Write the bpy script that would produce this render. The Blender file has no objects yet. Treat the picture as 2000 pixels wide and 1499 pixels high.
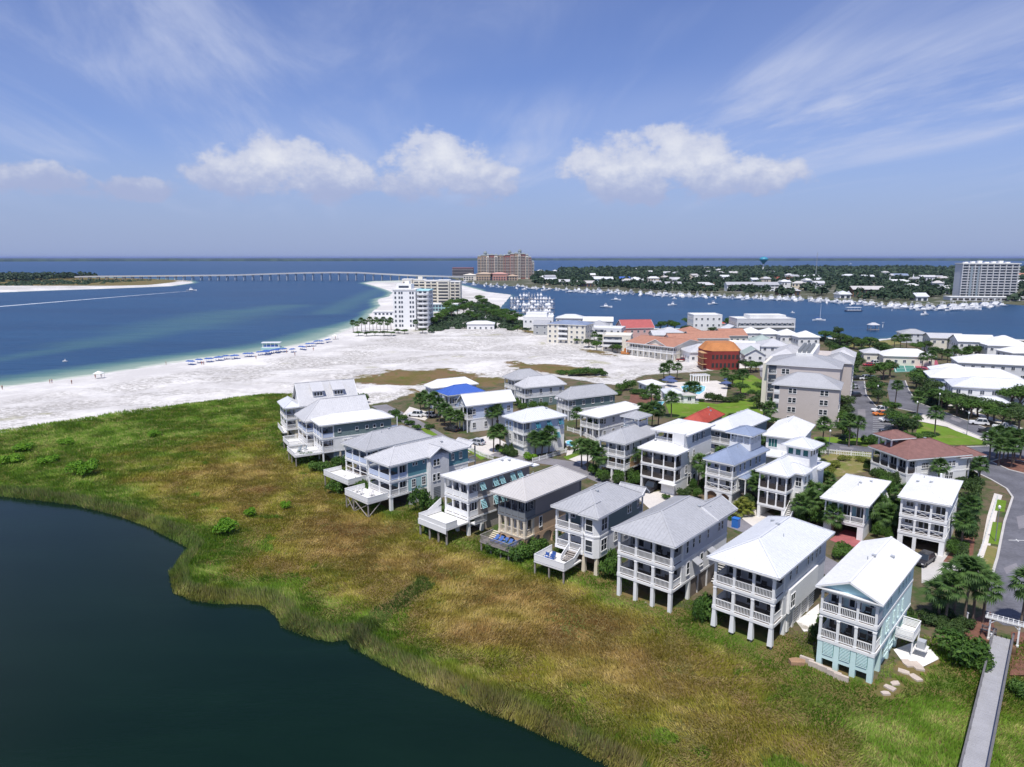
import bpy, math, random
import numpy as np
from mathutils import Vector, noise as mnoise
random.seed(7); RNG = np.random.default_rng(11)
S = bpy.context.scene
COL = S.collection
R = math.radians
# ------------------------------------------------------------------ camera
CAM_H = 45.0
PITCH = 10.07
cam = bpy.data.objects.new('camera', bpy.data.cameras.new('camera'))
COL.objects.link(cam)
cam.location = (0, 0, CAM_H); cam.rotation_euler = (R(90 - PITCH), 0, 0)
cam.data.sensor_width = 36; cam.data.lens = 24.98
cam.data.clip_start = 1; cam.data.clip_end = 90000
S.camera = cam
# ------------------------------------------------------------------ exposure / render
S.view_settings.view_transform = 'Standard'; S.view_settings.look = 'None'
S.view_settings.exposure = -0.14; S.view_settings.gamma = 1.0
S.view_settings.use_curve_mapping = False
S.render.engine = 'CYCLES'
S.cycles.use_denoising = True
S.cycles.max_bounces = 6; S.cycles.diffuse_bounces = 3; S.cycles.glossy_bounces = 3
S.cycles.transmission_bounces = 4; S.cycles.volume_bounces = 0; S.cycles.transparent_max_bounces = 8
S.cycles.sample_clamp_indirect = 4.0
# ------------------------------------------------------------------ sun
SUN_EL = 64.0; SX, SY = -0.30, -0.954          # horizontal direction towards the sun (behind and left of the camera)
sun = bpy.data.objects.new('sun', bpy.data.lights.new('sun', 'SUN')); COL.objects.link(sun)
sun.data.energy = 5.0; sun.data.angle = R(0.53); sun.data.color = (1.0, 0.955, 0.89)
_d = Vector((SX * math.cos(R(SUN_EL)), SY * math.cos(R(SUN_EL)), math.sin(R(SUN_EL))))
sun.rotation_euler = _d.to_track_quat('Z', 'Y').to_euler()
# ------------------------------------------------------------------ world: Nishita sky, thin high cloud, low cumulus all round
W = bpy.data.worlds.new('World'); S.world = W; W.use_nodes = True
nt = W.node_tree; nt.nodes.clear()
def N(t, typ, **kw):
    n = t.nodes.new(typ)
    for k, v in kw.items(): setattr(n, k, v)
    return n
def L(t, a, b): t.links.new(a, b)
def M(t, op, a, b=None, c=None, clamp=False):
    n = N(t, 'ShaderNodeMath', operation=op); n.use_clamp = clamp
    for i, x in enumerate((a, b, c)):
        if x is None: continue
        if isinstance(x, (int, float)): n.inputs[i].default_value = x
        else: L(t, x, n.inputs[i])
    return n.outputs[0]
def MIX(t, f, a, b, typ='MIX'):
    n = N(t, 'ShaderNodeMix', data_type='RGBA', blend_type=typ)
    for s, x in ((n.inputs['Factor'], f), (n.inputs[6], a), (n.inputs[7], b)):
        if isinstance(x, (int, float)): s.default_value = x
        elif isinstance(x, tuple): s.default_value = (*x, 1)
        else: L(t, x, s)
    return n.outputs[2]
def NOISE(t, vec, scale, detail=4, rough=.55, dist=0.0):
    n = N(t, 'ShaderNodeTexNoise'); n.inputs['Scale'].default_value = scale
    n.inputs['Detail'].default_value = detail; n.inputs['Roughness'].default_value = rough
    n.inputs['Distortion'].default_value = dist
    if vec is not None: L(t, vec, n.inputs['Vector'])
    return n.outputs[0]
def STEP(t, x, lo, hi, a=0.0, b=1.0):
    n = N(t, 'ShaderNodeMapRange', interpolation_type='SMOOTHSTEP')
    for i, v in enumerate((lo, hi, a, b)): n.inputs[i + 1].default_value = v
    if isinstance(x, (int, float)): n.inputs[0].default_value = x
    else: L(t, x, n.inputs[0])
    return n.outputs[0]
def COMB(t, x, y, z):
    n = N(t, 'ShaderNodeCombineXYZ')
    for i, v in enumerate((x, y, z)):
        if isinstance(v, (int, float)): n.inputs[i].default_value = v
        else: L(t, v, n.inputs[i])
    return n.outputs[0]
def build_world():
    t = nt
    sky = N(t, 'ShaderNodeTexSky', sky_type='NISHITA'); sky.sun_disc = False
    sky.sun_elevation = R(SUN_EL); sky.sun_rotation = math.atan2(SX, SY)
    sky.altitude = 40; sky.air_density = 1.0; sky.dust_density = 0.6; sky.ozone_density = 3.0
    base = MIX(t, 1.0, sky.outputs[0], (.80, .86, 1.26), 'MULTIPLY')
    tc = N(t, 'ShaderNodeTexCoord'); sp = N(t, 'ShaderNodeSeparateXYZ'); L(t, tc.outputs['Generated'], sp.inputs[0])
    x, y, z = sp.outputs
    el = M(t, 'ARCSINE', z); az = M(t, 'ARCTAN2', x, y)
    # thin cirrus on a high flat layer
    h = M(t, 'ADD', M(t, 'MAXIMUM', z, 0.0), 0.10)
    qx = M(t, 'DIVIDE', x, h); qy = M(t, 'DIVIDE', y, h)
    c1 = NOISE(t, COMB(t, M(t, 'MULTIPLY_ADD', qy, .22, qx), M(t, 'MULTIPLY', qy, .26), 1.7), 1.25, 7, .62, .9)
    c2 = NOISE(t, COMB(t, M(t, 'MULTIPLY', qx, .5), M(t, 'MULTIPLY', qy, .35), 5.2), .85, 3, .5, .3)
    cir = M(t, 'MULTIPLY', STEP(t, c1, .40, .72), STEP(t, c2, .36, .62))
    veil = STEP(t, c2, .30, .72)
    cirm = M(t, 'MULTIPLY', M(t, 'ADD', M(t, 'MULTIPLY', cir, .80), M(t, 'MULTIPLY', veil, .27)), STEP(t, z, .02, .16))
    # cumulus: soft heaps in a low ring round the whole horizon
    dirv = COMB(t, M(t, 'MULTIPLY', az, 1.0), M(t, 'MULTIPLY', el, 1.35), 0.0)
    n1 = NOISE(t, dirv, 13.0, 7, .58, .15)
    n2 = NOISE(t, COMB(t, az, M(t, 'MULTIPLY', el, 1.35), 3.1), 30.0, 7, .62)
    heaps = [(-.345,.110,.080,.036),(-.29,.117,.075,.040),(-.245,.105,.06,.034),(-.115,.118,.062,.048),(-.06,.108,.075,.040),(-.095,.134,.03,.03),
             (.165,.112,0.11,.046),(.205,.138,.055,.040),(.25,.118,.08,.042),(.32,.104,.07,.032),(.145,.105,.06,.034),
             (-.60,.088,.08,.020),(-.47,.080,.05,.016),(.70,.170,.07,.030),(.74,.15,.06,.03)]
    env = None
    for (a0, e0, ra, re) in heaps:
        da = M(t, 'DIVIDE', M(t, 'SUBTRACT', az, a0), ra)
        de = M(t, 'DIVIDE', M(t, 'SUBTRACT', el, e0), re)
        v = M(t, 'SUBTRACT', 1.0, M(t, 'MULTIPLY_ADD', da, da, M(t, 'MULTIPLY', de, de)))
        env = v if env is None else M(t, 'SMOOTH_MAX', env, v, .35)
    # the same kind of heaps goes on round the rest of the horizon
    ring = NOISE(t, COMB(t, x, y, 2.0), 3.6, 2, .5); de = M(t, 'DIVIDE', M(t, 'SUBTRACT', el, .112), .042)
    v = M(t, 'SUBTRACT', M(t, 'MULTIPLY_ADD', M(t, 'SUBTRACT', ring, .46), 7.0, .3), M(t, 'MULTIPLY', de, de))
    env = M(t, 'SMOOTH_MAX', env, M(t, 'SUBTRACT', v, STEP(t, y, .62, .80, 0.0, 4.0)), .35)
    env = M(t, 'MAXIMUM', env, -1.5)
    dens = M(t, 'ADD', M(t, 'MULTIPLY', env, .30), M(t, 'MULTIPLY_ADD', n1, 1.10, M(t, 'MULTIPLY', n2, .66)))
    cum = STEP(t, dens, .84, 1.06)
    core = STEP(t, dens, .92, 1.42)
    shade = STEP(t, M(t, 'ADD', el, M(t, 'MULTIPLY', M(t, 'SUBTRACT', n2, .5), .06)), .078, .128)
    ccol = MIX(t, M(t, 'MULTIPLY', shade, M(t, 'MULTIPLY_ADD', core, .55, .45)), (.44, .50, .74), (.98, .98, 1.0))
    low = STEP(t, z, .0, .17)                                   # white moist air low over the water
    k = N(t, 'ShaderNodeMix', data_type='RGBA'); 
    bg = N(t, 'ShaderNodeBackground'); bg.inputs[1].default_value = 0.11
    sc = lambda c: tuple(v / 0.11 for v in c)
    c0 = MIX(t, M(t, 'MULTIPLY', M(t, 'SUBTRACT', 1.0, low), .85), base, sc((.36, .455, .72)))
    c1_ = MIX(t, cirm, c0, sc((.60, .67, .90)))
    up = N(t, 'ShaderNodeVectorMath', operation='SCALE'); L(t, ccol, up.inputs[0]); up.inputs[3].default_value = 1 / 0.11
    c2_ = MIX(t, M(t, 'MULTIPLY', cum, .80), c1_, up.outputs[0])
    L(t, c2_, bg.inputs[0])
    o = N(t, 'ShaderNodeOutputWorld'); L(t, bg.outputs[0], o.inputs[0])
    t.nodes.remove(k)
build_world()
W.cycles.sampling_method = 'MANUAL'; W.cycles.sample_map_resolution = 256

# ------------------------------------------------------------------ helpers
_P = R(PITCH)
def at(px, py, z=0.0):
    """survey: the point at height z that the photograph shows at pixel (px, py) of 2000 x 1499"""
    x = (px - 1000) / 1388.0; v = -(py - 749.5) / 1388.0
    dy = math.cos(_P) + v * math.sin(_P); dz = -math.sin(_P) + v * math.cos(_P)
    t = (z - CAM_H) / dz
    return Vector((x * t, dy * t, z))
def at_y(px, y, z):                       # the point at depth y and height z in the column of pixel px
    f = y * math.cos(_P) - (z - CAM_H) * math.sin(_P)
    return Vector(((px - 1000) / 1388.0 * f, y, z))
class MB:
    def __init__(s): s.v = []; s.f = []; s.m = []
    def add(s, v, f, mi=0):
        o = len(s.v); s.v.extend(v); s.f.extend([tuple(i + o for i in q) for q in f]); s.m.extend([mi] * len(f)); return s
    def box(s, x0, x1, y0, y1, z0, z1, mi=0):
        return s.add([(x0,y0,z0),(x1,y0,z0),(x1,y1,z0),(x0,y1,z0),(x0,y0,z1),(x1,y0,z1),(x1,y1,z1),(x0,y1,z1)],
                     [(3,2,1,0),(4,5,6,7),(0,1,5,4),(1,2,6,5),(2,3,7,6),(3,0,4,7)], mi)
    def taper(s, cx, cy, z0, z1, a0, a1, mi=0):
        return s.add([(cx-a0,cy-a0,z0),(cx+a0,cy-a0,z0),(cx+a0,cy+a0,z0),(cx-a0,cy+a0,z0),(cx-a1,cy-a1,z1),(cx+a1,cy-a1,z1),(cx+a1,cy+a1,z1),(cx-a1,cy+a1,z1)],
                     [(3,2,1,0),(4,5,6,7),(0,1,5,4),(1,2,6,5),(2,3,7,6),(3,0,4,7)], mi)
    def bar(s, p, q, w, h=None, mi=0):
        p = Vector(p); q = Vector(q); h = h or w
        d = (q - p).normalized(); u = Vector((0,0,1)) if abs(d.z) < .95 else Vector((0,1,0))
        a = d.cross(u).normalized(); b = a.cross(d).normalized()
        vs = []
        for c in (p, q):
            for i, j in ((-1,-1),(1,-1),(1,1),(-1,1)): vs.append(tuple(c + a * (i * w / 2) + b * (j * h / 2)))
        return s.add(vs, [(0,3,2,1),(4,5,6,7),(0,1,5,4),(1,2,6,5),(2,3,7,6),(3,0,4,7)], mi)
    def tube(s, pts, rads, n=8, mi=0, cap=True):
        vs = []; fs = []
        for k, (p, r) in enumerate(zip(pts, rads)):
            p = Vector(p); d = (Vector(pts[min(k+1, len(pts)-1)]) - Vector(pts[max(k-1, 0)])).normalized()
            u = Vector((1,0,0)) if abs(d.x) < .9 else Vector((0,1,0))
            a = d.cross(u).normalized(); b = d.cross(a)
            for i in range(n):
                an = 2 * math.pi * i / n; vs.append(tuple(p + a * (math.cos(an) * r) + b * (math.sin(an) * r)))
        for k in range(len(pts) - 1):
            for i in range(n):
                j = (i + 1) % n; fs.append((k*n+i, k*n+j, (k+1)*n+j, (k+1)*n+i))
        if cap: fs.append(tuple(range(n-1, -1, -1))); fs.append(tuple((len(pts)-1)*n + i for i in range(n)))
        return s.add(vs, fs, mi)
    def prism(s, pts, z0, z1, mi=0):
        n = len(pts); ar = sum(pts[i][0]*pts[(i+1)%n][1]-pts[(i+1)%n][0]*pts[i][1] for i in range(n))
        if ar < 0: pts = pts[::-1]
        return s.add([(p[0],p[1],z0) for p in pts] + [(p[0],p[1],z1) for p in pts],
                     [tuple(range(n-1,-1,-1)), tuple(range(n,2*n))] + [(i,(i+1)%n,n+(i+1)%n,n+i) for i in range(n)], mi)
    def lathe(s, prof, n=16, c=(0,0), mi=0):
        vs = []; fs = []
        for r, z in prof:
            for i in range(n): a = 2*math.pi*i/n; vs.append((c[0]+r*math.cos(a), c[1]+r*math.sin(a), z))
        for k in range(len(prof)-1):
            for i in range(n): j=(i+1)%n; fs.append((k*n+i,k*n+j,(k+1)*n+j,(k+1)*n+i))
        fs.append(tuple(range(n-1,-1,-1))); fs.append(tuple((len(prof)-1)*n+i for i in range(n)))
        return s.add(vs, fs, mi)
    def mesh(s, name, mats, smooth=False):
        me = bpy.data.meshes.new(name); me.from_pydata([tuple(p) for p in s.v], [], s.f)
        for m in (mats if isinstance(mats, (list, tuple)) else [mats]): me.materials.append(MAT(m))
        if any(s.m): me.polygons.foreach_set('material_index', s.m)
        if smooth: me.polygons.foreach_set('use_smooth', [True] * len(s.f))
        me.update(); return me
    def build(s, name, mats, parent=None, smooth=False): return link(name, s.mesh(name, mats, smooth), parent)
def link(name, me, parent=None):
    o = bpy.data.objects.new(name, me); COL.objects.link(o)
    if parent is not None: o.parent = parent
    return o
def tag(o, label=None, cat=None, group=None, kind=None):
    if label: o['label'] = label
    if cat: o['category'] = cat
    if group: o['group'] = group
    if kind: o['kind'] = kind
    return o
def empty(name, loc=(0,0,0), rz=0.0, label=None, cat=None, group=None):
    o = bpy.data.objects.new(name, None); COL.objects.link(o); o.location = loc; o.rotation_euler = (0,0,rz)
    o.empty_display_size = .3
    return tag(o, label, cat, group)
def copy_tree(o, parent=None):
    c = o.copy(); COL.objects.link(c); c.parent = parent
    for ch in o.children: copy_tree(ch, c)
    return c
def np_mesh(name, verts, faces, mats, cols=None, smooth=False, mi=None):
    """verts (n,3), faces (m,k) numpy; cols per-vertex rgb"""
    verts = np.asarray(verts, np.float32); faces = np.asarray(faces, np.int32)
    me = bpy.data.meshes.new(name); k = faces.shape[1]
    me.vertices.add(len(verts)); me.vertices.foreach_set('co', verts.ravel())
    me.loops.add(faces.size); me.loops.foreach_set('vertex_index', faces.ravel())
    me.polygons.add(len(faces)); me.polygons.foreach_set('loop_start', np.arange(0, faces.size, k, dtype=np.int32))
    try: me.polygons.foreach_set('loop_total', np.full(len(faces), k, np.int32))
    except Exception: pass
    for m in (mats if isinstance(mats, (list, tuple)) else [mats]): me.materials.append(MAT(m))
    if mi is not None: me.polygons.foreach_set('material_index', np.asarray(mi, np.int32))
    if smooth: me.polygons.foreach_set('use_smooth', np.ones(len(faces), bool))
    if cols is not None:
        a = me.color_attributes.new('tone', 'FLOAT_COLOR', 'POINT')
        c = np.ones((len(verts), 4), np.float32); c[:, :cols.shape[1]] = cols
        a.data.foreach_set('color', c.ravel())
    me.update(calc_edges=True); me.validate(); return me

# ------------------------------------------------------------------ materials
_M = {}
def MAT(n):
    if not isinstance(n, str): return n
    return _M[n]
def mat(name, rgb, rough=.6, var=.06, vscale=1.5, bump=None, metal=0.0, spec=.5, tint=None, streak=0.0):
    """plain surface: base colour with large soft wear and fine grain, optional relief.
    bump: ('noise', scale, dist) or ('lap', spacing, dist) for horizontal boards"""
    m = bpy.data.materials.new(name); _M[name] = m; m.use_nodes = True; t = m.node_tree; b = t.nodes['Principled BSDF']
    b.inputs['Roughness'].default_value = rough; b.inputs['Metallic'].default_value = metal
    b.inputs['Specular IOR Level'].default_value = spec
    g = N(t, 'ShaderNodeNewGeometry'); pos = g.outputs['Position']
    if var > 0:
        n1 = NOISE(t, pos, vscale * .22, 4, .6); n2 = NOISE(t, pos, vscale * 2.4, 4, .6)
        f = M(t, 'ADD', M(t, 'MULTIPLY', n1, .6), M(t, 'MULTIPLY', n2, .4))
        if streak:
            sp = N(t, 'ShaderNodeSeparateXYZ'); L(t, pos, sp.inputs[0])
            n3 = NOISE(t, COMB(t, sp.outputs[0], sp.outputs[1], M(t, 'MULTIPLY', sp.outputs[2], .12)), 3.0, 3)
            f = M(t, 'ADD', M(t, 'MULTIPLY', f, 1 - streak), M(t, 'MULTIPLY', n3, streak))
        f = STEP(t, f, .3, .7)
        lo = tuple(c * (1 - var) for c in rgb); hi = tuple(min(1, c * (1 + var)) for c in rgb)
        if tint: lo = tuple(tint)
        L(t, MIX(t, f, lo, hi), b.inputs['Base Color'])
    else: b.inputs['Base Color'].default_value = (*rgb, 1)
    if bump:
        bp = N(t, 'ShaderNodeBump'); bp.inputs['Distance'].default_value = bump[2]; bp.inputs['Strength'].default_value = .8
        if bump[0] == 'noise': hgt = NOISE(t, pos, bump[1], 5, .6)
        else:
            sp = N(t, 'ShaderNodeSeparateXYZ'); L(t, pos, sp.inputs[0])
            hgt = M(t, 'SUBTRACT', 1.0, M(t, 'FRACT', M(t, 'DIVIDE', sp.outputs[2], bump[1])))
        L(t, hgt, bp.inputs['Height']); L(t, bp.outputs[0], b.inputs['Normal'])
    return m
LAP = ('lap', .19, .02)
mat('white_paint', (.80,.80,.79), .5, .04)
mat('white_siding', (.78,.78,.77), .55, .05, bump=LAP)
mat('white_metal_roof', (.74,.74,.735), .38, .07, 1.2, streak=.5)
mat('cool_white_roof', (.64,.655,.68), .38, .07, 1.2, streak=.5)
mat('grey_metal_roof', (.40,.405,.42), .40, .11, 1.4, streak=.5)
mat('pale_grey_roof', (.53,.53,.54), .40, .11, 1.4, streak=.5)
mat('warm_grey_roof', (.52,.50,.48), .42, .06, .8)
mat('slate_blue_roof', (.24,.29,.40), .45, .12, 1.2, bump=('noise', 6, .02))
mat('blue_roof', (.055,.13,.46), .45, .06)
mat('red_tile_roof', (.42,.075,.05), .65, .18, 3, bump=('noise', 5, .05))
mat('brown_shingle', (.21,.105,.09), .8, .2, 5, bump=('noise', 7, .03))
mat('rose_roof', (.40,.10,.095), .7, .12, 3)
mat('terracotta', (.40,.195,.13), .75, .15, 3, bump=('noise', 4, .05))
mat('green_grey_roof', (.36,.43,.40), .5, .08)
mat('flat_white_roof', (.72,.72,.70), .7, .10, .6)
mat('mint', (.63,.80,.78), .55, .04, bump=LAP)
mat('mint_wall', (.58,.76,.74), .55, .05)
mat('mint_deep', (.36,.58,.62), .55, .05)
mat('teal_louver', (.04,.36,.34), .5, .06)
mat('taupe_siding', (.31,.28,.265), .6, .06, bump=LAP)
mat('beige_stucco', (.57,.40,.26), .8, .08, 2)
mat('cream_stucco', (.66,.58,.45), .8, .06, 2)
mat('pale_cream', (.72,.68,.58), .75, .06, 2)
mat('greige', (.52,.465,.43), .75, .05, 2, bump=LAP)
mat('sage_siding', (.16,.22,.22), .6, .06, bump=LAP)
mat('slate_siding', (.24,.29,.33), .6, .05, bump=LAP)
mat('light_grey_siding', (.62,.63,.65), .55, .05, bump=LAP)
mat('pale_blue_siding', (.50,.57,.72), .55, .05, bump=LAP)
mat('teal_siding', (0.11,.27,.32), .55, .06, bump=LAP)
mat('light_teal', (.33,.52,.53), .55, .05, bump=LAP)
mat('orange_siding', (.58,.36,.19), .6, .06, bump=LAP)
mat('grey_siding', (.36,.37,.37), .6, .05, bump=LAP)
mat('pink_stucco', (.66,.42,.38), .75, .06)
mat('aqua_shutter', (.42,.72,.76), .5, .05)
mat('blue_shutter', (.07,.40,.52), .5, .05)
mat('dark_interior', (.035,.034,.034), .7, .2)  # near-black: shade inside garages and openings is put into the colour
mat('porch_floor', (.20,.17,.15), .6, .12)
mat('dark_furniture', (.06,.05,.045), .6, .3, 4)
mat('white_deck', (.70,.69,.67), .6, .06, 4)
mat('grey_wood', (.30,.27,.25), .8, .2, 5)
mat('grey_trim', (.19,.205,.22), .5, .05)
mat('asphalt', (.125,.125,.142), .9, .34, .9, bump=('noise', 12, .01))
mat('old_asphalt', (.21,.20,.215), .9, .16, 1.0)
mat('concrete', (.50,.48,.45), .85, .10, 1.2)
mat('pale_concrete', (.62,.58,.53), .85, .10, 1.2)
mat('brick_paving', (.36,.11,0.11), .85, .18, 5)
mat('mulch', (.17,.075,.05), .95, .35, 5, bump=('noise', 9, .05))
mat('line_paint', (.72,.72,.70), .7, .08, 5)
mat('court_green', (.06,.22,.17), .85, .08)
mat('court_red', (.36,.075,0.11), .85, .08)
mat('court_screen', (.02,.12,.11), .8, .1)
mat('pool_water', (.16,.60,.72), .08, .12, 2)
mat('rust', (.19,0.11,.06), .7, .3, 6)
mat('stone', (.52,.44,.38), .85, .14, 3, bump=('noise', 5, .03))
mat('board', (.34,.34,.36), .8, .10, 3)
mat('dark_rail', (.14,.135,.14), .8, .2, 5)
mat('trunk', (.155,.12,.095), .95, .3, 6, bump=('noise', 8, .04))
mat('orange_sheathing', (.44,.175,.055), .8, .16, 1.5)
mat('red_sheathing', (.26,.04,.032), .8, .18, 1.5)
mat('raw_timber', (.50,.30,.14), .8, .2, 3)
mat('tyre', (.02,.02,.02), .8, 0)
mat('car_white', (.78,.79,.80), .25, 0); mat('car_orange', (.72,.20,.02), .25, 0); mat('car_maroon', (.20,.02,.03), .25, 0)
mat('car_dark', (.03,.03,.035), .22, 0); mat('car_red', (.45,.04,.06), .25, 0); mat('car_silver', (.45,.47,.50), .28, 0)
mat('canvas_blue', (.05,.12,.36), .75, .1); mat('navy_canvas', (.07,.10,.22), .75, .1)
mat('boat_white', (.80,.80,.79), .3, .04); mat('boat_trim', (.05,.07,.12), .4, 0)
mat('steel', (.40,.42,.44), .4, .1)
mat('bin_blue', (.03,.16,.52), .5, .05)
mat('skin', (.45,.27,.19), .6, 0); mat('swim_dark', (.06,.07,.12), .7, 0); mat('swim_red', (.4,.06,.06), .7, 0)
mat('tower_blue', (.045,.26,.38), .4, .05)
mat('resort_tan', (.46,.34,.24), .8, .08, .2); mat('resort_red', (.32,.13,.11), .8, .08, .2); mat('resort_cream', (.70,.64,.55), .8, .06, .2)
mat('resort_roof', (.22,.255,.255), .5, .1, .2); mat('resort_pink', (.52,.27,.22), .8, .08, .2)
mat('bridge_concrete', (.50,.50,.50), .85, .06, .3)
def glass(name, rgb, rough=.08):
    m = mat(name, rgb, rough, 0, spec=.7); return m
glass('glass', (.028,.036,.045)); glass('glass_teal', (.03,.13,.13)); glass('far_glass', (.05,.065,.09), .2)
def screen_mat():
    m = bpy.data.materials.new('insect_screen'); _M['insect_screen'] = m; m.use_nodes = True; t = m.node_tree
    t.nodes.remove(t.nodes['Principled BSDF']); d = N(t, 'ShaderNodeBsdfDiffuse'); d.inputs[0].default_value = (.03,.03,.03,1)
    tr = N(t, 'ShaderNodeBsdfTransparent'); mx = N(t, 'ShaderNodeMixShader'); mx.inputs[0].default_value = .32
    L(t, tr.outputs[0], mx.inputs[1]); L(t, d.outputs[0], mx.inputs[2]); L(t, mx.outputs[0], t.nodes['Material Output'].inputs[0])
screen_mat()
def leaf_mat(name, c0, c1, trans=.3, rough=.6, attr=False):
    m = bpy.data.materials.new(name); _M[name] = m; m.use_nodes = True; t = m.node_tree; b = t.nodes['Principled BSDF']
    b.inputs['Roughness'].default_value = rough; b.inputs['Specular IOR Level'].default_value = .3
    g = N(t, 'ShaderNodeNewGeometry'); oi = N(t, 'ShaderNodeObjectInfo')
    if attr:
        a = N(t, 'ShaderNodeVertexColor'); a.layer_name = 'tone'; c = a.outputs[0]
    else:
        f = M(t, 'ADD', M(t, 'MULTIPLY', NOISE(t, g.outputs['Position'], 1.1, 4), .6), M(t, 'MULTIPLY_ADD', g.outputs['Random Per Island'], .45, M(t, 'MULTIPLY', oi.outputs['Random'], .25)))
        c = MIX(t, STEP(t, f, .25, .95), c0, c1)
    L(t, c, b.inputs['Base Color'])
    tl = N(t, 'ShaderNodeBsdfTranslucent'); L(t, c, tl.inputs[0])
    mx = N(t, 'ShaderNodeMixShader'); mx.inputs[0].default_value = trans
    L(t, b.outputs[0], mx.inputs[1]); L(t, tl.outputs[0], mx.inputs[2]); L(t, mx.outputs[0], t.nodes['Material Output'].inputs[0])
leaf_mat('marsh_blade', None, None, .35, .75, attr=True)
leaf_mat('palm_leaf', (.028,.078,.018), (.110,.195,.048))
leaf_mat('bush_leaf', (.024,.070,.012), (.095,.185,.028))
leaf_mat('bright_leaf', (.075,.20,.010), (.20,.38,.02))
leaf_mat('oak_leaf', (.020,.048,.014), (.080,.135,.034))
leaf_mat('yellow_leaf', (.10,.14,.02), (.26,.28,.05))
leaf_mat('lawn_blade', (.06,.16,.012), (.16,.28,.03))
leaf_mat('pine_far', (.020,.045,.022), (.060,.100,.045), .15)
def zone_mat(name, cols, scale, rough=.95, bump=.06, dist=.4, bscale=4.0, speck=None):
    """ground: two or three colours in natural patches plus fine grain"""
    m = bpy.data.materials.new(name); _M[name] = m; m.use_nodes = True; t = m.node_tree; b = t.nodes['Principled BSDF']
    b.inputs['Roughness'].default_value = rough; b.inputs['Specular IOR Level'].default_value = .2
    g = N(t, 'ShaderNodeNewGeometry'); p = g.outputs['Position']
    n1 = NOISE(t, p, scale, 6, .62, dist); n2 = NOISE(t, p, scale * 9, 4, .6)
    f = M(t, 'ADD', M(t, 'MULTIPLY', n1, .72), M(t, 'MULTIPLY', n2, .28))
    c = MIX(t, STEP(t, f, .38, .56), cols[0], cols[1])
    if len(cols) > 2: c = MIX(t, STEP(t, NOISE(t, p, scale * 2.3, 5, .65, dist), .52, .66), c, cols[2])
    if speck:
        s = NOISE(t, p, speck[1], 5, .7, .3); w = NOISE(t, p, speck[1] * .13, 4, .6, .5)
        c = MIX(t, M(t, 'MULTIPLY', STEP(t, s, speck[2], speck[2] + .10), STEP(t, w, .42, .62)), c, speck[0])
    L(t, c, b.inputs['Base Color'])
    bp = N(t, 'ShaderNodeBump'); bp.inputs['Distance'].default_value = bump; L(t, NOISE(t, p, bscale, 5, .65), bp.inputs['Height'])
    L(t, bp.outputs[0], b.inputs['Normal']); return m
zone_mat('beach_sand', [(.80,.78,.76), (.69,.665,.655)], .05, bump=.25, bscale=.8, speck=((.33,.30,.25), .55, .55))
zone_mat('marsh_soil', [(.050,.052,.018), (.105,.078,.034), (.045,.075,.014)], .06)
zone_mat('town_soil', [(0.11,.080,.040), (.16,.11,.075), (.045,0.11,.022)], .10)
zone_mat('lawn', [(0.11,.175,.016), (.13,.225,.022), (.19,.21,.05)], .12)
zone_mat('dry_lawn', [(.12,.17,.03), (.22,.19,.07), (.32,.26,.17)], .15)
zone_mat('swale', [(.10,.095,.028), (.17,.105,.055), (0.11,.10,.025)], .07)
zone_mat('far_soil', [(.05,.07,.035), (.14,.13,.09), (.25,.23,.2)], .01)
# ------------------------------------------------------------------ terrain
SEA = -1.0; POND_Z = -0.9
def W2(pts, z=0.0): return [tuple(at(x, y, z)[:2]) for x, y in pts]
def sdist(X, Y, poly):
    """signed distance to polygon, positive inside"""
    P = np.array(poly); Q = np.roll(P, -1, 0); d2 = np.full(X.shape, 1e18); ins = np.zeros(X.shape, bool)
    for (ax, ay), (bx, by) in zip(P, Q):
        ex, ey = bx - ax, by - ay; l2 = ex*ex + ey*ey + 1e-9
        t = np.clip(((X-ax)*ex + (Y-ay)*ey) / l2, 0, 1)
        d2 = np.minimum(d2, (X-ax-t*ex)**2 + (Y-ay-t*ey)**2)
        c = (ay > Y) != (by > Y)
        ins ^= c & (X < (bx-ax) * (Y-ay) / (by-ay + 1e-12) + ax)
    return np.where(ins, 1, -1) * np.sqrt(d2)
def vnoise(x, y, seed=0):
    xi = np.floor(x).astype(np.int64); yi = np.floor(y).astype(np.int64); fx = x - xi; fy = y - yi
    fx = fx*fx*(3-2*fx); fy = fy*fy*(3-2*fy)
    def h(a, b):
        n = (a * 374761393 + b * 668265263 + seed * 974711) & 0x7fffffff
        n = ((n ^ (n >> 13)) * 1274126177) & 0x7fffffff
        return ((n ^ (n >> 16)) & 0xffff) / 65535.0
    return (h(xi,yi)*(1-fx)+h(xi+1,yi)*fx)*(1-fy) + (h(xi,yi+1)*(1-fx)+h(xi+1,yi+1)*fx)*fy
def fbm(x, y, seed=0, o=4):
    s = 0; a = .5; k = 1.0; t = 0
    for i in range(o): s = s + a * vnoise(x*k, y*k, seed+i); t += a; a *= .55; k *= 2.03
    return s / t
def smooth(x, a, b):
    t = np.clip((x - a) / (b - a), 0, 1); return t*t*(3-2*t)

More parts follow.
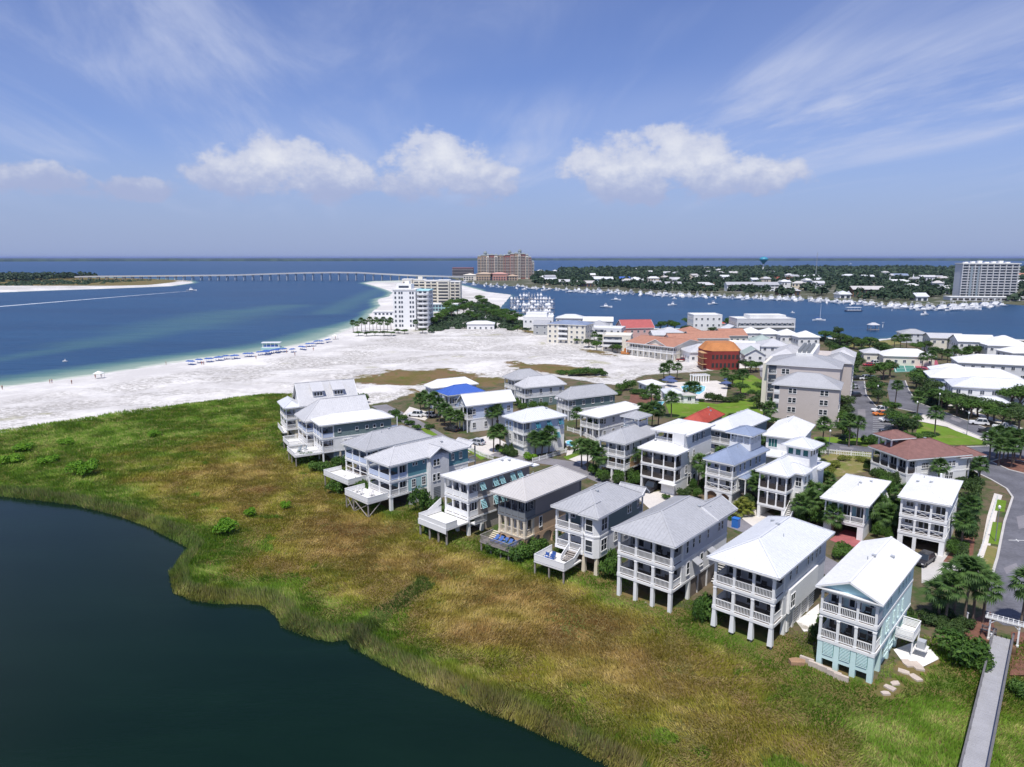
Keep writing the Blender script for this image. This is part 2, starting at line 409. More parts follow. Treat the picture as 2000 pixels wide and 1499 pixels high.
PENINSULA = W2([(-900,905),(-600,850),(-200,790),(0,757),(120,742),(240,724),(340,709),(430,697),(540,682),(610,668),(660,652),(690,640),(715,622),(728,606),
    (742,600),(735,590),(738,584),(758,580),(765,572),(752,566),(730,559),(708,553),(730,549.5),(790,548),(850,549),(900,557),(950,570),(1000,576),(990,588),(978,602),
    (1010,613),(1050,623),(1075,631),(1130,636),(1200,642),(1300,641),(1430,643),(1570,651),(1640,662),(1700,664),(1760,658),(1840,651),(1900,655),(1970,662),(2100,668),(2400,682)], SEA) + [(900,120),(900,-200),(-500,-200)]
MAINLAND = W2([(872,541),(900,549),(940,556),(1000,559.5),(1040,563),(1080,564),(1120,567),(1200,570),(1280,575),(1340,577),(1420,580),(1500,584),(1560,584),(1640,590),(1680,592),
    (1730,597),(1790,600),(1850,602),(1900,600),(1960,594),(2000,597),(2200,608)], SEA) + [(1500,700),(4200,1500),(4200,3300),(1500,3100),(300,2750),(60,2300),(-80,1750)]
WEST_SPIT = W2([(378,553),(330,559.5),(200,564.5),(100,567.5),(0,571.5),(-300,579)], SEA) + [(-1800,900),(-2600,1700),(-1150,1720),(-800,1560),(-640,1430)]
POND = W2([(0,968),(60,975),(150,986),(245,1010),(300,1032),(345,1056),(372,1072),(352,1092),(338,1120),(343,1158),(380,1172),(430,1178),(515,1180),(545,1200),(560,1225),(610,1243),(650,1252),(684,1246),(692,1262),
    (760,1300),(830,1336),(950,1386),(1050,1428),(1120,1460),(1215,1508)], POND_Z) + [(12,45),(5,20),(-60,10),(-260,20),(-300,135)]
MARSH = W2([(-300,905),(-150,878),(0,848),(150,825),(300,803),(450,783),(548,770),(552,860),(610,905),(690,940),(760,985),(850,1010),(900,1040),(1000,1070),(1080,1100),(1170,1120),(1220,1140),(1320,1190),(1420,1215),(1520,1245),(1600,1290),(1715,1335),
    (1800,1270),(1870,1300),(1935,1290),(2050,1290),(2250,1330)]) + [(85,35),(60,-20),(-120,-20),(-330,110)]
TOWN = W2([(548,792),(640,796),(700,796),(760,790),(800,776),(832,776),(850,768),(930,758),(985,742),(1080,738),(1170,752),(1230,756),(1265,735),(1380,728),(1420,724),(1480,720),(1490,690),(1380,690),(1200,672),(1060,645),(1010,625),(1080,634),(1200,644),
    (1300,642),(1430,644),(1570,652),(1640,664),(1700,667),(1760,660),(1840,653),(1970,664),(2400,684)]) + [(900,120),(900,-100),(95,35)] + W2([(2250,1330),(2050,1290),(1935,1290),(1870,1300),(1800,1270),(1715,1335),(1600,1290),(1420,1215),(1220,1140),(1080,1100),(900,1040),(760,985),(690,940),(610,905),(552,860)])
SWALES = [W2([(690,742),(760,728),(860,722),(930,732),(1000,745),(960,757),(860,752),(760,757),(700,752)]), W2([(985,712),(1060,714),(1130,718),(1180,722),(1175,734),(1110,733),(1040,726),(990,720)]),
          W2([(1010,631),(1060,648),(1040,655),(1000,642)]), W2([(1130,680),(1185,690),(1200,697),(1150,694)]), W2([(800,765),(860,772),(840,782),(790,778)])]
def ground_height(X, Y):
    sp = sdist(X, Y, PENINSULA); sm = sdist(X, Y, MARSH); st = sdist(X, Y, TOWN); sq = sdist(X, Y, POND)
    h = np.where(sp > 0, -1 + smooth(sp, 0, 26) , -1 + np.maximum(sp, -60) * .06)
    dune = (fbm(X/34, Y/22, 3, 4) - .42) * 3.4 + (fbm(X/9, Y/7, 9, 3) - .5) * 1.1
    k = smooth(sp, 18, 48) * (1 - smooth(st, -14, -1)) * (1 - smooth(sm, -12, 0)) * (1 - smooth(Y, 520, 640))
    h = h + k * np.maximum(dune, -.35)
    h = np.where((sm > 0) & (st < 0), np.minimum(h, -.45 * smooth(sm, 0, 7) + (fbm(X/5, Y/5, 21, 3) - .5) * .3), h)
    h = np.where(sq > -5, np.minimum(h, np.where(sq > 0, POND_Z - .05 - np.minimum(sq*.4, 2), -.45 + (POND_Z + .35) * smooth(sq, -1.6, 0))), h)
    return h, sp, sm, st, sq
def steps(segs):
    out = [segs[0][0]]
    for a, b, d in segs:
        n = max(1, int(round((b - a) / d))); out += list(a + (b - a) * (np.arange(1, n + 1)) / n)
    return np.array(out)
def grid_mesh(name, xs, ys, zf, mats, keep=None, colf=None):
    X, Y = np.meshgrid(xs, ys); Z = zf(X, Y) if callable(zf) else np.full(X.shape, zf)
    nx, ny = len(xs), len(ys); idx = np.arange(nx*ny).reshape(ny, nx)
    F = np.stack([idx[:-1,:-1], idx[:-1,1:], idx[1:,1:], idx[1:,:-1]], -1).reshape(-1, 4)
    V = np.stack([X.ravel(), Y.ravel(), Z.ravel()], -1)
    if keep is not None:
        kp = keep(X, Y, Z).ravel(); F = F[kp[F].any(1)]
    used = np.unique(F); mp = np.zeros(len(V), np.int64); mp[used] = np.arange(len(used))
    return np_mesh(name, V[used], mp[F], mats, None if colf is None else colf(X.ravel()[used], Y.ravel()[used]), True)
def ground_material():
    m = bpy.data.materials.new('ground'); _M['ground'] = m; m.use_nodes = True; t = m.node_tree; b = t.nodes['Principled BSDF']
    b.inputs['Roughness'].default_value = .95; b.inputs['Specular IOR Level'].default_value = .15
    p = N(t, 'ShaderNodeNewGeometry').outputs['Position']
    a = N(t, 'ShaderNodeVertexColor'); a.layer_name = 'tone'; sp = N(t, 'ShaderNodeSeparateColor'); L(t, a.outputs[0], sp.inputs[0])
    e = M(t, 'MULTIPLY', M(t, 'SUBTRACT', NOISE(t, p, .35, 6, .65), .5), .55)
    def patch(cols, s, d=.4):
        f = M(t, 'ADD', M(t, 'MULTIPLY', NOISE(t, p, s, 6, .62, d), .7), M(t, 'MULTIPLY', NOISE(t, p, s*9, 4, .6), .3))
        c = MIX(t, STEP(t, f, .38, .58), cols[0], cols[1])
        return MIX(t, STEP(t, NOISE(t, p, s*2.3, 5, .65, d), .52, .66), c, cols[2]) if len(cols) > 2 else c
    sand = patch([(.70,.68,.65), (.55,.53,.51)], .03)
    # sparse dune plants and weathered crust, clumped along the dunes
    sx = N(t, 'ShaderNodeMapping'); sx.inputs['Rotation'].default_value = (0, 0, R(-24)); sx.inputs['Scale'].default_value = (.75, 1.2, 1); L(t, p, sx.inputs['Vector'])
    w = NOISE(t, sx.outputs[0], .035, 5, .62, .6); s1 = NOISE(t, sx.outputs[0], .75, 6, .75, .4); s2 = NOISE(t, p, 1.1, 4, .7)
    sp_f = M(t, 'MULTIPLY', STEP(t, M(t, 'ADD', s1, M(t, 'MULTIPLY', M(t, 'SUBTRACT', s2, .5), .35)), .45, .55), STEP(t, w, .40, .56))
    inland = sp.outputs[2]
    br = M(t, 'MULTIPLY', STEP(t, NOISE(t, sx.outputs[0], .11, 6, .68, .7), .50, .66), STEP(t, NOISE(t, p, .6, 5, .7), .40, .60))
    sand = MIX(t, M(t, 'MULTIPLY', M(t, 'MULTIPLY', br, .30), STEP(t, inland, .30, .55)), sand, (.33,.31,.285))
    sand = MIX(t, M(t, 'MULTIPLY', M(t, 'MULTIPLY', sp_f, .66), STEP(t, inland, .30, .50)), sand, MIX(t, s2, (.15,.135,.115), (.30,.28,.245)))
    ol = STEP(t, NOISE(t, sx.outputs[0], .06, 5, .6, .8), .60, .68)
    sand = MIX(t, M(t, 'MULTIPLY', M(t, 'MULTIPLY', ol, .45), STEP(t, inland, .45, .6)), sand, (.30,.29,.13))
    marsh = patch([(.13,.12,.040), (.19,.135,.060), (.09,.13,.025)], .06)
    town = patch([(.060,.080,.030), (.15,.115,.075), (.050,.090,.022)], .12)
    col = MIX(t, STEP(t, M(t, 'ADD', sp.outputs[1], M(t, 'MULTIPLY', e, .5)), .46, .52), sand, town)
    col = MIX(t, STEP(t, M(t, 'ADD', sp.outputs[0], M(t, 'MULTIPLY', e, .8)), .45, .53), col, marsh)
    al = N(t, 'ShaderNodeAttribute'); al.attribute_name = 'tone'
    L(t, MIX(t, STEP(t, M(t, 'ADD', al.outputs['Alpha'], M(t, 'ADD', M(t, 'MULTIPLY', e, 1.3), M(t, 'MULTIPLY', M(t, 'SUBTRACT', NOISE(t, sx.outputs[0], .09, 5, .65, .6), .5), 1.5))), .44, .60), col, patch([(.12,.11,.03), (.18,.12,.06), (.10,.12,.03)], .09)), b.inputs['Base Color'])
    bp = N(t, 'ShaderNodeBump'); bp.inputs['Distance'].default_value = .22; L(t, NOISE(t, p, .9, 6, .68), bp.inputs['Height']); L(t, bp.outputs[0], b.inputs['Normal'])
ground_material()
def ground_cols(x, y):
    sp = sdist(x, y, PENINSULA); sm = sdist(x, y, MARSH); st = sdist(x, y, TOWN)
    sw = np.max([sdist(x, y, s) for s in SWALES], 0)
    return np.stack([np.clip(.5 + sm/24, 0, 1), np.clip(.5 + (st+2.5)/24, 0, 1), np.clip(sp/80, 0, 1), np.clip(.5 + sw/16, 0, 1)], -1)
xs = steps([(-520,-270,8),(-270,-130,3),(-130,130,2),(130,260,4),(260,900,16)])
ys = steps([(-60,40,10),(40,190,2),(190,340,2.6),(340,560,6),(560,1300,14)])
tag(link('ground', grid_mesh('ground', xs, ys, lambda X, Y: ground_height(X, Y)[0], 'ground', keep=lambda X, Y, Z: Z > -3.5, colf=ground_cols)), kind='structure')
def low_land(name, poly, bx, by, col, rise=1.0, width=14, mats='ground'):
    def hz(X, Y):
        s = sdist(X, Y, poly); return np.where(s > 0, -1 + smooth(s, 0, width) * rise, -1 + np.maximum(s, -40) * .08)
    o = link(name, grid_mesh(name, bx, by, hz, mats, keep=lambda X, Y, Z: Z > -2.6, colf=col)); return tag(o, kind='structure')
z4 = lambda r, g, b, a: (lambda x, y: np.stack([np.full(x.shape, v) for v in (r, g, b, a)], -1))
zone_mat('shore_soil', [(.055,.075,.035), (.10,.10,.06), (.26,.25,.22)], .02)
low_land('mainland', MAINLAND, steps([(-150,1600,14),(1600,4300,90)]), steps([(640,1300,12),(1300,3400,70)]), None, 1.6, 8, 'shore_soil')
def west_cols(x, y):
    s = sdist(x, y, WEST_SPIT); inland = smooth(y, 1060, 1180) * smooth(-x, 470, 640)
    return np.stack([.5 * inland + .46 * smooth(y, 1090, 1200) * smooth(s, 25, 60), 0*x, np.clip(s/80, 0, 1), 0*x], -1)
low_land('west_spit', WEST_SPIT, steps([(-2700,-1300,40),(-1300,-520,9)]), steps([(880,1400,8),(1400,1800,30)]), west_cols, 1.8, 20)

# ------------------------------------------------------------------ water
def water_mat(name, deep, rough, spec, waves, shallow=False):
    m = bpy.data.materials.new(name); _M[name] = m; m.use_nodes = True; t = m.node_tree; b = t.nodes['Principled BSDF']
    b.inputs['Roughness'].default_value = rough; b.inputs['Specular IOR Level'].default_value = spec
    p = N(t, 'ShaderNodeNewGeometry').outputs['Position']
    mp = N(t, 'ShaderNodeMapping'); mp.inputs['Rotation'].default_value = (0,0,R(12)); mp.inputs['Scale'].default_value = (.35,1.3,1); L(t, p, mp.inputs[0])
    big = NOISE(t, mp.outputs[0], .012, 5, .6, .8); mid = NOISE(t, mp.outputs[0], .09, 6, .7, .3)
    f = M(t, 'ADD', M(t, 'MULTIPLY', big, .55), M(t, 'MULTIPLY', mid, .45))
    col = MIX(t, STEP(t, f, .36, .64), deep[0], deep[1])
    if shallow:
        a = N(t, 'ShaderNodeVertexColor'); a.layer_name = 'tone'; sp = N(t, 'ShaderNodeSeparateColor'); L(t, a.outputs[0], sp.inputs[0])
        e = M(t, 'MULTIPLY', M(t, 'SUBTRACT', NOISE(t, mp.outputs[0], .06, 6, .65, .8), .5), .5)
        s = M(t, 'ADD', sp.outputs[0], M(t, 'MULTIPLY', e, sp.outputs[2]))
        col = MIX(t, M(t, 'MULTIPLY', STEP(t, M(t, 'ADD', sp.outputs[1], e), .25, 1.0), .9), col, (.055,.145,.135))
        col = MIX(t, STEP(t, s, .10, .55), col, (.070,.165,.155))
        col = MIX(t, STEP(t, s, .45, .85), col, (.25,.34,.26))
        col = MIX(t, STEP(t, s, .86, .98), col, (.58,.60,.50))
    L(t, col, b.inputs['Base Color'])
    bp = N(t, 'ShaderNodeBump'); bp.inputs['Distance'].default_value = waves[1]; bp.inputs['Strength'].default_value = 1.0
    L(t, M(t, 'ADD', NOISE(t, mp.outputs[0], waves[0], 6, .65, .2), M(t, 'MULTIPLY', mid, waves[2])), bp.inputs['Height']); L(t, bp.outputs[0], b.inputs['Normal'])
water_mat('sea_water', ((.006,.043,.108), (.010,.062,.142)), .34, .15, (.35, .6, 1.2), True)
water_mat('pond_water', ((.0028,.0115,.0075), (.0045,.0160,.0100)), .07, .09, (1.2, .025, .0))
def sea_cols(x, y):
    s = np.maximum.reduce([sdist(x, y, PENINSULA), sdist(x, y, WEST_SPIT)])
    beach = smooth(-x, 40, 130) * (1 - smooth(y, 430, 560)); wd = 11 + 27 * beach
    sh = np.clip(1 + s / wd, 0, 1) * np.where((x > -40) & (y > 330), .35, 1)
    bar = np.zeros(x.shape)
    for a, b_, w in (((170,672),(420,628),34), ((330,640),(470,610),60), ((0,702),(190,672),16), ((440,618),(560,598),40), ((640,612),(740,566),26)):
        A = at(*a, SEA); B = at(*b_, SEA); ex, ey = B.x-A.x, B.y-A.y
        t = np.clip(((x-A.x)*ex + (y-A.y)*ey) / (ex*ex+ey*ey), 0, 1); d = np.hypot(x-A.x-t*ex, y-A.y-t*ey)
        bar = np.maximum(bar, np.exp(-(d/w)**2))
    return np.stack([sh, bar * .65, (sh > .01) * 1.0], -1)
gx = steps([(-45000,-9000,6000),(-9000,-2600,800),(-2600,-700,60),(-700,700,9),(700,2600,60),(2600,9000,800),(9000,45000,6000)])
gy = steps([(120,620,7),(620,1500,18),(1500,3400,120),(3400,12000,900),(12000,70000,9000)])
tag(link('sea', grid_mesh('sea', gx, gy, SEA, 'sea_water', colf=sea_cols)), kind='structure')
pp = np.array(POND); 
tag(link('pond', grid_mesh('pond', steps([(pp[:,0].min()-4, pp[:,0].max()+4, 6)]), steps([(pp[:,1].min(), pp[:,1].max()+4, 6)]), POND_Z, 'pond_water')), kind='structure')

# ------------------------------------------------------------------ far shore, clear across the bay
def far_shore():
    mb = MB(); n = 260; pts = []
    for i in range(n + 1):
        a = -1.05 + 2.1 * i / n; r = 10200 + 900 * math.sin(a * 3.1) + 500 * math.sin(a * 11 + 1)
        hh = 15 + 9 * mnoise.noise((a * 26, 0, 0)) + 5 * mnoise.noise((a * 120, 3, 0)); pts.append((r * math.sin(a), r * math.cos(a), max(7, hh)))
    for (x0,y0,h0), (x1,y1,h1) in zip(pts, pts[1:]):
        k = 5.6
        mb.add([(x0,y0,-1),(x1,y1,-1),(x1*1.004,y1*1.004,h1),(x0*1.004,y0*1.004,h0),(x1*k,y1*k,h1),(x0*k,y0*k,h0)], [(0,1,2,3),(3,2,4,5)])
    o = mb.build('far_shore', 'pine_far'); tag(o, kind='structure')
far_shore()

# ------------------------------------------------------------------ roads, pavements, lawns: thin sheets on the flat town ground
def sheet(name, pts, m, z, px=True, kind='structure'):
    P = W2(pts) if px else pts
    ar = sum(P[i][0]*P[(i+1)%len(P)][1]-P[(i+1)%len(P)][0]*P[i][1] for i in range(len(P)))
    if ar < 0: P = P[::-1]
    mb = MB(); mb.add([(x, y, z) for x, y in P], [tuple(range(len(P)))])
    return tag(mb.build(name, m), kind=kind)
def ribbon(name, pts, w, m, z, px=True, kind='structure', z0=None, build=True):
    P = [Vector((*p, 0)) for p in (W2(pts) if px else pts)]; L_ = []; R_ = []
    for i, p in enumerate(P):
        d = (P[min(i+1, len(P)-1)] - P[max(i-1, 0)]).normalized(); n = Vector((-d.y, d.x, 0)); L_.append(p + n*w/2); R_.append(p - n*w/2)
    mb = MB()
    for i in range(len(P) - 1):
        a, b, c, d = R_[i], R_[i+1], L_[i+1], L_[i]
        if z0 is None: mb.add([(v.x, v.y, z) for v in (a, b, c, d)], [(0,1,2,3)])
        else: mb.add([(v.x, v.y, z) for v in (a,b,c,d)] + [(v.x, v.y, z0) for v in (a,b,c,d)], [(0,1,2,3),(4,5,1,0),(6,7,3,2)])
    return tag(mb.build(name, m), kind=kind)
sheet('road', [(1931,1145),(1948,1090),(1962,1020),(1978,972),(1966,955),(1935,937),(1912,926),(1880,908),(1800,898),(1700,888),(1590,876),(1500,866),(1500,856),(1600,862),(1700,875),(1790,872),(1850,873),(1900,872),(1935,872),(1925,858),(1850,826),(1790,806),(1752,797),(1738,785),(1733,760),(1738,742),(1768,744),(1775,762),(1790,786),(1850,808),(1930,838),(2020,872),(2120,905),(2300,1000),(2300,1210),(2060,1232),(1960,1222),(1925,1200)], 'asphalt', .020)
sheet('parking_lot', [(1652,745),(1690,744),(1694,772),(1706,786),(1718,800),(1742,803),(1744,856),(1700,872),(1655,866),(1660,800)], 'asphalt', .026)
ribbon('lane', [(740,792),(800,822),(860,858),(930,878),(1010,893),(1110,907),(1200,945),(1290,985),(1400,1010),(1500,1045),(1640,1120),(1745,1195)], 5.0, 'old_asphalt', .024)
sheet('driveway_paving', [(905,862),(960,850),(1000,872),(955,890),(915,884)], 'pale_concrete', .030)
sheet('driveway_paving', [(1108,880),(1135,876),(1160,895),(1140,908),(1105,896)], 'pale_concrete', .030)
sheet('driveway_paving', [(1240,968),(1300,958),(1340,985),(1280,1005)], 'pale_concrete', .034)
sheet('driveway_paving', [(1430,1000),(1470,985),(1560,1035),(1500,1050)], 'pale_concrete', .034)
sheet('driveway_paving', [(1800,1085),(1850,1078),(1905,1100),(1872,1132),(1800,1140)], 'concrete', .034)
sheet('driveway_paving', [(1620,1055),(1650,1035),(1690,1045),(1670,1075)], 'brick_paving', .034)
sheet('driveway_paving', [(800,795),(845,808),(830,822),(785,812)], 'pale_concrete', .034)
sheet('pavement', [(1908,1118),(1920,1120),(1936,1060),(1948,1000),(1958,968),(1942,964),(1928,1010),(1918,1062)], 'pale_concrete', .036)
sheet('pavement', [(1790,822),(1780,812),(1800,805),(1870,830),(1945,868),(1930,871),(1850,834)], 'pale_concrete', .012)
sheet('pavement', [(1800,782),(1880,802),(1990,842),(2100,880),(2100,872),(1990,834),(1880,796),(1800,777)], 'pale_concrete', .030)
ribbon('kerb', [(1931,1145),(1948,1090),(1962,1020),(1978,972),(1966,955),(1935,937),(1912,926),(1880,908),(1800,898),(1700,888),(1590,876)], .35, 'concrete', .13, z0=0)
ribbon('kerb', [(1748,797),(1790,806),(1850,826),(1925,858),(1935,872),(1900,873),(1850,874),(1790,873)], .35, 'concrete', .13, z0=0)
ribbon('kerb', [(1768,744),(1775,762),(1790,786),(1850,808),(1930,838),(2020,872)], .35, 'concrete', .13, z0=0)
ribbon('kerb', [(1688,745),(1692,772),(1704,787),(1717,800),(1743,803),(1745,856)], .3, 'concrete', .13, z0=0)
ribbon('kerb', [(2010,928),(1970,918),(1935,902),(1960,895),(2010,905)], .35, 'concrete', .13, z0=0)
sheet('planted_island', [(2040,934),(1975,919),(1938,902),(1960,893),(2040,896)], 'mulch', .060)
sheet('lawn', [(1795,824),(1850,836),(1922,862),(1926,869),(1870,870),(1800,868),(1788,850)], 'lawn', .050)
sheet('lawn', [(1590,862),(1590,854),(1690,856),(1720,866),(1700,872)], 'lawn', .048)
sheet('lawn', [(1300,790),(1345,782),(1400,790),(1470,778),(1492,792),(1490,812),(1440,822),(1380,818),(1310,816)], 'lawn', .040)
sheet('lawn', [(1425,736),(1470,733),(1490,745),(1490,765),(1450,768),(1435,752)], 'lawn', .040)
sheet('lawn', [(1948,976),(1966,979),(1962,1001),(1943,998)], 'lawn', .052)
sheet('lawn', [(1939,1020),(1957,1022),(1950,1065),(1930,1062)], 'lawn', .052)
sheet('lawn', [(1929,1066),(1949,1069),(1936,1125),(1912,1116)], 'dry_lawn', .052)
sheet('lawn', [(1100,893),(1128,884),(1136,888),(1108,899)], 'lawn', .050)
sheet('lawn', [(912,880),(925,877),(952,893),(940,899)], 'lawn', .050)
sheet('lawn', [(820,838),(832,836),(855,850),(840,853)], 'lawn', .050)
sheet('lawn', [(1655,668),(1700,668),(1765,662),(1760,672),(1700,678),(1650,678)], 'dry_lawn', .030)
sheet('sandy_lot', [(1600,895),(1640,880),(1715,885),(1712,918),(1620,935)], 'dry_lawn', .030)
sheet('mulch_bed', [(1868,1226),(1935,1196),(1946,1240),(1928,1300),(1880,1290)], 'mulch', .040)
sheet('mulch_bed', [(1975,1235),(2090,1240),(2120,1320),(1972,1320)], 'mulch', .040)
sheet('mulch_bed', [(1842,1098),(1885,1040),(1905,1045),(1900,1090),(1870,1102)], 'mulch', .044)
sheet('mulch_bed', [(1232,770),(1280,778),(1275,790),(1228,790)], 'mulch', .044)
sheet('sand_patch', [(1745,1270),(1800,1250),(1835,1288),(1800,1305),(1760,1290)], 'beach_sand', .060)
sheet('sand_patch', [(1555,1215),(1600,1180),(1600,1232),(1570,1235)], 'beach_sand', .060)
sheet('sandy_track', [(1480,690),(1520,700),(1520,770),(1485,735)], 'old_asphalt', .02)
# painted lines of the parking bays
for i in range(12):
    y = 807 + i * 4.15
    a = at(1706 - i*.2, y); b = at(1741, y + .2)
    mb = MB(); mb.bar((a.x, a.y, .0335), (b.x, b.y, .0335), .14, .003)
    tag(mb.build('bay_line', 'line_paint'), kind='structure')
a = at(1990, 1056)
mb = MB(); mb.bar((a.x-1.6, a.y+.1, .027), (a.x+1.6, a.y-.1, .027), .16, .004); mb.bar((a.x-.4, a.y-.5, .027), (a.x-.1, a.y+.5, .027), .16, .004)
tag(mb.build('road_marking', 'line_paint'), kind='structure')
# ------------------------------------------------------------------ house kit
class House:
    """local frame: x along the front from left to right, y into the house, z up"""
    def __init__(s, name, label, FL, FR, BR, ze, oh=.7, cat='house', group=None, W=None, D=None, th=None):
        a, b, c = (at(*FL, ze), at(*FR, ze), at(*BR, ze))
        w = math.hypot(b.x-a.x, b.y-a.y); d = math.hypot(c.x-b.x, c.y-b.y)
        t1 = math.atan2(b.y-a.y, b.x-a.x); t2 = math.atan2(c.y-b.y, c.x-b.x) - math.pi/2
        s.th = R(th) if th is not None else (t1*w + t2*d) / (w + d)
        s.W = (W or w - 2*oh); s.D = (D or d - 2*oh); s.ze = ze; s.oh = oh
        ux = Vector((math.cos(s.th), math.sin(s.th), 0)); uy = Vector((-math.sin(s.th), math.cos(s.th), 0))
        m = (a + b) / 2 - ux * (s.W/2 + oh)                       # keep the front centred on the surveyed eave
        o = m + (ux + uy) * oh; s.o = Vector((o.x, o.y, 0)); s.ux = ux; s.uy = uy
        s.e = empty(name, s.o, s.th, label, cat, group)
        s.win_mat = 'glass'; s.frame_mat = 'white_paint'
    def w2(s, x, y): p = s.o + s.ux*x + s.uy*y; return (p.x, p.y)
    def box(s, name, x0, x1, y0, y1, z0, z1, m, parent=None): return MB().box(x0,x1,y0,y1,z0,z1).build(name, m, parent or s.e)
    def put(s, name, mb, m, parent=None, smooth=False): return mb.build(name, m, parent or s.e, smooth)
    # ---- faces
    def face(s, f, a, out, z, pl=None):
        if f == 'front': return (a, (pl or 0) - out, z)
        if f == 'right': return ((s.W if pl is None else pl) + out, a, z)
        if f == 'left': return ((pl or 0) - out, a, z)
        return (a, (s.D if pl is None else pl) + out, z)
    def fbox(s, mb, f, a0, a1, o0, o1, z0, z1, pl=None, mi=0):
        p = s.face(f, a0, o0, z0, pl); q = s.face(f, a1, o1, z1, pl)
        return mb.box(min(p[0],q[0]), max(p[0],q[0]), min(p[1],q[1]), max(p[1],q[1]), z0, z1, mi)
    def win(s, f, a, z, w, h, nx=2, ny=2, pl=None, shutter=None, name='window', frame=None, gm=None):
        fr = .09 if w > .5 else .06; mb = MB()
        s.fbox(mb, f, a-w/2-fr, a-w/2, 0, .07, z-fr, z+h+fr, pl); s.fbox(mb, f, a+w/2, a+w/2+fr, 0, .07, z-fr, z+h+fr, pl)
        s.fbox(mb, f, a-w/2, a+w/2, 0, .07, z+h, z+h+fr, pl); s.fbox(mb, f, a-w/2-.06, a+w/2+.06, 0, .11, z-fr-.03, z-.001, pl)
        for i in range(1, nx): x = a - w/2 + w*i/nx; s.fbox(mb, f, x-.03, x+.03, .01, .055, z, z+h, pl)
        for i in range(1, ny): zz = z + h*i/ny; s.fbox(mb, f, a-w/2, a+w/2, .01, .05, zz-.025, zz+.025, pl)
        o = s.put(name, mb, frame or s.frame_mat)
        g = MB(); s.fbox(g, f, a-w/2, a+w/2, -.05, .02, z, z+h, pl); s.put('pane', g, gm or s.win_mat, o)
        if shutter: s.bahama(f, a, z, w + .25, h * .95, shutter, pl)
        return o
    def bahama(s, f, a, z, w, h, m, pl=None):
        """top-hung louvred shutter propped open"""
        mb = MB(); n = 6
        for side in (-1, 1):
            x = a + side*w/2; mb.bar(s.face(f, x, .10, z+h+.1, pl), s.face(f, x, .75, z+.1, pl), .07, .06)
        for i in range(n):
            k = (i + .5) / n; zz = z + h + .1 - k*h; o = .10 + .65*k
            mb.bar(s.face(f, a-w/2, o, zz, pl), s.face(f, a+w/2, o, zz, pl), h/n*.95, .035)
        return s.put('shutter', mb, m)
    def door(s, f, a, z, w, h, pl=None, leaves=2):
        mb = MB(); fr = .1
        s.fbox(mb, f, a-w/2-fr, a-w/2, 0, .06, z, z+h+fr, pl); s.fbox(mb, f, a+w/2, a+w/2+fr, 0, .06, z, z+h+fr, pl); s.fbox(mb, f, a-w/2, a+w/2, 0, .06, z+h, z+h+fr, pl)
        for i in range(1, leaves): x = a-w/2+w*i/leaves; s.fbox(mb, f, x-.08, x+.08, 0, .05, z, z+h, pl)
        s.fbox(mb, f, a-w/2, a+w/2, 0, .05, z, z+.22, pl)
        o = s.put('door', mb, s.frame_mat); g = MB(); s.fbox(g, f, a-w/2, a+w/2, -.05, .02, z+.22, z+h, pl); s.put('pane', g, s.win_mat, o); return o
    # ---- timber pieces
    def rail(s, x0, y0, x1, y1, z, m='white_paint', h=1.0, gap=.17, style='baluster', name='railing', parent=None):
        mb = MB(); L_ = math.hypot(x1-x0, y1-y0)
        if L_ < .3: return
        mb.bar((x0,y0,z+h),(x1,y1,z+h),.10,.09); mb.bar((x0,y0,z+.14),(x1,y1,z+.14),.07,.09)
        if style == 'baluster':
            n = max(2, int(L_/gap))
            for i in range(1, n): t = i/n; mb.bar((x0+(x1-x0)*t, y0+(y1-y0)*t, z+.18), (x0+(x1-x0)*t, y0+(y1-y0)*t, z+h-.04), .055)
        elif style == 'slats':
            for k in range(1, 5): mb.bar((x0,y0,z+.14+(h-.2)*k/5),(x1,y1,z+.14+(h-.2)*k/5),.04,.12)
        elif style == 'solid':
            mb.bar((x0,y0,z+h*.55),(x1,y1,z+h*.55),.06,h*.78)
        elif style == 'cross':
            n = max(1, int(L_/1.2))
            for i in range(n):
                a, b = i/n, (i+1)/n; P = lambda t, zz: (x0+(x1-x0)*t, y0+(y1-y0)*t, zz)
                mb.bar(P(a, z+.18), P(b, z+h-.05), .05); mb.bar(P(b, z+.18), P(a, z+h-.05), .045); mb.bar(P(b, z+.1), P(b, z+h), .08)
        return s.put(name, mb, m, parent)
    def post(s, x, y, z0, z1, w=.26, m='white_paint', name='post', w0=None, cap=True):
        mb = MB()
        if w0: mb.taper(x, y, z0, z1, w0/2, w/2)
        else: mb.box(x-w/2, x+w/2, y-w/2, y+w/2, z0, z1)
        if cap and not w0: mb.box(x-w/2-.04, x+w/2+.04, y-w/2-.04, y+w/2+.04, z0+.004, z0+.18); mb.box(x-w/2-.04, x+w/2+.04, y-w/2-.04, y+w/2+.04, z1-.16, z1-.004)
        return s.put(name, mb, m)
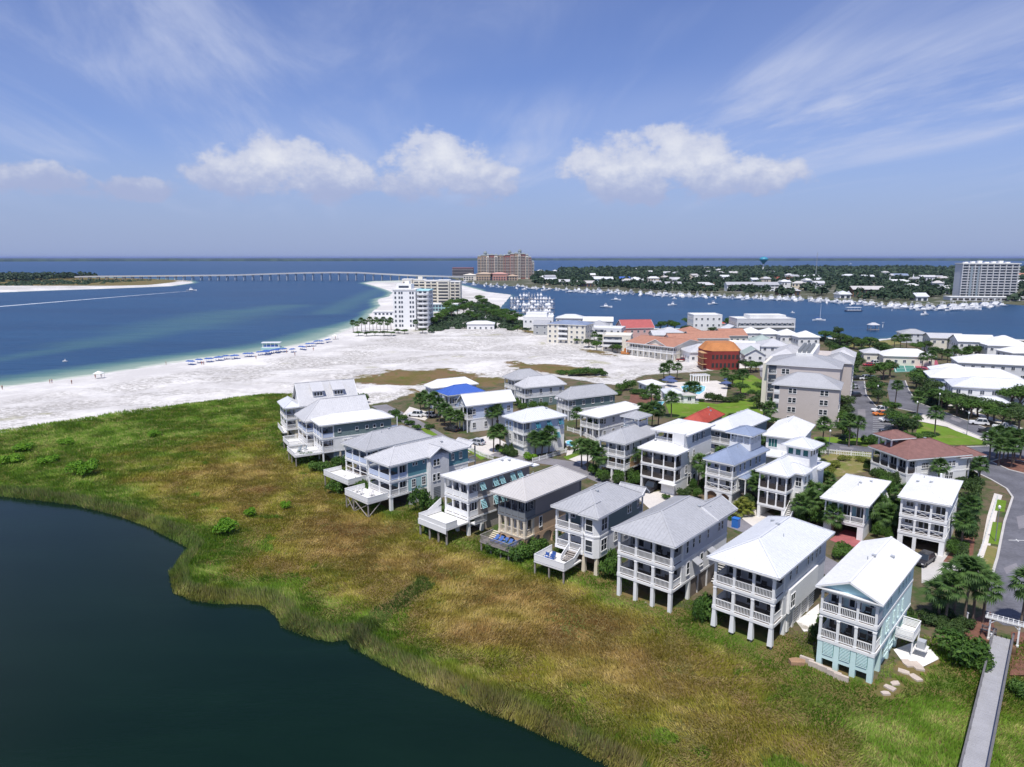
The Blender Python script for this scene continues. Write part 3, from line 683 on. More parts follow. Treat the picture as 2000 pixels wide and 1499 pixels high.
    # ---- roofs
    def roof(s, x0, x1, y0, y1, z, rise, kind='hip', m='white_metal_roof', seam=.5, inset=1.0, fascia='white_paint', name='roof', gable=None, thick=.2, cap=True):
        if not hasattr(s, 'rf'): s.rf = (x0, x1, y0, y1, z, rise, kind)
        w, d = x1-x0, y1-y0; cx, cy = (x0+x1)/2, (y0+y1)/2; A, B, C, D = (x0,y0,z),(x1,y0,z),(x1,y1,z),(x0,y1,z); pl = []; lines = []; zr = z + rise
        if kind == 'hip':
            if abs(w-d) < .3:
                T = (cx,cy,zr); pl = [(A,B,T),(B,C,T),(C,D,T),(D,A,T)]; lines = [(A,T),(B,T),(C,T),(D,T)]
            elif d > w:
                k = w/2*inset; T, U = (cx,y0+k,zr),(cx,y1-k,zr); pl = [(A,B,T),(B,C,U,T),(C,D,U),(D,A,T,U)]; lines = [(A,T),(B,T),(C,U),(D,U),(T,U)]
            else:
                k = d/2*inset; T, U = (x0+k,cy,zr),(x1-k,cy,zr); pl = [(A,B,U,T),(B,C,U),(C,D,T,U),(D,A,T)]; lines = [(A,T),(B,U),(C,U),(D,T),(T,U)]
        elif kind == 'gable_y':
            T, U = (cx,y0,zr),(cx,y1,zr); pl = [(B,C,U,T),(D,A,T,U)]; lines = [(T,U)]
        elif kind == 'gable_x':
            T, U = (x0,cy,zr),(x1,cy,zr); pl = [(A,B,U,T),(C,D,T,U)]; lines = [(T,U)]
        elif kind == 'half_y':                      # hipped at the front, gabled at the back
            k = w/2*inset; T, U = (cx,y0+k,zr),(cx,y1,zr); pl = [(A,B,T),(B,C,U,T),(D,A,T,U)]; lines = [(A,T),(B,T),(T,U)]
        elif kind == 'shed':                        # falls to the front
            pl = [(A,B,(x1,y1,zr),(x0,y1,zr))]
        mb = MB()
        up = Vector((0,0,.05))
        for q in pl:
            o = len(mb.v); mb.add([tuple(Vector(v)+up) for v in q], [tuple(range(len(q)))])
            if seam:
                P = [Vector(v)+up for v in q]; e = (P[1]-P[0]).normalized(); n = (P[1]-P[0]).cross(P[2]-P[0]).normalized(); sl = n.cross(e)
                uv = [((p-P[0]).dot(e), (p-P[0]).dot(sl)) for p in P]; u1 = uv[1][0]; cnt = int(u1/seam)
                for i in range(1, cnt):
                    u = u1*i/cnt; vs = []
                    for (a, b), (c, dd) in zip(uv, uv[1:]+uv[:1]):
                        if (a-u)*(c-u) < 0: vs.append(b+(dd-b)*(u-a)/(c-a))
                    if len(vs) == 2 and abs(vs[0]-vs[1]) > .3:
                        a, b = sorted(vs); mb.bar(P[0]+e*u+sl*a+n*.015, P[0]+e*u+sl*(b-.04)+n*.015, .045, .05)
        if kind != 'shed' and cap:
            for a, b in lines: mb.bar(Vector(a)+up*1.5, Vector(b)+up*1.5, .24, .05)
        o = s.put(name, mb, m)
        fb = MB()
        if kind in ('hip', 'half_y') or kind == 'shed':
            fb.box(x0+.02, x1-.02, y0+.02, y1-.02, z-thick, z+.035)
        elif kind == 'gable_y':
            fb.box(x0+.02, x0+.2, y0+.02, y1-.02, z-thick, z+.035); fb.box(x1-.2, x1-.02, y0+.02, y1-.02, z-thick, z+.035)
            for yy in (y0+.05, y1-.05):
                for xx in (x0, x1): fb.bar((xx,yy,z-.06),(cx,yy,zr-.06),.08,.2)
        else:
            fb.box(x0+.02, x1-.02, y0+.02, y0+.2, z-thick, z+.035); fb.box(x0+.02, x1-.02, y1-.2, y1-.02, z-thick, z+.035)
            for xx in (x0+.05, x1-.05):
                for yy in (y0, y1): fb.bar((xx,yy,z-.06),(xx,cy,zr-.06),.08,.2)
        s.put('fascia', fb, fascia, o)
        if gable:                                    # closing wall under the gable ends, set back under the roof
            b = s.oh
            if kind == 'gable_y':
                zz = zr - rise*.02; k = (w/2 - b) / (w/2)
                for ya, yb in ((y0+b, y0+b+.2), (y1-b-.2, y1-b)):
                    s.put('gable_wall', MB().add([(x0+b,ya,z-.02),(x1-b,ya,z-.02),(cx,ya,z+rise*k),(x0+b,yb,z-.02),(x1-b,yb,z-.02),(cx,yb,z+rise*k)], [(0,1,2),(5,4,3),(0,3,4,1),(1,4,5,2),(2,5,3,0)]), gable)
            else:
                k = (d/2 - b) / (d/2)
                for xa, xb in ((x0+b, x0+b+.2), (x1-b-.2, x1-b)):
                    s.put('gable_wall', MB().add([(xa,y0+b,z-.02),(xa,y1-b,z-.02),(xa,cy,z+rise*k),(xb,y0+b,z-.02),(xb,y1-b,z-.02),(xb,cy,z+rise*k)], [(2,1,0),(3,4,5),(1,4,3,0),(2,5,4,1),(0,3,5,2)]), gable)
        return o
    # ---- a storey, with an open gallery at the front when porch > 0
    def storey(s, z0, z1, wall, porch=0.0, bays=3, rail='baluster', rail_m='white_paint', post=.26, back=0.0, doors=True, screen=False, trim='white_paint', x0=0.0, x1=None, y1=None, floor_m='porch_floor', rail_h=1.0, post_m='white_paint', furniture=True, fascia=.34, side_open=True, xr=None):
        x1 = s.W if x1 is None else x1; y1 = s.D - back if y1 is None else y1; pw = post
        s.box('wall', x0+.02, x1-.02, porch, y1, z0, z1-.004, wall)
        t = MB(); t.box(x0-.03, x1+.03, porch+.004 if porch else -.03, y1+.03, z0-fascia+.02, z0-.02); s.put('trim', t, trim)
        if porch:
            mb = MB(); mb.box(x0-.05, x1+.05, -.06, porch-.004, z0-fascia, z0); s.put('gallery_floor', mb, trim)
            s.box('floor_boards', x0+.06, x1-.06, .06, porch-.01, z0+.002, z0+.03, floor_m)
            s.box('beam', x0+.01, x1-.01, .02, pw*.85, z1-.62, z1-.22 if z1 < s.ze - .1 else z1-.21, trim)
            for xx in (x0+.02, x1-.02-pw*.8): s.box('beam', xx, xx+pw*.8, pw*.85+.003, porch-.003, z1-.62, z1-.222, trim)
            s.box('ceiling', x0+.03, x1-.03, .04, porch-.005, z1-.215 if z1 >= s.ze-.1 else z1-.40, z1-.205 if z1 >= s.ze-.1 else z1-.36, trim)
            px = [x0+pw/2 + (x1-x0-pw)*i/bays for i in range(bays+1)]
            for x in px: s.post(x, pw/2, z0, z1-.62, pw, post_m)
            if porch > 2.6: 
                for x in (px[0], px[-1]): s.post(x, porch-pw/2-.01, z0, z1-.62, pw*.9, post_m)
            for a, b in zip(px, px[1:]): s.rail(a+pw/2, pw/2, b-pw/2, pw/2, z0, rail_m, style=rail, h=rail_h)
            s.rail(px[0], pw, px[0], porch-.02, z0, rail_m, style=rail, h=rail_h); s.rail(px[-1], pw, px[-1], porch-.02, z0, rail_m, style=rail, h=rail_h)
            bw = (x1-x0)/bays
            for i in range(bays):
                c = x0 + bw*(i+.5)
                if doors: s.door('front', c, z0+.03, min(1.7, bw*.62), 2.15, pl=porch) if (i + int(z0)) % 3 != 2 else s.win('front', c, z0+.9, min(1.1, bw*.45), 1.2, pl=porch)
            if screen:
                g = MB()
                for a, b in zip(px, px[1:]): g.add([(a+pw/2,pw*.6,z0+.05),(b-pw/2,pw*.6,z0+.05),(b-pw/2,pw*.6,z1-.62),(a+pw/2,pw*.6,z1-.62)], [(0,1,2,3)])
                g.add([(px[-1],pw,z0+.05),(px[-1],porch,z0+.05),(px[-1],porch,z1-.62),(px[-1],pw,z1-.62)], [(0,1,2,3)])
                s.put('insect_screen', g, 'insect_screen')
    def wins(s, f, z, ys, w=.8, h=1.4, nx=2, ny=2, **k):
        for y in ys: s.win(f, y, z, w, h, nx, ny, **k)
    def stilts(s, z1, nx=3, ys=(0,), w=.4, w0=None, m='white_paint', dark_from=3.5, z0=-.9, dark='dark_interior', inset=.0):
        for y in ys:
            for i in range(nx+1):
                x = w/2 + inset + (s.W - w - 2*inset)*i/nx; s.post(x, y + w/2, z0, z1, w, m, 'stilt', w0, cap=False)
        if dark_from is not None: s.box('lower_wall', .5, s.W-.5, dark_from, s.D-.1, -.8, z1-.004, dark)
    def garage(s, z1, openings, wall, depth=6.0, ztop=2.5, pillar=.35, z0=-.6):
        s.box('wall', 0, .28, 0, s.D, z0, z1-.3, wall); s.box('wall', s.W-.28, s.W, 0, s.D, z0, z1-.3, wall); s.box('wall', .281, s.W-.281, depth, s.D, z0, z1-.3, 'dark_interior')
        s.box('back_wall', .29, s.W-.29, s.D-.2, s.D-.003, z0, z1-.32, wall)
        mb = MB(); xs_ = [.281]
        for a, b in openings: xs_ += [a, b]
        xs_.append(s.W-.281)
        for i in range(0, len(xs_), 2):
            if xs_[i+1]-xs_[i] > .02: mb.box(xs_[i], xs_[i+1], .003, pillar, z0, z1-.3)
        for a, b in openings: mb.box(a+.001, b-.001, .006, pillar-.003, ztop, z1-.301)
        s.put('front_wall', mb, wall)
    def lounge(s, x, y, z, rz=0.0, m='dark_furniture'):
        """porch chair"""
        c, sn = math.cos(rz), math.sin(rz); T = lambda a, b, zz: (x+a*c-b*sn, y+a*sn+b*c, z+zz)
        e = empty('porch_chair', (0,0,0)); bpy.data.objects.remove(e)
        mb = MB(); mb.bar(T(-.3,0,.42), T(.3,0,.42), .55, .06); mb.bar(T(-.3,.28,.45), T(-.3,.42,1.05), .06); mb.bar(T(.3,.28,.45), T(.3,.42,1.05), .06)
        mb.bar(T(-.3,.36,.80), T(.3,.36,.80), .05, .5)
        for a in (-.3,.3):
            for b in (-.25,.25): mb.bar(T(a,b,0), T(a,b,.62 if b < 0 else .45), .05)
            mb.bar(T(a,-.28,.63), T(a,.3,.63), .07, .04)
        return mb
CH_ORD = ['leftmost', 'second left', 'third left', 'fourth left']; CH_COL = {'dark_furniture':'dark','canvas_blue':'blue','white_deck':'white','slate_siding':'grey'}
def chairs_on(h, z, ys, xs_, where, n0=0, m='dark_furniture'):
    for i, (x, y) in enumerate(zip(xs_, ys)):
        mb = h.lounge(0, 0, 0); p = h.w2(x, y)
        o = mb.build('porch_chair', m); o.location = (p[0], p[1], z); o.rotation_euler = (0, 0, h.th)
        nn = len(xs_); q = sorted(xs_).index(x); tag(o, f'{CH_ORD[q] if nn > 2 or q == 0 else "right"} {CH_COL[m]} chair on the {where}', 'chair', f'chairs on the {where}')

# ================================================================== the row of stilt houses facing the marsh
# -- mint house
h = House('beach_house', 'mint green three storey house with white gabled roof and teal louvre panels', (1591.6,1145.5), (1726.4,1183.1), (1805.3,1087.2), 9.4, .55)
W_, D_ = h.W, h.D
for i in range(4):
    x = .28 + (W_-.56)*i/3; h.post(x, .28, -1.2, 3.35, .56, 'mint_wall', 'pillar', cap=False)
bw = (W_-.56)/3
for i in range(3):
    a = .56 + bw*i; b = bw*(i+1)
    h.box('lintel', a+.002, b-.002, .04, .5, .95, 1.45, 'mint_wall'); h.box('lintel', a+.002, b-.002, .04, .5, 3.0, 3.348, 'mint_wall')
    lv = MB().box(a+.05, b-.05, .05, .10, 1.46, 2.995).build('louver_panel', 'teal_louver', h.e)
    for k in range(9):
        zz = 1.50 + k*.168; MB().box(a+.06, b-.06, -.05, .045, zz, zz+.07).build('slat', 'mint', lv)
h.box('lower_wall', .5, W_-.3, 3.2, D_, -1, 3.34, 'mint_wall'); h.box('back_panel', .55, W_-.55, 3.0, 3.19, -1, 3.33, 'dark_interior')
for i, y in enumerate((3.2, 6.6, 10.0, 13.2)):
    if y < D_-.4: h.post(W_-.28, y, -1.2, 3.35, .5, 'mint_wall', 'pillar', cap=False)
h.storey(3.35, 6.5, 'mint', 2.6, 3, post=.30, screen=True); h.storey(6.5, 9.4, 'mint', 2.6, 3, post=.26)
h.roof(-.55, W_+.55, -.55, D_+.55, 9.4, 1.5, 'gable_y', 'white_metal_roof', gable='mint_deep')  # gable end deeper mint: shade of the roof overhang put into its colour
h.put('pent_roof', MB().box(-.5, W_+.5, -.56, .35, 9.26, 9.38), 'white_paint')
h.frame_mat = 'mint'; h.wins('right', 7.3, (3.8, 5.0, 8.6, 10.2, 11.6, 13.2), .45, 1.3, 1, 2); h.wins('right', 4.2, (4.1, 4.9, 7.2, 9.0, 11.0), .4, 1.4, 1, 2)
h.wins('right', 1.4, (4.8, 7.0, 9.4), 1.3, .5, 2, 1); h.wins('left', 4.1, (4.5, 9), .8, 1.4); h.wins('left', 7.3, (4.5, 9), .8, 1.3); h.wins('back', 4.1, (2, 4.5), .8, 1.4); h.wins('back', 7.2, (2, 4.5), .8, 1.4)
# side deck with horizontal boards
x0 = W_ + .06; h.box('side_deck', x0, x0+1.9, 8.6, 12.0, 1.85, 2.05, 'white_deck')
for a in ((x0+1.85, 8.65, x0+1.85, 11.95), (x0, 8.65, x0+1.85, 8.65), (x0, 11.95, x0+1.85, 11.95)): h.rail(*a, 2.05, style='slats', h=1.05)
for yy in (8.75, 11.85): h.post(x0+1.8, yy, -.3, 2.0, .14, cap=False)
h.box('bin_platform', x0+1.95, x0+3.2, 9.0, 10.5, .9, 1.02, 'white_deck'); h.put('condenser_unit', MB().box(x0+2.15, x0+2.95, 9.25, 10.15, 1.03, 1.9), 'steel')
chairs_on(h, 3.38, (1.5,1.6,1.5,1.4), (1.2, 2.6, 4.1, 5.0), 'middle gallery of the mint green house'); chairs_on(h, 6.53, (1.5,1.6), (1.4, 4.4), 'top gallery of the mint green house')
A1 = h
# -- white house with tapered stilts
h = House('beach_house', 'white house with bright white hip roof raised on thick tapered stilts', (1378.6,1089.4), (1524.4,1131), (1636.7,1041.2), 9.2, .75)
W_, D_ = h.W, h.D
h.stilts(2.55, 3, (0, 4.6), .42, .60, z0=.25, dark_from=None); h.stilts(.6, 3, (0.1,), .2, None, 'grey_wood', None)
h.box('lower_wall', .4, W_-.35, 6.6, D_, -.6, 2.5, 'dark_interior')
for i in range(4):
    y = 4.2 + i*2.6
    if y > D_-1: continue
    h.post(W_-.3, y, -.8, 2.5, .4, 'white_paint', 'pillar', .55, cap=False)
    for k in range(7): h.box('slat', W_-.22, W_-.17, y+.3, y+2.3, .1+k*.33, .1+k*.33+.17, 'white_paint')
h.storey(2.85, 6.0, 'light_grey_siding', 3.2, 3, post=.36, screen=True); h.storey(6.0, 9.2, 'light_grey_siding', 3.2, 3, post=.32, screen=True)
h.roof(-.75, W_+.75, -.75, D_+.75, 9.2, 2.3, 'hip', 'cool_white_roof')
h.win('right', 5.0, 3.5, 1.3, 1.7, 2, 2); h.wins('right', 3.9, (11, 13.4), .5, 1.2, 1, 2); h.wins('right', 7.0, (4.6, 6.6, 10.4, 11.8, 13.4, 14.6), .5, 1.3, 1, 2)
h.wins('left', 4.0, (5, 10), .8, 1.4); h.wins('left', 7.1, (5, 10), .8, 1.4); h.wins('back', 7.1, (2, 5), .8, 1.4); h.wins('back', 4.0, (2, 5), .8, 1.4)
h.put('side_bay', MB().box(W_+.004, W_+.35, 4.0, 13.5, 2.9, 5.95), 'white_siding')
for o_ in [o for o in h.e.children if o.name.startswith('window')][:3]: o_.location = (.35, 0, 0)
chairs_on(h, 2.88, (1.8,1.7,1.9), (1.6, 4.2, 6.2), 'lower gallery of the white house on tapered stilts'); chairs_on(h, 6.03, (1.8,1.7), (2.0, 5.4), 'upper gallery of the white house on tapered stilts')
A2 = h
# -- grey roofed white house on square stilts
h = House('beach_house', 'white house with grey hip roof on tall square white stilts', (1192.2,1033.3), (1320.2,1070.1), (1438.4,998.1), 9.35, .75)
W_, D_ = h.W, h.D
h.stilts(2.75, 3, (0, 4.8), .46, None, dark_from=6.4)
for i in range(3):
    y = 4.9 + i*2.7; h.post(W_-.2, y, -.8, 2.7, .3, 'white_paint', 'pillar', cap=False); h.box('lattice_panel', W_-.2, W_-.14, y+.2, y+2.5, -.5, 2.6, 'porch_floor')
h.storey(3.0, 6.15, 'white_siding', 3.0, 3, post=.38, screen=True); h.storey(6.15, 9.35, 'light_grey_siding', 3.0, 3, post=.34, screen=True)  # upper storey greyer than the lower: eave shade put into its colour
h.roof(-.75, W_+.75, -.75, D_+.75, 9.35, 2.3, 'hip', 'grey_metal_roof')
h.roof(W_*.45, W_+.75, D_*.70, D_+1.6, 9.40, 1.45, 'gable_y', 'grey_metal_roof', gable='pale_blue_siding')
h.win('right', 3.9, 6.9, .6, 1.8, 1, 2); h.wins('right', 7.2, (5.6, 7.3, 9.8, 13.2, 14.2), .5, 1.2, 1, 2); h.wins('right', 3.8, (4.3, 8.2), .7, 1.7, 1, 2)
h.wins('left', 4.0, (5, 10), .8, 1.4); h.wins('left', 7.1, (5, 10), .8, 1.4); h.wins('back', 7.2, (2, 5), .8, 1.4)
for y in (6.2, 10.6): h.put('canopy', MB().add([(W_+.01,y-.8,5.5),(W_+.01,y+.8,5.5),(W_+.9,y+.8,5.0),(W_+.9,y-.8,5.0),(W_+.01,y-.8,5.4),(W_+.01,y+.8,5.4),(W_+.9,y+.8,4.9),(W_+.9,y-.8,4.9)], [(0,1,2,3),(7,6,5,4),(3,2,6,7),(0,3,7,4),(1,5,6,2)]), 'grey_metal_roof')
for k in range(9): h.box('stair_tread', W_+.05, W_+1.1, 11.4+k*.28, 11.7+k*.28, .25+k*.28, .33+k*.28, 'white_deck')
chairs_on(h, 3.03, (1.6,1.7,1.5), (1.7, 4.3, 6.4), 'lower gallery of the house on square stilts'); chairs_on(h, 6.18, (1.7,1.6), (5.2, 6.6), 'upper gallery of the house on square stilts')
A3 = h
# -- sage house with corner bay
h = House('beach_house', 'dark sage house with grey roof, white corner bay and stepped deck', (1074,988.8), (1172,1013.6), (1262,966), 8.95, .6)
W_, D_ = h.W, h.D; xb = W_ - 2.5
for x in (W_-.3, xb+.1): h.post(x, .3, -.9, 2.6, .42, 'cream_stucco', 'pillar', .62, cap=False)
for y in (3.5, 6.5, 9.5):
    h.post(W_-.3, y, -.8, 2.6, .5, 'cream_stucco', 'pillar', cap=False)
h.box('lower_wall', .4, W_-.6, 3.2, D_, -.7, 2.58, 'rust'); h.box('lower_wall', W_-.58, W_-.2, 3.9, D_, -.7, 2.57, 'cream_stucco')
h.storey(2.9, 5.85, 'white_siding', 2.6, 2, x1=xb, post=.28, y1=2.7); h.storey(5.85, 8.95, 'sage_siding', 2.6, 2, x1=xb, post=.26, y1=2.7)
h.box('wall', .02, W_-.02, 2.702, D_, 2.6, 5.85, 'light_grey_siding'); h.box('wall', .02, W_-.03, 2.703, D_, 5.855, 8.94, 'sage_siding')
bay = [(xb+.01,2.7),(xb+.01,.3),(xb+.5,-.35),(W_-.5,-.35),(W_+.1,.3),(W_+.1,2.7)]
h.put('bay', MB().prism(bay, 2.6, 8.9), 'white_paint'); h.put('trim', MB().prism([(x + (.06 if x > xb+1 else -.06), y-.06) for x, y in bay], 5.7, 5.95), 'white_paint')
for z in (3.5, 6.6):
    h.win('front', (xb+W_)/2, z, 1.1, 1.7, 1, 2, pl=-.35); h.win('right', 1.5, z, 1.5, 1.7, 2, 2, pl=W_+.1)
h.box('trim', W_-.01, W_+.03, 2.75, D_, 5.72, 5.95, 'white_paint')
h.roof(-.6, W_+.6, -.6, D_+.6, 8.95, 2.2, 'hip', 'grey_metal_roof'); h.roof(xb-.4, W_+.62, -.95, 2.4, 8.99, 1.3, 'half_y', 'grey_metal_roof')
h.wins('right', 7.0, (8.6, 9.3, 11.6), .45, 1.2, 1, 2); h.wins('right', 3.8, (5.0, 8.0), .8, 1.4); h.wins('left', 6.9, (5, 9), .8, 1.4); h.wins('left', 3.8, (5, 9), .8, 1.4)
# deck below with steps
h.box('deck', -.6, xb-.1, -4.6, -.07, 1.55, 1.75, 'white_deck')
for a in ((-.55,-4.55,xb-.15,-4.55), (-.55,-4.55,-.55,-.1), (xb-.15,-4.55,xb-.15,-2.2)): h.rail(*a, 1.75, style='solid')
for x in (-.5, 2.0, xb-.3):
    h.post(x, -4.4, -1, 1.55, .2, 'grey_wood', 'deck_post', cap=False)
for k in range(6): h.box('stair_tread', xb-2.3, xb-.4, -.1-.32*(k+1), -.1-.32*k, 2.62-.19*k, 2.7-.19*k, 'grey_wood')
for x in (xb-2.4, xb-.3): h.put('stair_rail', MB().bar((x,-.1,3.7),(x,-2.1,2.5),.1,.08).bar((x,-.1,3.2),(x,-2.1,2.0),.05,.5), 'white_paint')
chairs_on(h, 1.75, (-3.2,-3.3,-2.4), (.6, 1.6, 1.2), 'stepped deck of the dark sage house', m='canvas_blue')
# rear balcony
h.box('rear_balcony', W_-2.6, W_-.2, D_+.02, D_+1.5, 5.7, 5.85, 'white_deck'); h.rail(W_-.25, D_+.05, W_-.25, D_+1.45, 5.85, 'slate_siding'); h.rail(W_-2.55, D_+1.45, W_-.25, D_+1.45, 5.85, 'slate_siding'); h.post(W_-.25, D_+1.4, 0, 8.9, .2, cap=False)
h.roof(W_*.45, W_+.6, D_-.2, D_+2.2, 8.97, .9, 'gable_x', 'grey_metal_roof', gable=None)
A4 = h
# -- beige stucco house
h = House('beach_house', 'beige stucco house with pale grey hip roof and blue loungers on its deck', (955.7,961.2), (1027.7,980.7), (1150,931.3), 8.9, .95)
W_, D_ = h.W, h.D
def arcade(h, z0, z1, spans, f, m, arch=True, dark='dark_interior', pl=None, rec=.35):
    """wall of piers with arched or square openings"""
    L_ = h.W if f in ('front','back') else h.D; mb = MB(); xs_ = [0.0]
    for a, b in spans: xs_ += [a, b]
    xs_.append(L_)
    for i in range(0, len(xs_), 2):
        if xs_[i+1]-xs_[i] > .03: h.fbox(mb, f, xs_[i], xs_[i+1], -rec, 0, z0, z1, pl)
    for a, b in spans:
        r = (b-a)/2 if arch else 0; top = z1 - .35; n = 8 if arch else 1
        for k in range(n):
            xa, xb_ = a+(b-a)*k/n, a+(b-a)*(k+1)/n; u = abs((k+.5)/n*2-1); zz = top - (r*.7*(1-math.sqrt(max(0, 1-u*u))) if arch else 0)
            h.fbox(mb, f, xa, xb_, -rec+.002, -.002, zz, z1-.002, pl)
    h.put('arcade', mb, m)
    g = MB(); h.fbox(g, f, spans[0][0], spans[-1][1], -rec-.12, -rec-.06, z0, z1, pl); h.put('screen', g, dark)  # backing sheet: near-black default puts the openings' inner shade into colour
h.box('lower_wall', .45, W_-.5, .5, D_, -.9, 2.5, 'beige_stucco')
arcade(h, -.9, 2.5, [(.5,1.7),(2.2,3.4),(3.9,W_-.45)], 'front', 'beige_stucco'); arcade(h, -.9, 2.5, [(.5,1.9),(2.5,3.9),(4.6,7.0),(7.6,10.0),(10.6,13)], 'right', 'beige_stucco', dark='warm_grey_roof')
h.box('wall', .03, W_-.03, 2.4, D_, 2.5, 5.6, 'beige_stucco'); h.box('floor_slab', -.05, W_+.05, -.05, 2.39, 2.4, 2.6, 'cream_stucco')
for i in range(5): h.post(.22+(W_-.44)*i/4, .22, 2.6, 5.2, .40, 'cream_stucco', 'pillar')
h.box('beam', 0, W_, .01, .42, 5.2, 5.6, 'cream_stucco'); h.box('beam', W_-.42, W_-.003, .43, 2.38, 5.2, 5.59, 'cream_stucco'); h.post(W_-.22, 2.2, 2.6, 5.2, .36, 'cream_stucco', 'pillar')
for i in range(4):
    c = .22+(W_-.44)*(i+.5)/4; h.rail(c-.5, .2, c+.5, .2, 2.6, 'cream_stucco'); h.door('front', c, 2.62, 1.0, 2.2, pl=2.4, leaves=1)
h.rail(W_-.2, .45, W_-.2, 2.0, 2.6, 'cream_stucco')
h.storey(5.6, 8.9, 'taupe_siding', 2.6, 4, rail_m='grey_trim', post=.18, post_m='grey_trim', trim='grey_trim', screen=True, rail='solid')
h.roof(-.95, W_+.95, -.95, D_+.95, 8.9, 2.1, 'hip', 'warm_grey_roof', fascia='warm_grey_roof'); h.wins('right', 3.4, (3.9, 8.2), .6, 1.6, 1, 2); h.wins('left', 6.6, (5, 9), .8, 1.4); h.wins('left', 3.4, (5, 9), .8, 1.4)
h.post(W_-.2, D_+.5, 0, 8.8, .2, 'grey_trim', cap=False)
h.box('deck', -1.0, W_-.4, -3.3, -.07, 1.3, 1.5, 'grey_wood')
for a in ((-.95,-3.25,W_-.45,-3.25), (-.95,-3.25,-.95,-.1), (W_-.45,-3.25,W_-.45,-.1)): h.rail(*a, 1.5, 'grey_wood')
for x in (-.8, 1.2, 3.2, W_-.6): h.post(x, -3.1, -1, 1.3, .18, 'grey_wood', 'deck_post', cap=False)
for k in range(5): h.box('stair_tread', -.8, .5, -.35-.3*k, -.08-.3*k, 2.3-.2*k, 2.38-.2*k, 'cream_stucco')
for i in range(5):
    mb = MB(); mb.box(-.3,.3,-.9,.25,.30,.40); mb.add([(-.3,.25,.34),(.3,.25,.34),(.3,.85,.85),(-.3,.85,.85),(-.3,.30,.28),(.3,.30,.28),(.3,.9,.79),(-.3,.9,.79)], [(0,1,2,3),(7,6,5,4),(0,3,7,4),(1,5,6,2),(3,2,6,7)])
    for a in (-.26,.26):
        for b in (-.8,.2): mb.box(a-.03,a+.03,b-.03,b+.03,0,.3)
    p = h.w2(.9 + i*.92, -1.8); o = mb.build('sun_lounger', 'canvas_blue'); o.location = (p[0], p[1], 1.5); o.rotation_euler = (0,0,h.th)
    tag(o, f'{["first","second","third","fourth","fifth"][i]} blue sun lounger from the left on the beige house deck', 'lounger', 'blue loungers on the beige house deck')
A5 = h
# -- taupe house with aqua shutters
h = House('beach_house', 'taupe house with white hip roof, aqua propped shutters and white front deck', (860.2,928.3), (913.1,945.8), (1040.8,906), 9.1, .5)
W_, D_ = h.W, h.D
h.box('lower_wall', .3, W_-.3, 3.6, D_, -.7, 2.7, 'taupe_siding'); h.stilts(2.7, 2, (0,3.0), .36, .6, dark_from=None)
h.storey(2.95, 6.0, 'taupe_siding', 2.3, 3, rail='solid', post=.26); h.storey(6.0, 9.1, 'taupe_siding', 2.3, 3, rail='solid', post=.24)
h.roof(-.5, W_+.5, -.5, D_+.5, 9.1, 1.1, 'hip', 'white_metal_roof')
for y in (3.0, 6.0, 7.6, 10.2, 12.0): h.win('right', y, 7.2, .7, 1.2, shutter='aqua_shutter')
for y in (3.2, 6.2, 7.8): h.win('right', y, 4.0, .7, 1.4, shutter='aqua_shutter')
h.wins('left', 7.2, (5, 9), .8, 1.3); h.wins('left', 4.0, (5, 9), .8, 1.3)
h.box('deck', -.9, W_+.2, -5.0, -.07, 2.25, 2.5, 'white_deck'); h.box('deck_apron', -.95, W_+.25, -5.06, -5.0, 1.75, 2.7, 'white_paint')
for a in ((-.85,-4.95,W_+.15,-4.95), (-.85,-4.95,-.85,-.1), (W_+.15,-4.95,W_+.15,-2.6)): h.rail(*a, 2.5, style='solid')
for x in (-.8, 1.6, 3.8, W_): h.post(x, -4.7, -1, 2.25, .24, 'grey_wood', 'deck_post', cap=False)
h.put('stair_wall', MB().add([(-.9,-.1,3.9),(-.9,-3.2,2.6),(-.9,-3.2,3.5),(-.9,-.1,5.0),(-.8,-.1,3.9),(-.8,-3.2,2.6),(-.8,-3.2,3.5),(-.8,-.1,5.0)], [(0,1,2,3),(7,6,5,4),(3,2,6,7),(0,3,7,4)]), 'white_paint')
h.put('side_canopy', MB().box(W_-.9, W_+.4, D_+.51, D_+2.2, 8.4, 8.6), 'white_paint'); h.box('side_ramp', W_+.3, W_+1.3, .2, 3.0, 2.1, 2.3, 'white_deck'); h.rail(W_+1.3, .2, W_+1.3, 3.0, 2.3, 'grey_trim', style='slats')
A6 = h
# -- teal house
h = House('beach_house', 'two tone teal house with pale grey roof, lounge deck and cross braced posts', (713.2,893.8), (756.5,912.5), (915,872), 8.5, .5)
W_, D_ = h.W, h.D
h.box('lower_wall', .3, W_-.25, 5.4, D_, -.6, 2.5, 'white_siding'); h.post(W_-.3, .3, -.8, 2.6, .55, cap=False, name='pillar'); h.post(W_-.3, 4.6, -.8, 2.6, .5, cap=False, name='pillar')
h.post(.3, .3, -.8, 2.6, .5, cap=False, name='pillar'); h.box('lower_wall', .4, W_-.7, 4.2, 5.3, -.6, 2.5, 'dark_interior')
h.storey(2.7, 5.5, 'light_teal', 4.0, 2, post=.24, rail_m='white_paint', y1=13.5); h.storey(5.5, 8.5, 'teal_siding', 4.0, 2, post=.24, rail_m='pale_blue_siding', rail='solid')
h.box('wall', .5, W_-.03, 13.51, D_, 2.4, 5.48, 'white_siding')
h.post(W_-.14, 2.0, 2.7, 4.9, .22); h.post(W_-.14, 2.0, 5.5, 7.9, .22)
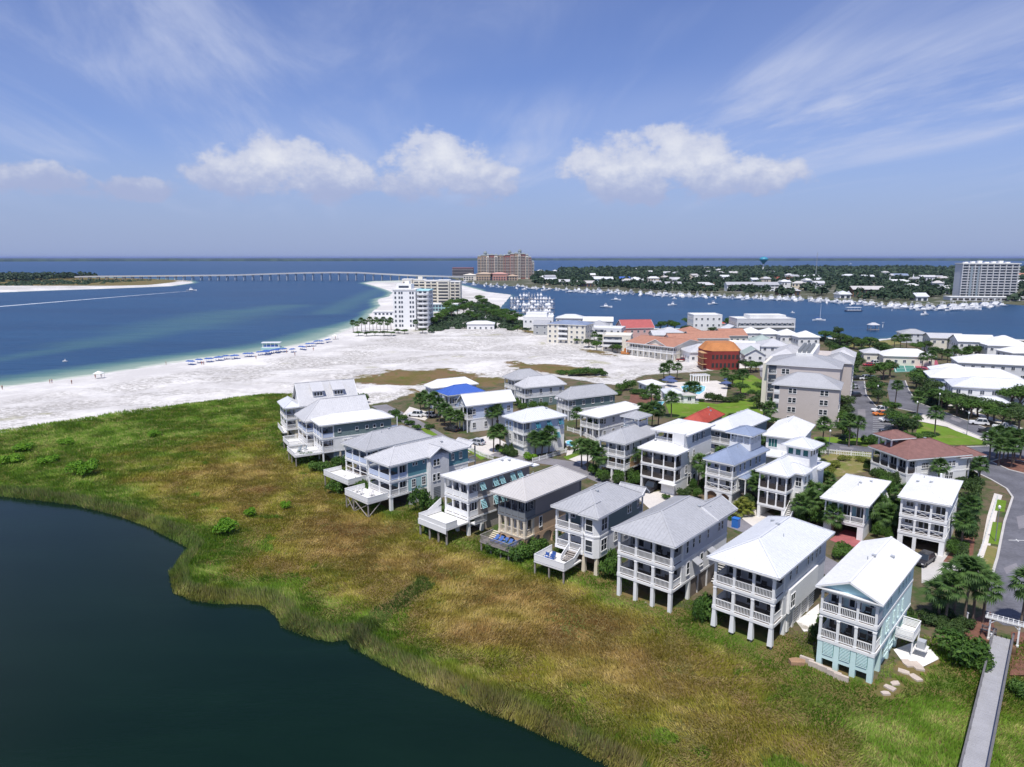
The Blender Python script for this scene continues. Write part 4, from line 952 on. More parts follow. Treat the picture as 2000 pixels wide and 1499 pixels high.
h.box('wall', W_-.8, W_+.75, 8.6, 13.0, -.5, 8.45, 'light_grey_siding'); h.put('buttress', MB().add([(W_+.02,8.55,-.5),(W_+.95,8.55,-.5),(W_+.2,8.55,8.0),(W_+.02,8.55,8.0),(W_+.02,8.2,-.5),(W_+.95,8.2,-.5),(W_+.2,8.2,8.0),(W_+.02,8.2,8.0)], [(3,2,1,0),(4,5,6,7),(1,2,6,5),(0,1,5,4),(2,3,7,6)]), 'white_paint')
h.roof(-.5, W_+.5, -.5, D_+.5, 8.5, 2.1, 'hip', 'pale_grey_roof'); h.roof(W_*.35, W_+1.2, 8.2, 13.4, 8.56, 1.5, 'gable_x', 'pale_grey_roof', seam=.5)
h.wins('right', 3.3, (5.2, 7.5), .8, 1.5, 2, 3); h.wins('right', 7.4, (5.2, 5.9, 7.6), .35, .5, 1, 1); h.wins('right', 6.6, (9.6, 10.4), .6, 1.2, 1, 2, pl=W_+.75); h.wins('right', 3.7, (9.4, 10.4), .6, 1.3, 1, 2, pl=W_+.75)
h.wins('right', 6.6, (14.5, 16.5), .6, 1.2); h.wins('right', 3.4, (15, 16.8), .6, 1.1)
for k in range(7): h.box('slat', W_-.24, W_-.19, 5.6, 8.1, .1+k*.33, .1+k*.33+.17, 'white_paint')
for k in range(7): h.box('slat', W_+.76, W_+.80, 9.2, 10.8, .3+k*.33, .3+k*.33+.17, 'grey_trim')
h.box('deck', -1.2, W_-.6, -4.4, -.07, 2.1, 2.4, 'white_deck')
for a in ((-1.15,-4.35,W_-.65,-4.35), (-1.15,-4.35,-1.15,-.1), (W_-.65,-4.35,W_-.65,-.1)): h.rail(*a, 2.4, style='solid', h=.9)
for x in (-1.0, 1.4, W_-.8):
    h.post(x, -4.2, -1, 2.1, .18, 'grey_wood', 'deck_post', cap=False); h.put('brace', MB().bar((x,-4.2,-.3),(x,-1.4,2.0),.12), 'grey_wood')
h.put('brace', MB().bar((-1,-4.15,2.0),(1.4,-4.15,-.4),.12).bar((1.4,-4.25,2.0),(W_-.8,-4.25,-.4),.12).bar((1.4,-4.15,-.4),(W_-.8,-4.15,2.0),.12), 'grey_wood')
chairs_on(h, 2.4, (-2.6,-2.8,-1.8), (0, 1.6, 3.6), 'lounge deck of the teal house', m='white_deck')
h.box('rear_balcony', W_-2.5, W_+.2, D_+.02, D_+1.8, 5.2, 5.4, 'white_deck'); h.rail(W_+.15, D_+.05, W_+.15, D_+1.75, 5.4, 'slate_siding'); h.post(W_+.1, D_+1.7, 0, 8.4, .2, 'grey_trim', cap=False); h.roof(W_*.4, W_+.55, D_-.2, D_+2.3, 8.53, .8, 'gable_x', 'pale_grey_roof')
A7 = h
# -- grey roofed house beside the teal one
h = House('beach_house', 'grey hip roofed house with pale blue balcony and wide white deck beside teal house', (669.6,864.1), (709.2,882.8), (835,852), 8.3, .6)
W_, D_ = h.W, h.D
h.box('lower_wall', .3, W_-.3, 3.0, D_, -.6, 2.3, 'slate_siding'); h.stilts(2.3, 3, (0,), .26, None, dark_from=None)
h.storey(2.5, 5.3, 'light_grey_siding', 2.8, 3, post=.22, rail=None); h.storey(5.3, 8.3, 'slate_siding', 2.8, 3, post=.2, rail='solid', rail_m='pale_blue_siding')
h.roof(-.6, W_+.6, -.6, D_+.6, 8.3, 2.3, 'hip', 'grey_metal_roof'); h.wins('right', 6.4, (4, 6, 9), .8, 1.3); h.wins('right', 3.4, (4, 6, 9), .8, 1.3); h.wins('left', 6.4, (5, 9), .8, 1.3)
h.box('deck', -1.5, W_-.2, -4.2, -.07, 2.1, 2.4, 'white_deck')
for a in ((-1.45,-4.15,W_-.25,-4.15), (-1.45,-4.15,-1.45,-.1), (W_-.25,-4.15,W_-.25,-.1)): h.rail(*a, 2.4, style='solid', h=.8)
for x in (-1.3, 1.2, 3.6, W_-.4): h.post(x, -4.0, -1, 2.1, .2, 'grey_wood', 'deck_post', cap=False)
A8 = h
# -- dark grey house with white hip roof
h = House('beach_house', 'slate grey house with long white hip roof and jutting white deck on posts', (604.7,819), (623.4,832.6), (769.7,814.6), 8.6, .6)
W_, D_ = h.W, h.D
h.box('lower_wall', .3, W_-.3, 2.6, D_, -.6, 2.3, 'slate_siding'); h.stilts(2.3, 2, (0,), .3, None, dark_from=None)
for y in (4, 7, 10): h.post(W_-.2, y, -.6, 2.3, .35, 'cream_stucco', 'pillar', cap=False)
h.storey(2.5, 5.5, 'white_siding', 2.8, 3, post=.24, rail='slats'); h.storey(5.5, 8.6, 'sage_siding', 2.8, 3, post=.24, rail='solid', rail_m='pale_blue_siding')
h.roof(-.6, W_+.6, -.6, D_+.6, 8.6, 1.6, 'hip', 'white_metal_roof'); h.wins('right', 6.6, (4, 8, 10.4, 12.2, 14), .55, .7, 1, 1); h.wins('right', 3.4, (5.2, 6.2, 9), .8, 1.4, shutter='white_paint'); h.wins('left', 6.4, (5, 9), .8, 1.3)
h.box('deck', -.6, W_-.6, -6.0, -.07, 1.9, 2.15, 'white_deck')
for a in ((-.55,-5.95,W_-.65,-5.95), (-.55,-5.95,-.55,-.1), (W_-.65,-5.95,W_-.65,-.1)): h.rail(*a, 2.15, h=.8)
for x in (-.4, 2.2, W_-.8): h.post(x, -5.7, -1, 1.9, .2, 'grey_wood', 'deck_post', cap=False)
chairs_on(h, 2.15, (-3.5,-4.2,-2.6), (1.0, 3.0, 2.0), 'jutting deck of the slate grey house', m='slate_siding')
h.box('rear_balcony', W_-2.4, W_, D_+.02, D_+1.6, 5.3, 5.5, 'white_deck'); h.rail(W_-.1, D_+.05, W_-.1, D_+1.55, 5.5, 'pale_blue_siding', style='solid'); h.post(W_-.1, D_+1.5, 0, 8.4, .2, cap=False)
A9 = h
# -- steep roofed grey house
h = House('beach_house', 'grey house with tall steep metal roof between white roof and dormered house', (577,812), (590,822), (700,806), 8.0, .6, W=8.0, D=15, th=-60)
W_, D_ = h.W, h.D
h.box('lower_wall', .3, W_-.3, 2.2, D_, -.6, 2.3, 'white_siding'); h.stilts(2.3, 2, (0,), .3, None, dark_from=None)
h.storey(2.5, 5.2, 'white_siding', 2.4, 2, post=.24); h.storey(5.2, 8.0, 'pale_blue_siding', 2.4, 2, post=.22, rail='solid', rail_m='pale_blue_siding')
h.roof(-.6, W_+.6, -.6, D_+.6, 8.0, 4.0, 'half_y', 'pale_grey_roof', inset=1.1); h.wins('right', 6.0, (4, 7, 10), .8, 1.2); h.wins('left', 6.0, (4, 7, 10), .8, 1.2); h.wins('left', 3.3, (4, 7), .8, 1.3)
h.box('deck', -.4, W_-2, -3.6, -.07, 1.9, 2.1, 'white_deck')
for a in ((-.35,-3.55,W_-2.05,-3.55), (-.35,-3.55,-.35,-.1), (W_-2.05,-3.55,W_-2.05,-.1)): h.rail(*a, 2.1, h=.9)
for x in (-.2, W_-2.2): h.post(x, -3.4, -1, 1.9, .2, 'grey_wood', 'deck_post', cap=False)
A10 = h
# -- dormered house
h = House('beach_house', 'large grey roofed beach house with two roof dormers nearest the dunes', (542,787), (552,796), (690,783), 8.0, .6, W=8.5, D=18, th=-63)
W_, D_ = h.W, h.D
h.box('lower_wall', .3, W_-.3, 2.0, D_, -.6, 2.3, 'cream_stucco'); h.stilts(2.3, 2, (0,), .36, None, 'cream_stucco', dark_from=None)
h.storey(2.5, 5.2, 'pale_cream', 2.4, 2, post=.26); h.storey(5.2, 8.0, 'light_grey_siding', 2.4, 2, post=.26)
h.roof(-.6, W_+.6, -.6, 4.2, 8.0, 1.5, 'hip', 'cool_white_roof', inset=.8)
h.roof(-.6, W_+.6, 3.2, D_+.6, 8.05, 5.2, 'gable_y', 'pale_grey_roof', gable='light_grey_siding')
for y in (8.4, 13.6):
    # gabled dormer standing on the right-hand slope: its front near the eave, its shed roof running back to the ridge
    h.box('dormer_wall', W_*.5+.6, W_-.9, y-1.3, y+1.3, 9.0, 11.4, 'light_grey_siding')
    h.put('dormer_roof', MB().add([(W_-.5,y-1.6,11.35),(W_-.5,y+1.6,11.35),(W_*.5+.1,y+1.6,13.1),(W_*.5+.1,y-1.6,13.1),(W_-.5,y-1.6,11.5),(W_-.5,y+1.6,11.5),(W_*.5+.1,y+1.6,13.25),(W_*.5+.1,y-1.6,13.25)], [(3,2,1,0),(4,5,6,7),(0,1,5,4),(1,2,6,5),(3,0,4,7)]), 'pale_grey_roof')
    for k in (-.75, 0, .75): h.win('right', y+k, 10.2, .55, .9, 1, 1, pl=W_-.9)
h.wins('right', 6.0, (4.6, 7, 10), .8, 1.2); h.wins('right', 3.2, (4.6, 7), .8, 1.3); h.wins('left', 6.0, (4, 7, 10), .8, 1.2)
h.box('deck', 2.5, W_+1.5, -1.2, -.07, 1.9, 2.1, 'white_deck'); h.rail(2.55, -1.15, W_+1.45, -1.15, 2.1)
A11 = h
# ================================================================== second row and houses behind it
def base_walls(h, z1, m, z0=-.4, inset=.0): h.box('lower_wall', inset, h.W-inset, inset+.01, h.D, z0, z1-.004, m)
# -- white house with garage, behind the mint one
h = House('town_house', 'white three storey house with white roof, six gallery bays and open garage', (1752.8,970.5), (1859.3,988.9), (1885,940.9), 8.3, .45)
W_, D_ = h.W, h.D
h.garage(2.6, [(.75,2.1),(2.6,W_-.7)], 'white_siding', ztop=2.05); h.storey(2.7, 5.45, 'white_siding', 2.0, 3, post=.30, rail='cross'); h.storey(5.45, 8.3, 'white_siding', 2.0, 3, post=.30, rail='cross')
h.roof(-.45, W_+.45, -.45, D_+.45, 8.3, .9, 'hip', 'white_metal_roof'); h.put('roof_vent', MB().lathe([(.16,8.9),(.16,9.6),(.22,9.6),(.05,9.75)], 10, (W_*.6, D_-2)), 'white_paint')
h.wins('left', 6.3, (4, 8), .8, 1.3); h.wins('right', 6.3, (4, 8, 11), .6, 1.2); h.wins('right', 3.5, (4, 8, 11), .6, 1.2)
B1 = h
# -- low white roofed house with slatted shutters
h = House('town_house', 'low white roofed house with white slatted side shutters above red brick drive', (1601.2,972), (1697.9,990.9), (1742.1,941.4), 6.1, .7)
W_, D_ = h.W, h.D
h.garage(2.6, [(1.2,W_-.9)], 'white_siding', ztop=2.1); h.storey(2.7, 6.1, 'mint_deep', 2.2, 3, post=.2, rail='baluster')
h.roof(-.7, W_+.7, -.7, D_+.7, 6.1, 1.0, 'hip', 'white_metal_roof')
for i in range(7): h.win('right', 3.2+i*1.65, 3.6, .9, 1.5, 1, 2); h.bahama('right', 4.0+i*1.65, 3.6, .5, 1.5, 'white_paint')
h.wins('left', 3.6, (4, 8), .8, 1.3); B2 = h
# -- white house with lookout tower
h = House('town_house', 'white house with square lookout tower, screened galleries and outside stair', (1474.4,919.3), (1542,932.5), (1606,897), 8.5, .55)
W_, D_ = h.W, h.D
h.garage(2.6, [(.5,W_-.6)], 'white_siding', ztop=2.15); h.storey(2.7, 5.6, 'white_siding', 2.6, 3, post=.22, screen=True, rail='slats', rail_m='dark_furniture'); h.storey(5.6, 8.5, 'white_siding', 2.6, 3, post=.22, screen=True, rail='slats', rail_m='dark_furniture')
h.box('side_wing', W_+.004, W_+1.7, 3.0, D_-1, 2.7, 8.4, 'white_siding'); h.put('side_base', MB().box(W_+.01, W_+1.6, 5.5, D_-1.2, -.4, 2.69), 'white_siding')
h.wins('right', 6.3, (3.8, 5.4), .8, 1.5, 2, 2, pl=W_+1.7); h.wins('right', 3.4, (6.5, 9, 11), .5, 1.1, 1, 2, pl=W_+1.7); h.win('front', W_+.9, 6.2, .9, 1.5, 2, 2, pl=3.0)
h.win('front', W_+.9, 3.2, .8, 1.7, 1, 2, pl=3.0)
h.roof(-.55, W_+.55, -.55, D_+.55, 8.5, 1.9, 'hip', 'cool_white_roof'); h.roof(W_*.4, W_+2.1, 2.4, 6.6, 8.53, 1.2, 'hip', 'cool_white_roof')
tx, ty = W_-2.6, 6.0; h.box('tower_wall', tx, tx+4.0, ty, ty+4.0, 8.4, 12.4, 'white_siding'); h.roof(tx-.8, tx+4.8, ty-.8, ty+4.8, 12.4, 1.3, 'hip', 'cool_white_roof')
for k in (.7, 2.0, 3.3): h.win('front', tx+k, 10.8, .85, 1.05, 1, 1, pl=ty, gm='glass_teal'); h.win('right', ty+k, 10.8, .85, 1.05, 1, 1, pl=tx+4.0)
h.roof(W_+.3, W_+2.4, D_-4.5, D_+.3, 8.0, .4, 'hip', 'cool_white_roof')
for k in range(11): h.box('stair_tread', W_+.1, W_+1.2, -1.6+k*.3, -1.28+k*.3, .2+k*.235, .28+k*.235, 'white_deck')
h.put('stair_rail', MB().bar((W_+1.25,-1.6,1.1),(W_+1.25,1.8,3.7),.09).bar((W_+.08,-1.6,1.1),(W_+.08,1.8,3.7),.09).bar((W_+1.25,-1.5,.2),(W_+1.25,-1.5,1.1),.09), 'white_paint')
h.post(W_+1.5, 2.9, 2.7, 8.3, .2, cap=False); h.box('landing', W_+.02, W_+1.7, 1.75, 2.99, 2.55, 2.7, 'white_deck')
B3 = h
# -- slate blue roofed house with rooftop belvedere
h = House('town_house', 'pale blue house with slate blue roof, arched ground floor and rooftop belvedere', (1374.8,895.4), (1432.1,910.7), (1500,879), 8.2, .5, th=-43.5)
W_, D_ = h.W, h.D
h.box('lower_wall', .3, W_-.3, .5, D_, -.4, 2.6, 'white_siding'); arcade(h, -.4, 2.65, [(.5,W_/2-.25),(W_/2+.25,W_-.5)], 'front', 'white_paint', dark='rust')
h.storey(2.8, 5.5, 'white_siding', 1.9, 2, post=.26, rail='cross'); h.storey(5.5, 8.2, 'pale_blue_siding', 1.9, 2, post=.24, rail='baluster')
h.roof(-.5, W_+.5, -.5, D_+.5, 8.2, 2.0, 'hip', 'slate_blue_roof', seam=0)
bx, by = W_/2-2.0, D_-6.2; h.box('belvedere_floor', bx, bx+4.2, by, by+4.6, 9.0, 10.2, 'white_paint')
for x in (bx+.15, bx+1.45, bx+2.75, bx+4.05):
    for y in (by+.15, by+4.45): h.post(x, y, 10.2, 12.1, .22)
for y in (by+1.6, by+3.0):
    for x in (bx+.15, bx+4.05): h.post(x, y, 10.2, 12.1, .22)
h.rail(bx+.2, by+.15, bx+4, by+.15, 10.2); h.rail(bx+4.05, by+.2, bx+4.05, by+4.4, 10.2); h.box('belvedere_core', bx+1.0, bx+3.2, by+1.4, by+3.6, 10.2, 12.1, 'white_siding')
h.roof(bx-.7, bx+4.9, by-.7, by+5.3, 12.1, 1.1, 'hip', 'slate_blue_roof', seam=0)
h.wins('right', 6.3, (2.8, 4.6, 7, 9.4, 11), .5, 1.3, 1, 2); h.wins('right', 3.5, (3, 5), .7, 1.4); h.roof(W_+.02, W_+1.6, 2.2, 7.6, 5.2, .5, 'hip', 'slate_blue_roof', seam=0)
for y in (2.4, 4.8, 7.4): h.post(W_+1.4, y, 0, 5.0, .2)
B4 = h
# -- white house with roof terrace
h = House('town_house', 'white house with open roof terrace under a raised white rear roof', (1244.7,874.7), (1322.7,890), (1397.4,856.7), 8.2, .6)
W_, D_ = h.W, h.D
h.garage(2.6, [(.4,W_*.62)], 'white_siding', ztop=2.2); h.storey(2.7, 5.4, 'light_grey_siding', 2.4, 3, post=.24, rail='slats', rail_m='dark_furniture', screen=True, doors=True); h.storey(5.4, 8.2, 'white_siding', 2.4, 3, post=.24, rail='slats', rail_m='dark_furniture', screen=True)
h.roof(-.6, W_+.6, -.6, 4.6, 8.2, 1.5, 'hip', 'white_metal_roof', inset=.9)
h.box('wall', .1, W_-.1, 4.61, D_, 8.2, 9.0, 'white_siding')
h.box('terrace_wall', W_-2.6, W_-.11, 3.4, 7.0, 8.21, 11.4, 'white_siding')
for x in (.4, 3.0): h.post(x, 4.9, 9.0, 11.1, .24)
h.rail(.4, 4.8, W_-2.7, 4.8, 9.0, h=.7)
h.box('terrace_room', .2, W_-.2, 8.6, D_-.02, 9.0, 11.1, 'slate_siding')
h.put('terrace_sofa', MB().box(1.2, 3.8, 6.6, 7.4, 9.0, 9.5).box(1.2, 3.8, 7.4, 7.7, 9.0, 9.9), 'dark_furniture')
h.roof(-.5, W_+.5, 4.0, D_+.5, 11.1, 1.0, 'hip', 'white_metal_roof')
h.win('right', 4.6, 3.4, .9, 1.5, 2, 2); h.wins('right', 6.2, (5.2, 7.6), .55, 1.3, 1, 2); h.wins('right', 9.2, (7.8, 9.6, 11.8), .55, 1.2, 1, 2); h.wins('right', .7, (6, 8.2), 1.1, 2.2, 1, 1); h.wins('right', 3.6, (8, 11), .5, 1.2, 1, 2)
h.put('entry_canopy', MB().box(W_*.62, W_+.5, -1.2, -.1, 2.2, 2.35), 'white_paint')
B5 = h
# -- grey roofed house with orange side wall
h = House('town_house', 'grey hip roofed house with tan orange side wall and small roof pavilion', (1167,856.3), (1220.3,869.2), (1287.7,842.6), 8.2, .55, th=-41)
W_, D_ = h.W, h.D
h.box('lower_wall', .5, W_-.4, 4.0, D_, -.4, 2.6, 'dark_interior'); h.stilts(2.5, 2, (0,), .34, .55, dark_from=None, z0=-.2)
h.storey(2.7, 5.4, 'orange_siding', 2.3, 3, post=.22); h.storey(5.4, 8.2, 'light_grey_siding', 2.3, 3, post=.22)
h.roof(-.55, W_+.55, -.55, D_+.55, 8.2, 2.0, 'hip', 'grey_metal_roof'); h.wins('right', 6.4, (3.2, 6, 9), .5, 1.2, 1, 2); h.wins('right', 3.6, (4, 8), .7, 1.3)
tx, ty = .3, D_-4.6
for x in (tx, tx+3.4):
    for y in (ty, ty+3.6): h.post(x, y, 8.2, 11.6, .24)
h.rail(tx+.1, ty, tx+3.3, ty, 9.6); h.rail(tx+3.4, ty+.1, tx+3.4, ty+3.5, 9.6); h.box('pavilion_floor', tx-.2, tx+3.6, ty-.2, ty+3.8, 9.3, 9.6, 'slate_siding')
h.roof(tx-.8, tx+4.2, ty-.8, ty+4.4, 11.6, 1.0, 'hip', 'grey_metal_roof'); B6 = h
# -- white hip roof house with teal windows
h = House('town_house', 'white house with big white hip roof and green teal windows by the road', (1488.8,849.6), (1568,860), (1591.3,830.4), 8.6, .7)
W_, D_ = h.W, h.D; h.win_mat = 'glass_teal'
base_walls(h, 2.7, 'white_siding'); h.storey(2.7, 5.6, 'white_siding', 0); h.storey(5.6, 8.6, 'white_siding', 0)
h.win('front', 1.4, 6.2, 1.7, 1.7, 3, 1); h.win('front', 4.9, 6.4, 1.5, 1.2, 2, 1); h.wins('right', 6.4, (2, 5, 8), .9, 1.3); h.wins('right', 3.4, (2, 5, 8), .9, 1.3); h.wins('left', 6.4, (3, 7), .9, 1.3)
h.box('porch_floor', .2, W_-1, -3.0, -.05, 4.6, 4.8, 'white_deck'); h.roof(.0, W_-.8, -3.4, -.05, 5.0, .5, 'shed', 'cool_white_roof', seam=.5)
for x in (.3, 2.8, W_-1.1): h.post(x, -3.1, 0, 4.6, .22)
h.roof(-.7, W_+.7, -.7, D_+.7, 8.6, 2.3, 'hip', 'white_metal_roof'); B7 = h
# -- pale blue grey roof
h = House('town_house', 'light blue house with pale metal roof and corner porch behind slate blue roof', (1385,836.9), (1425,844.5), (1489.6,816), 8.3, .6, W=6.6)
W_, D_ = h.W, h.D
h.garage(2.6, [(.8,W_-.8)], 'white_siding'); h.storey(2.7, 5.5, 'pale_blue_siding', 2.2, 2, post=.24); h.storey(5.5, 8.3, 'slate_siding', 2.2, 2, post=.24)
h.roof(-.6, W_+.6, -.6, D_+.6, 8.3, 2.3, 'hip', 'cool_white_roof'); h.wins('right', 6.4, (4, 8, 11), .6, 1.3); h.wins('right', 3.5, (4, 8, 11), .6, 1.3); B8 = h
# -- red roof
h = House('town_house', 'grey house with bright red tiled hip roof beside the lawn', (1326.3,823.8), (1375,830), (1420.6,810), 6.6, .6)
W_, D_ = h.W, h.D
base_walls(h, 3.4, 'grey_siding', 0); h.storey(3.4, 6.6, 'grey_siding', 0)
h.wins('front', 4.4, (1.4, 3.4), .8, 1.3); h.wins('right', 4.4, (1.5, 4, 6.5, 9), .8, 1.3); h.wins('right', 1.0, (1.5, 4, 6.5, 9), .8, 1.3); h.wins('front', 1.0, (1.4, 3.4), .8, 1.3)
h.roof(-.6, W_+.6, -.6, D_+.6, 6.6, 2.0, 'hip', 'red_tile_roof', seam=.35, fascia='raw_timber'); B9 = h
# -- brown shingled house
h = House('town_house', 'white house with brown shingle roof, corner gallery and brown roofed pavilion', (1700,873), (1767,897.3), (1878,890.4), 6.0, .6, W=9.6, D=14.5, th=-76)
W_, D_ = h.W, h.D
base_walls(h, 2.9, 'white_siding', -.2); h.storey(2.9, 6.0, 'white_siding', 2.4, 4, post=.28, rail='slats', rail_m='dark_furniture', screen=False)
h.post(W_-.2, 2.2, 2.9, 5.4, .24); h.roof(-.6, W_+.6, -.6, D_+.6, 6.0, 2.4, 'hip', 'brown_shingle', seam=0)
h.wins('right', 3.9, (3.9, 4.7, 7.2, 8.6, 10.2, 11.2), .7, 1.0); h.wins('right', 1.2, (9.8, 10.8), .8, 1.3); h.wins('front', .9, (3.0, 4.0, 6.6, 7.6), .8, 1.4)
for x in (.2, 2.0, 3.6):
    h.post(x, 1.4, 6.0, 8.6, .24)
h.post(.2, 5.6, 6.0, 8.6, .24); h.post(3.6, 5.6, 6.0, 8.6, .24); h.box('pavilion_room', .6, 3.4, 2.8, 5.4, 6.0, 8.5, 'slate_siding')
h.roof(-.7, 4.5, .4, 6.6, 8.6, 1.2, 'hip', 'brown_shingle', seam=0)
h.box('rear_gallery', W_-4.5, W_+.2, D_+.02, D_+3.4, 2.7, 2.9, 'white_deck')
for x, y in ((W_, D_+3.2), (W_-4.3, D_+3.2), (W_, D_+.5)): h.post(x, y, 0, 5.6, .26)
h.rail(W_, D_+.6, W_, D_+3.1, 2.9, 'dark_furniture', style='slats'); h.rail(W_-4.2, D_+3.2, W_-.1, D_+3.2, 2.9, 'dark_furniture', style='slats'); h.roof(W_-5.2, W_+.7, D_-2.5, D_+4.0, 5.6, 1.5, 'hip', 'brown_shingle', seam=0); B10 = h
# -- lavender white house with blue shutters
h = House('town_house', 'lavender and white house with turquoise shutters, corner gallery and swimming pool', (979.5,813.2), (1020.7,826.7), (1109.2,812.5), 8.2, .6)
W_, D_ = h.W, h.D
h.box('lower_wall', .02, W_-.02, .3, D_, -.3, 2.3, 'white_siding'); h.box('wall', .02, 3.2, .02, D_, 2.3, 5.2, 'white_siding'); h.box('wall', 3.205, W_-.02, 2.4, D_, 2.3, 5.2, 'white_siding')
h.box('wall', .03, 3.21, .03, D_, 5.205, 8.19, 'pale_blue_siding'); h.box('wall', 3.215, W_-.03, 2.41, D_, 5.205, 8.19, 'pale_blue_siding')
for z0, z1 in ((2.5, 5.2), (5.3, 8.2)):
    h.box('gallery_floor', 3.22, W_+.05, -.05, 2.40, z0-.3, z0, 'white_paint')
    for x in (3.4, 4.9, W_-.15): h.post(x, .14, z0, z1-.2, .22)
    h.post(W_-.15, 2.2, z0, z1-.2, .22); h.rail(3.5, .14, W_-.2, .14, z0); h.rail(W_-.15, .2, W_-.15, 2.2, z0)
    h.door('front', 4.2, z0+.02, 1.1, 2.1, pl=2.4); h.door('front', 5.9, z0+.02, 1.1, 2.1, pl=2.4); h.wins('front', z0+.8, (.9, 2.2), .5, 1.2, 1, 2)
for y, z in ((4.0,6.3), (7.2,6.3), (10.6,6.3), (4.6,3.2), (9.8,3.2)): h.win('right', y, z, .8, 1.3, shutter='blue_shutter')
h.roof(-.6, W_+.6, -.6, D_+.6, 8.2, 2.0, 'hip', 'cool_white_roof'); h.wins('left', 6.3, (4, 8), .8, 1.3); C1 = h
# -- simple kit houses
def kit(label, FL, FR, BR, ze, wall, roof_m, rise=1.8, oh=.6, floors=2, porch=0, bays=3, kind='hip', gable=None, seam=.5, nwin=4, base=None, name='town_house', **k):
    h = House(name, label, FL, FR, BR, ze, oh, **k); W_, D_ = h.W, h.D; fh = ze / floors
    for i in range(floors):
        z0 = fh*i; m = wall[min(i, len(wall)-1)] if isinstance(wall, (list, tuple)) else wall
        if i == 0: h.box('lower_wall', .02, W_-.02, porch*.6, D_, -.4, fh-.004, m)
        else: h.storey(z0, z0+fh, m, porch, bays, post=.22, doors=True)
        n = max(2, int(D_/3.2)); h.wins('right', z0+fh*.32, [D_*(j+.6)/n for j in range(n)], .8, min(1.3, fh*.42)); n = max(2, int(W_/2.6))
        if not porch or i == 0: h.wins('front', z0+fh*.32, [W_*(j+.5)/n for j in range(n)], .8, min(1.3, fh*.42), pl=porch*.6 if i == 0 else 0)
    if porch:
        for j in range(bays+1): h.post(.14+(W_-.28)*j/bays, .14, -.3, fh-.3, .26, cap=False)
    h.roof(-oh, W_+oh, -oh, D_+oh, ze, rise, kind, roof_m, seam=seam, gable=gable); return h
kit('pale house under a broad white roof among palms, by the brick path', (1131,807.2), (1167.7,817.7), (1247,794.5), 6.0, 'light_grey_siding', 'white_metal_roof', 1.5, porch=2.2, th=-46)
h = kit('grey green cottage with porch corner and double grey roof near the dunes', (1084.5,773.5), (1108.5,781), (1206,769), 6.2, ('white_siding','sage_siding'), 'grey_metal_roof', 2.8, porch=1.8, bays=3)
h.roof(-6.5, .2, 3.0, 9.5, 4.2, 2.0, 'hip', 'pale_grey_roof'); h.box('wing_wall', -6.0, -.02, 3.6, 9.0, -.3, 4.2, 'light_grey_siding')
kit('pale grey house with tan grey hip roof at the edge of the dunes', (1002,751.8), (1024.5,758.5), (1110,751), 6.2, ('sage_siding','light_grey_siding'), 'pale_grey_roof', 2.8, porch=2.0, bays=3)
kit('blue grey roofed house half hidden behind the tan grey hip roof', (981.8,736), (1003,743), (1060,733), 6.2, ('light_grey_siding','slate_siding'), 'grey_metal_roof', 2.6, th=-60, D=11, porch=1.6)
h = kit('white gabled house with dark shutters and long bright roof amid palms', (893,785.5), (906.9,794.3), (1002.5,782.6), 7.2, ('white_siding','pale_blue_siding'), 'white_metal_roof', 2.6, kind='gable_y', gable='white_siding', porch=1.8, bays=2)
kit('house with vivid blue metal hip roof and wrap round balcony', (851.7,764.4), (871.8,773.8), (940.7,763.7), 7.2, ('white_siding','pale_blue_siding'), 'blue_roof', 2.0, porch=2.2, th=-57)
kit('pale blue house with white hip roof behind the vivid blue roof', (827,752.7), (842.6,759.5), (932.3,749.4), 6.4, ('white_siding','pale_blue_siding'), 'white_metal_roof', 2.0, th=-59)

# ================================================================== middle distance
def block(name, label, xl, xr, ye, ze, depth, th, wall, floors, cat='building', group=None, **k):
    """building set by its front eave: pixel columns xl..xr at row ye and height ze"""
    a, b = at(xl, ye, ze), at(xr, ye, ze); c = (a + b) / 2; w = math.hypot(b.x-a.x, b.y-a.y) * k.get('wk', 1.0)
    h = House.__new__(House); h.th = R(th); h.W = w / max(.5, math.cos(h.th)) if abs(th) < 50 else w; h.D = depth; h.ze = ze; h.oh = k.get('oh', .5)
    h.ux = Vector((math.cos(h.th), math.sin(h.th), 0)); h.uy = Vector((-math.sin(h.th), math.cos(h.th), 0)); o = c - h.ux*h.W/2; h.o = Vector((o.x, o.y, 0))
    h.e = empty(name, h.o, h.th, label, cat, group); h.win_mat = 'far_glass'; h.frame_mat = 'white_paint'
    fh = ze / floors
    h.box('wall', 0, h.W, 0, h.D, -.5, ze, wall)
    ww = k.get('ww', 1.1); wh = k.get('wh', fh*.45); sp = k.get('sp', 3.2)
    for f, L_ in (('front', h.W), ('right', h.D), ('left', h.D)):
        if f in k.get('skip', ()): continue
        n = max(1, int(L_/sp))
        for i in range(floors):
            for j in range(n): h.win(f, L_*(j+.5)/n, fh*i+fh*.3, ww, wh, k.get('nx', 2), 1)
    r = k.get('roof')
    if r: h.roof(-h.oh, h.W+h.oh, -h.oh, h.D+h.oh, ze+.01, r[1], r[0], r[2], seam=k.get('seam', 0), gable=wall if 'gable' in r[0] else None)
    else:
        mb = MB(); t = .25
        mb.box(-.05,h.W+.05,-.05,t,ze,ze+.6); mb.box(-.05,h.W+.05,h.D-t,h.D+.05,ze,ze+.6); mb.box(-.05,t,t,h.D-t,ze,ze+.6); mb.box(h.W-t,h.W+.05,t,h.D-t,ze,ze+.6); h.put('parapet', mb, k.get('par', wall)); h.box('roof', t, h.W-t, t, h.D-t, ze+.002, ze+.1, 'flat_white_roof')
    return h
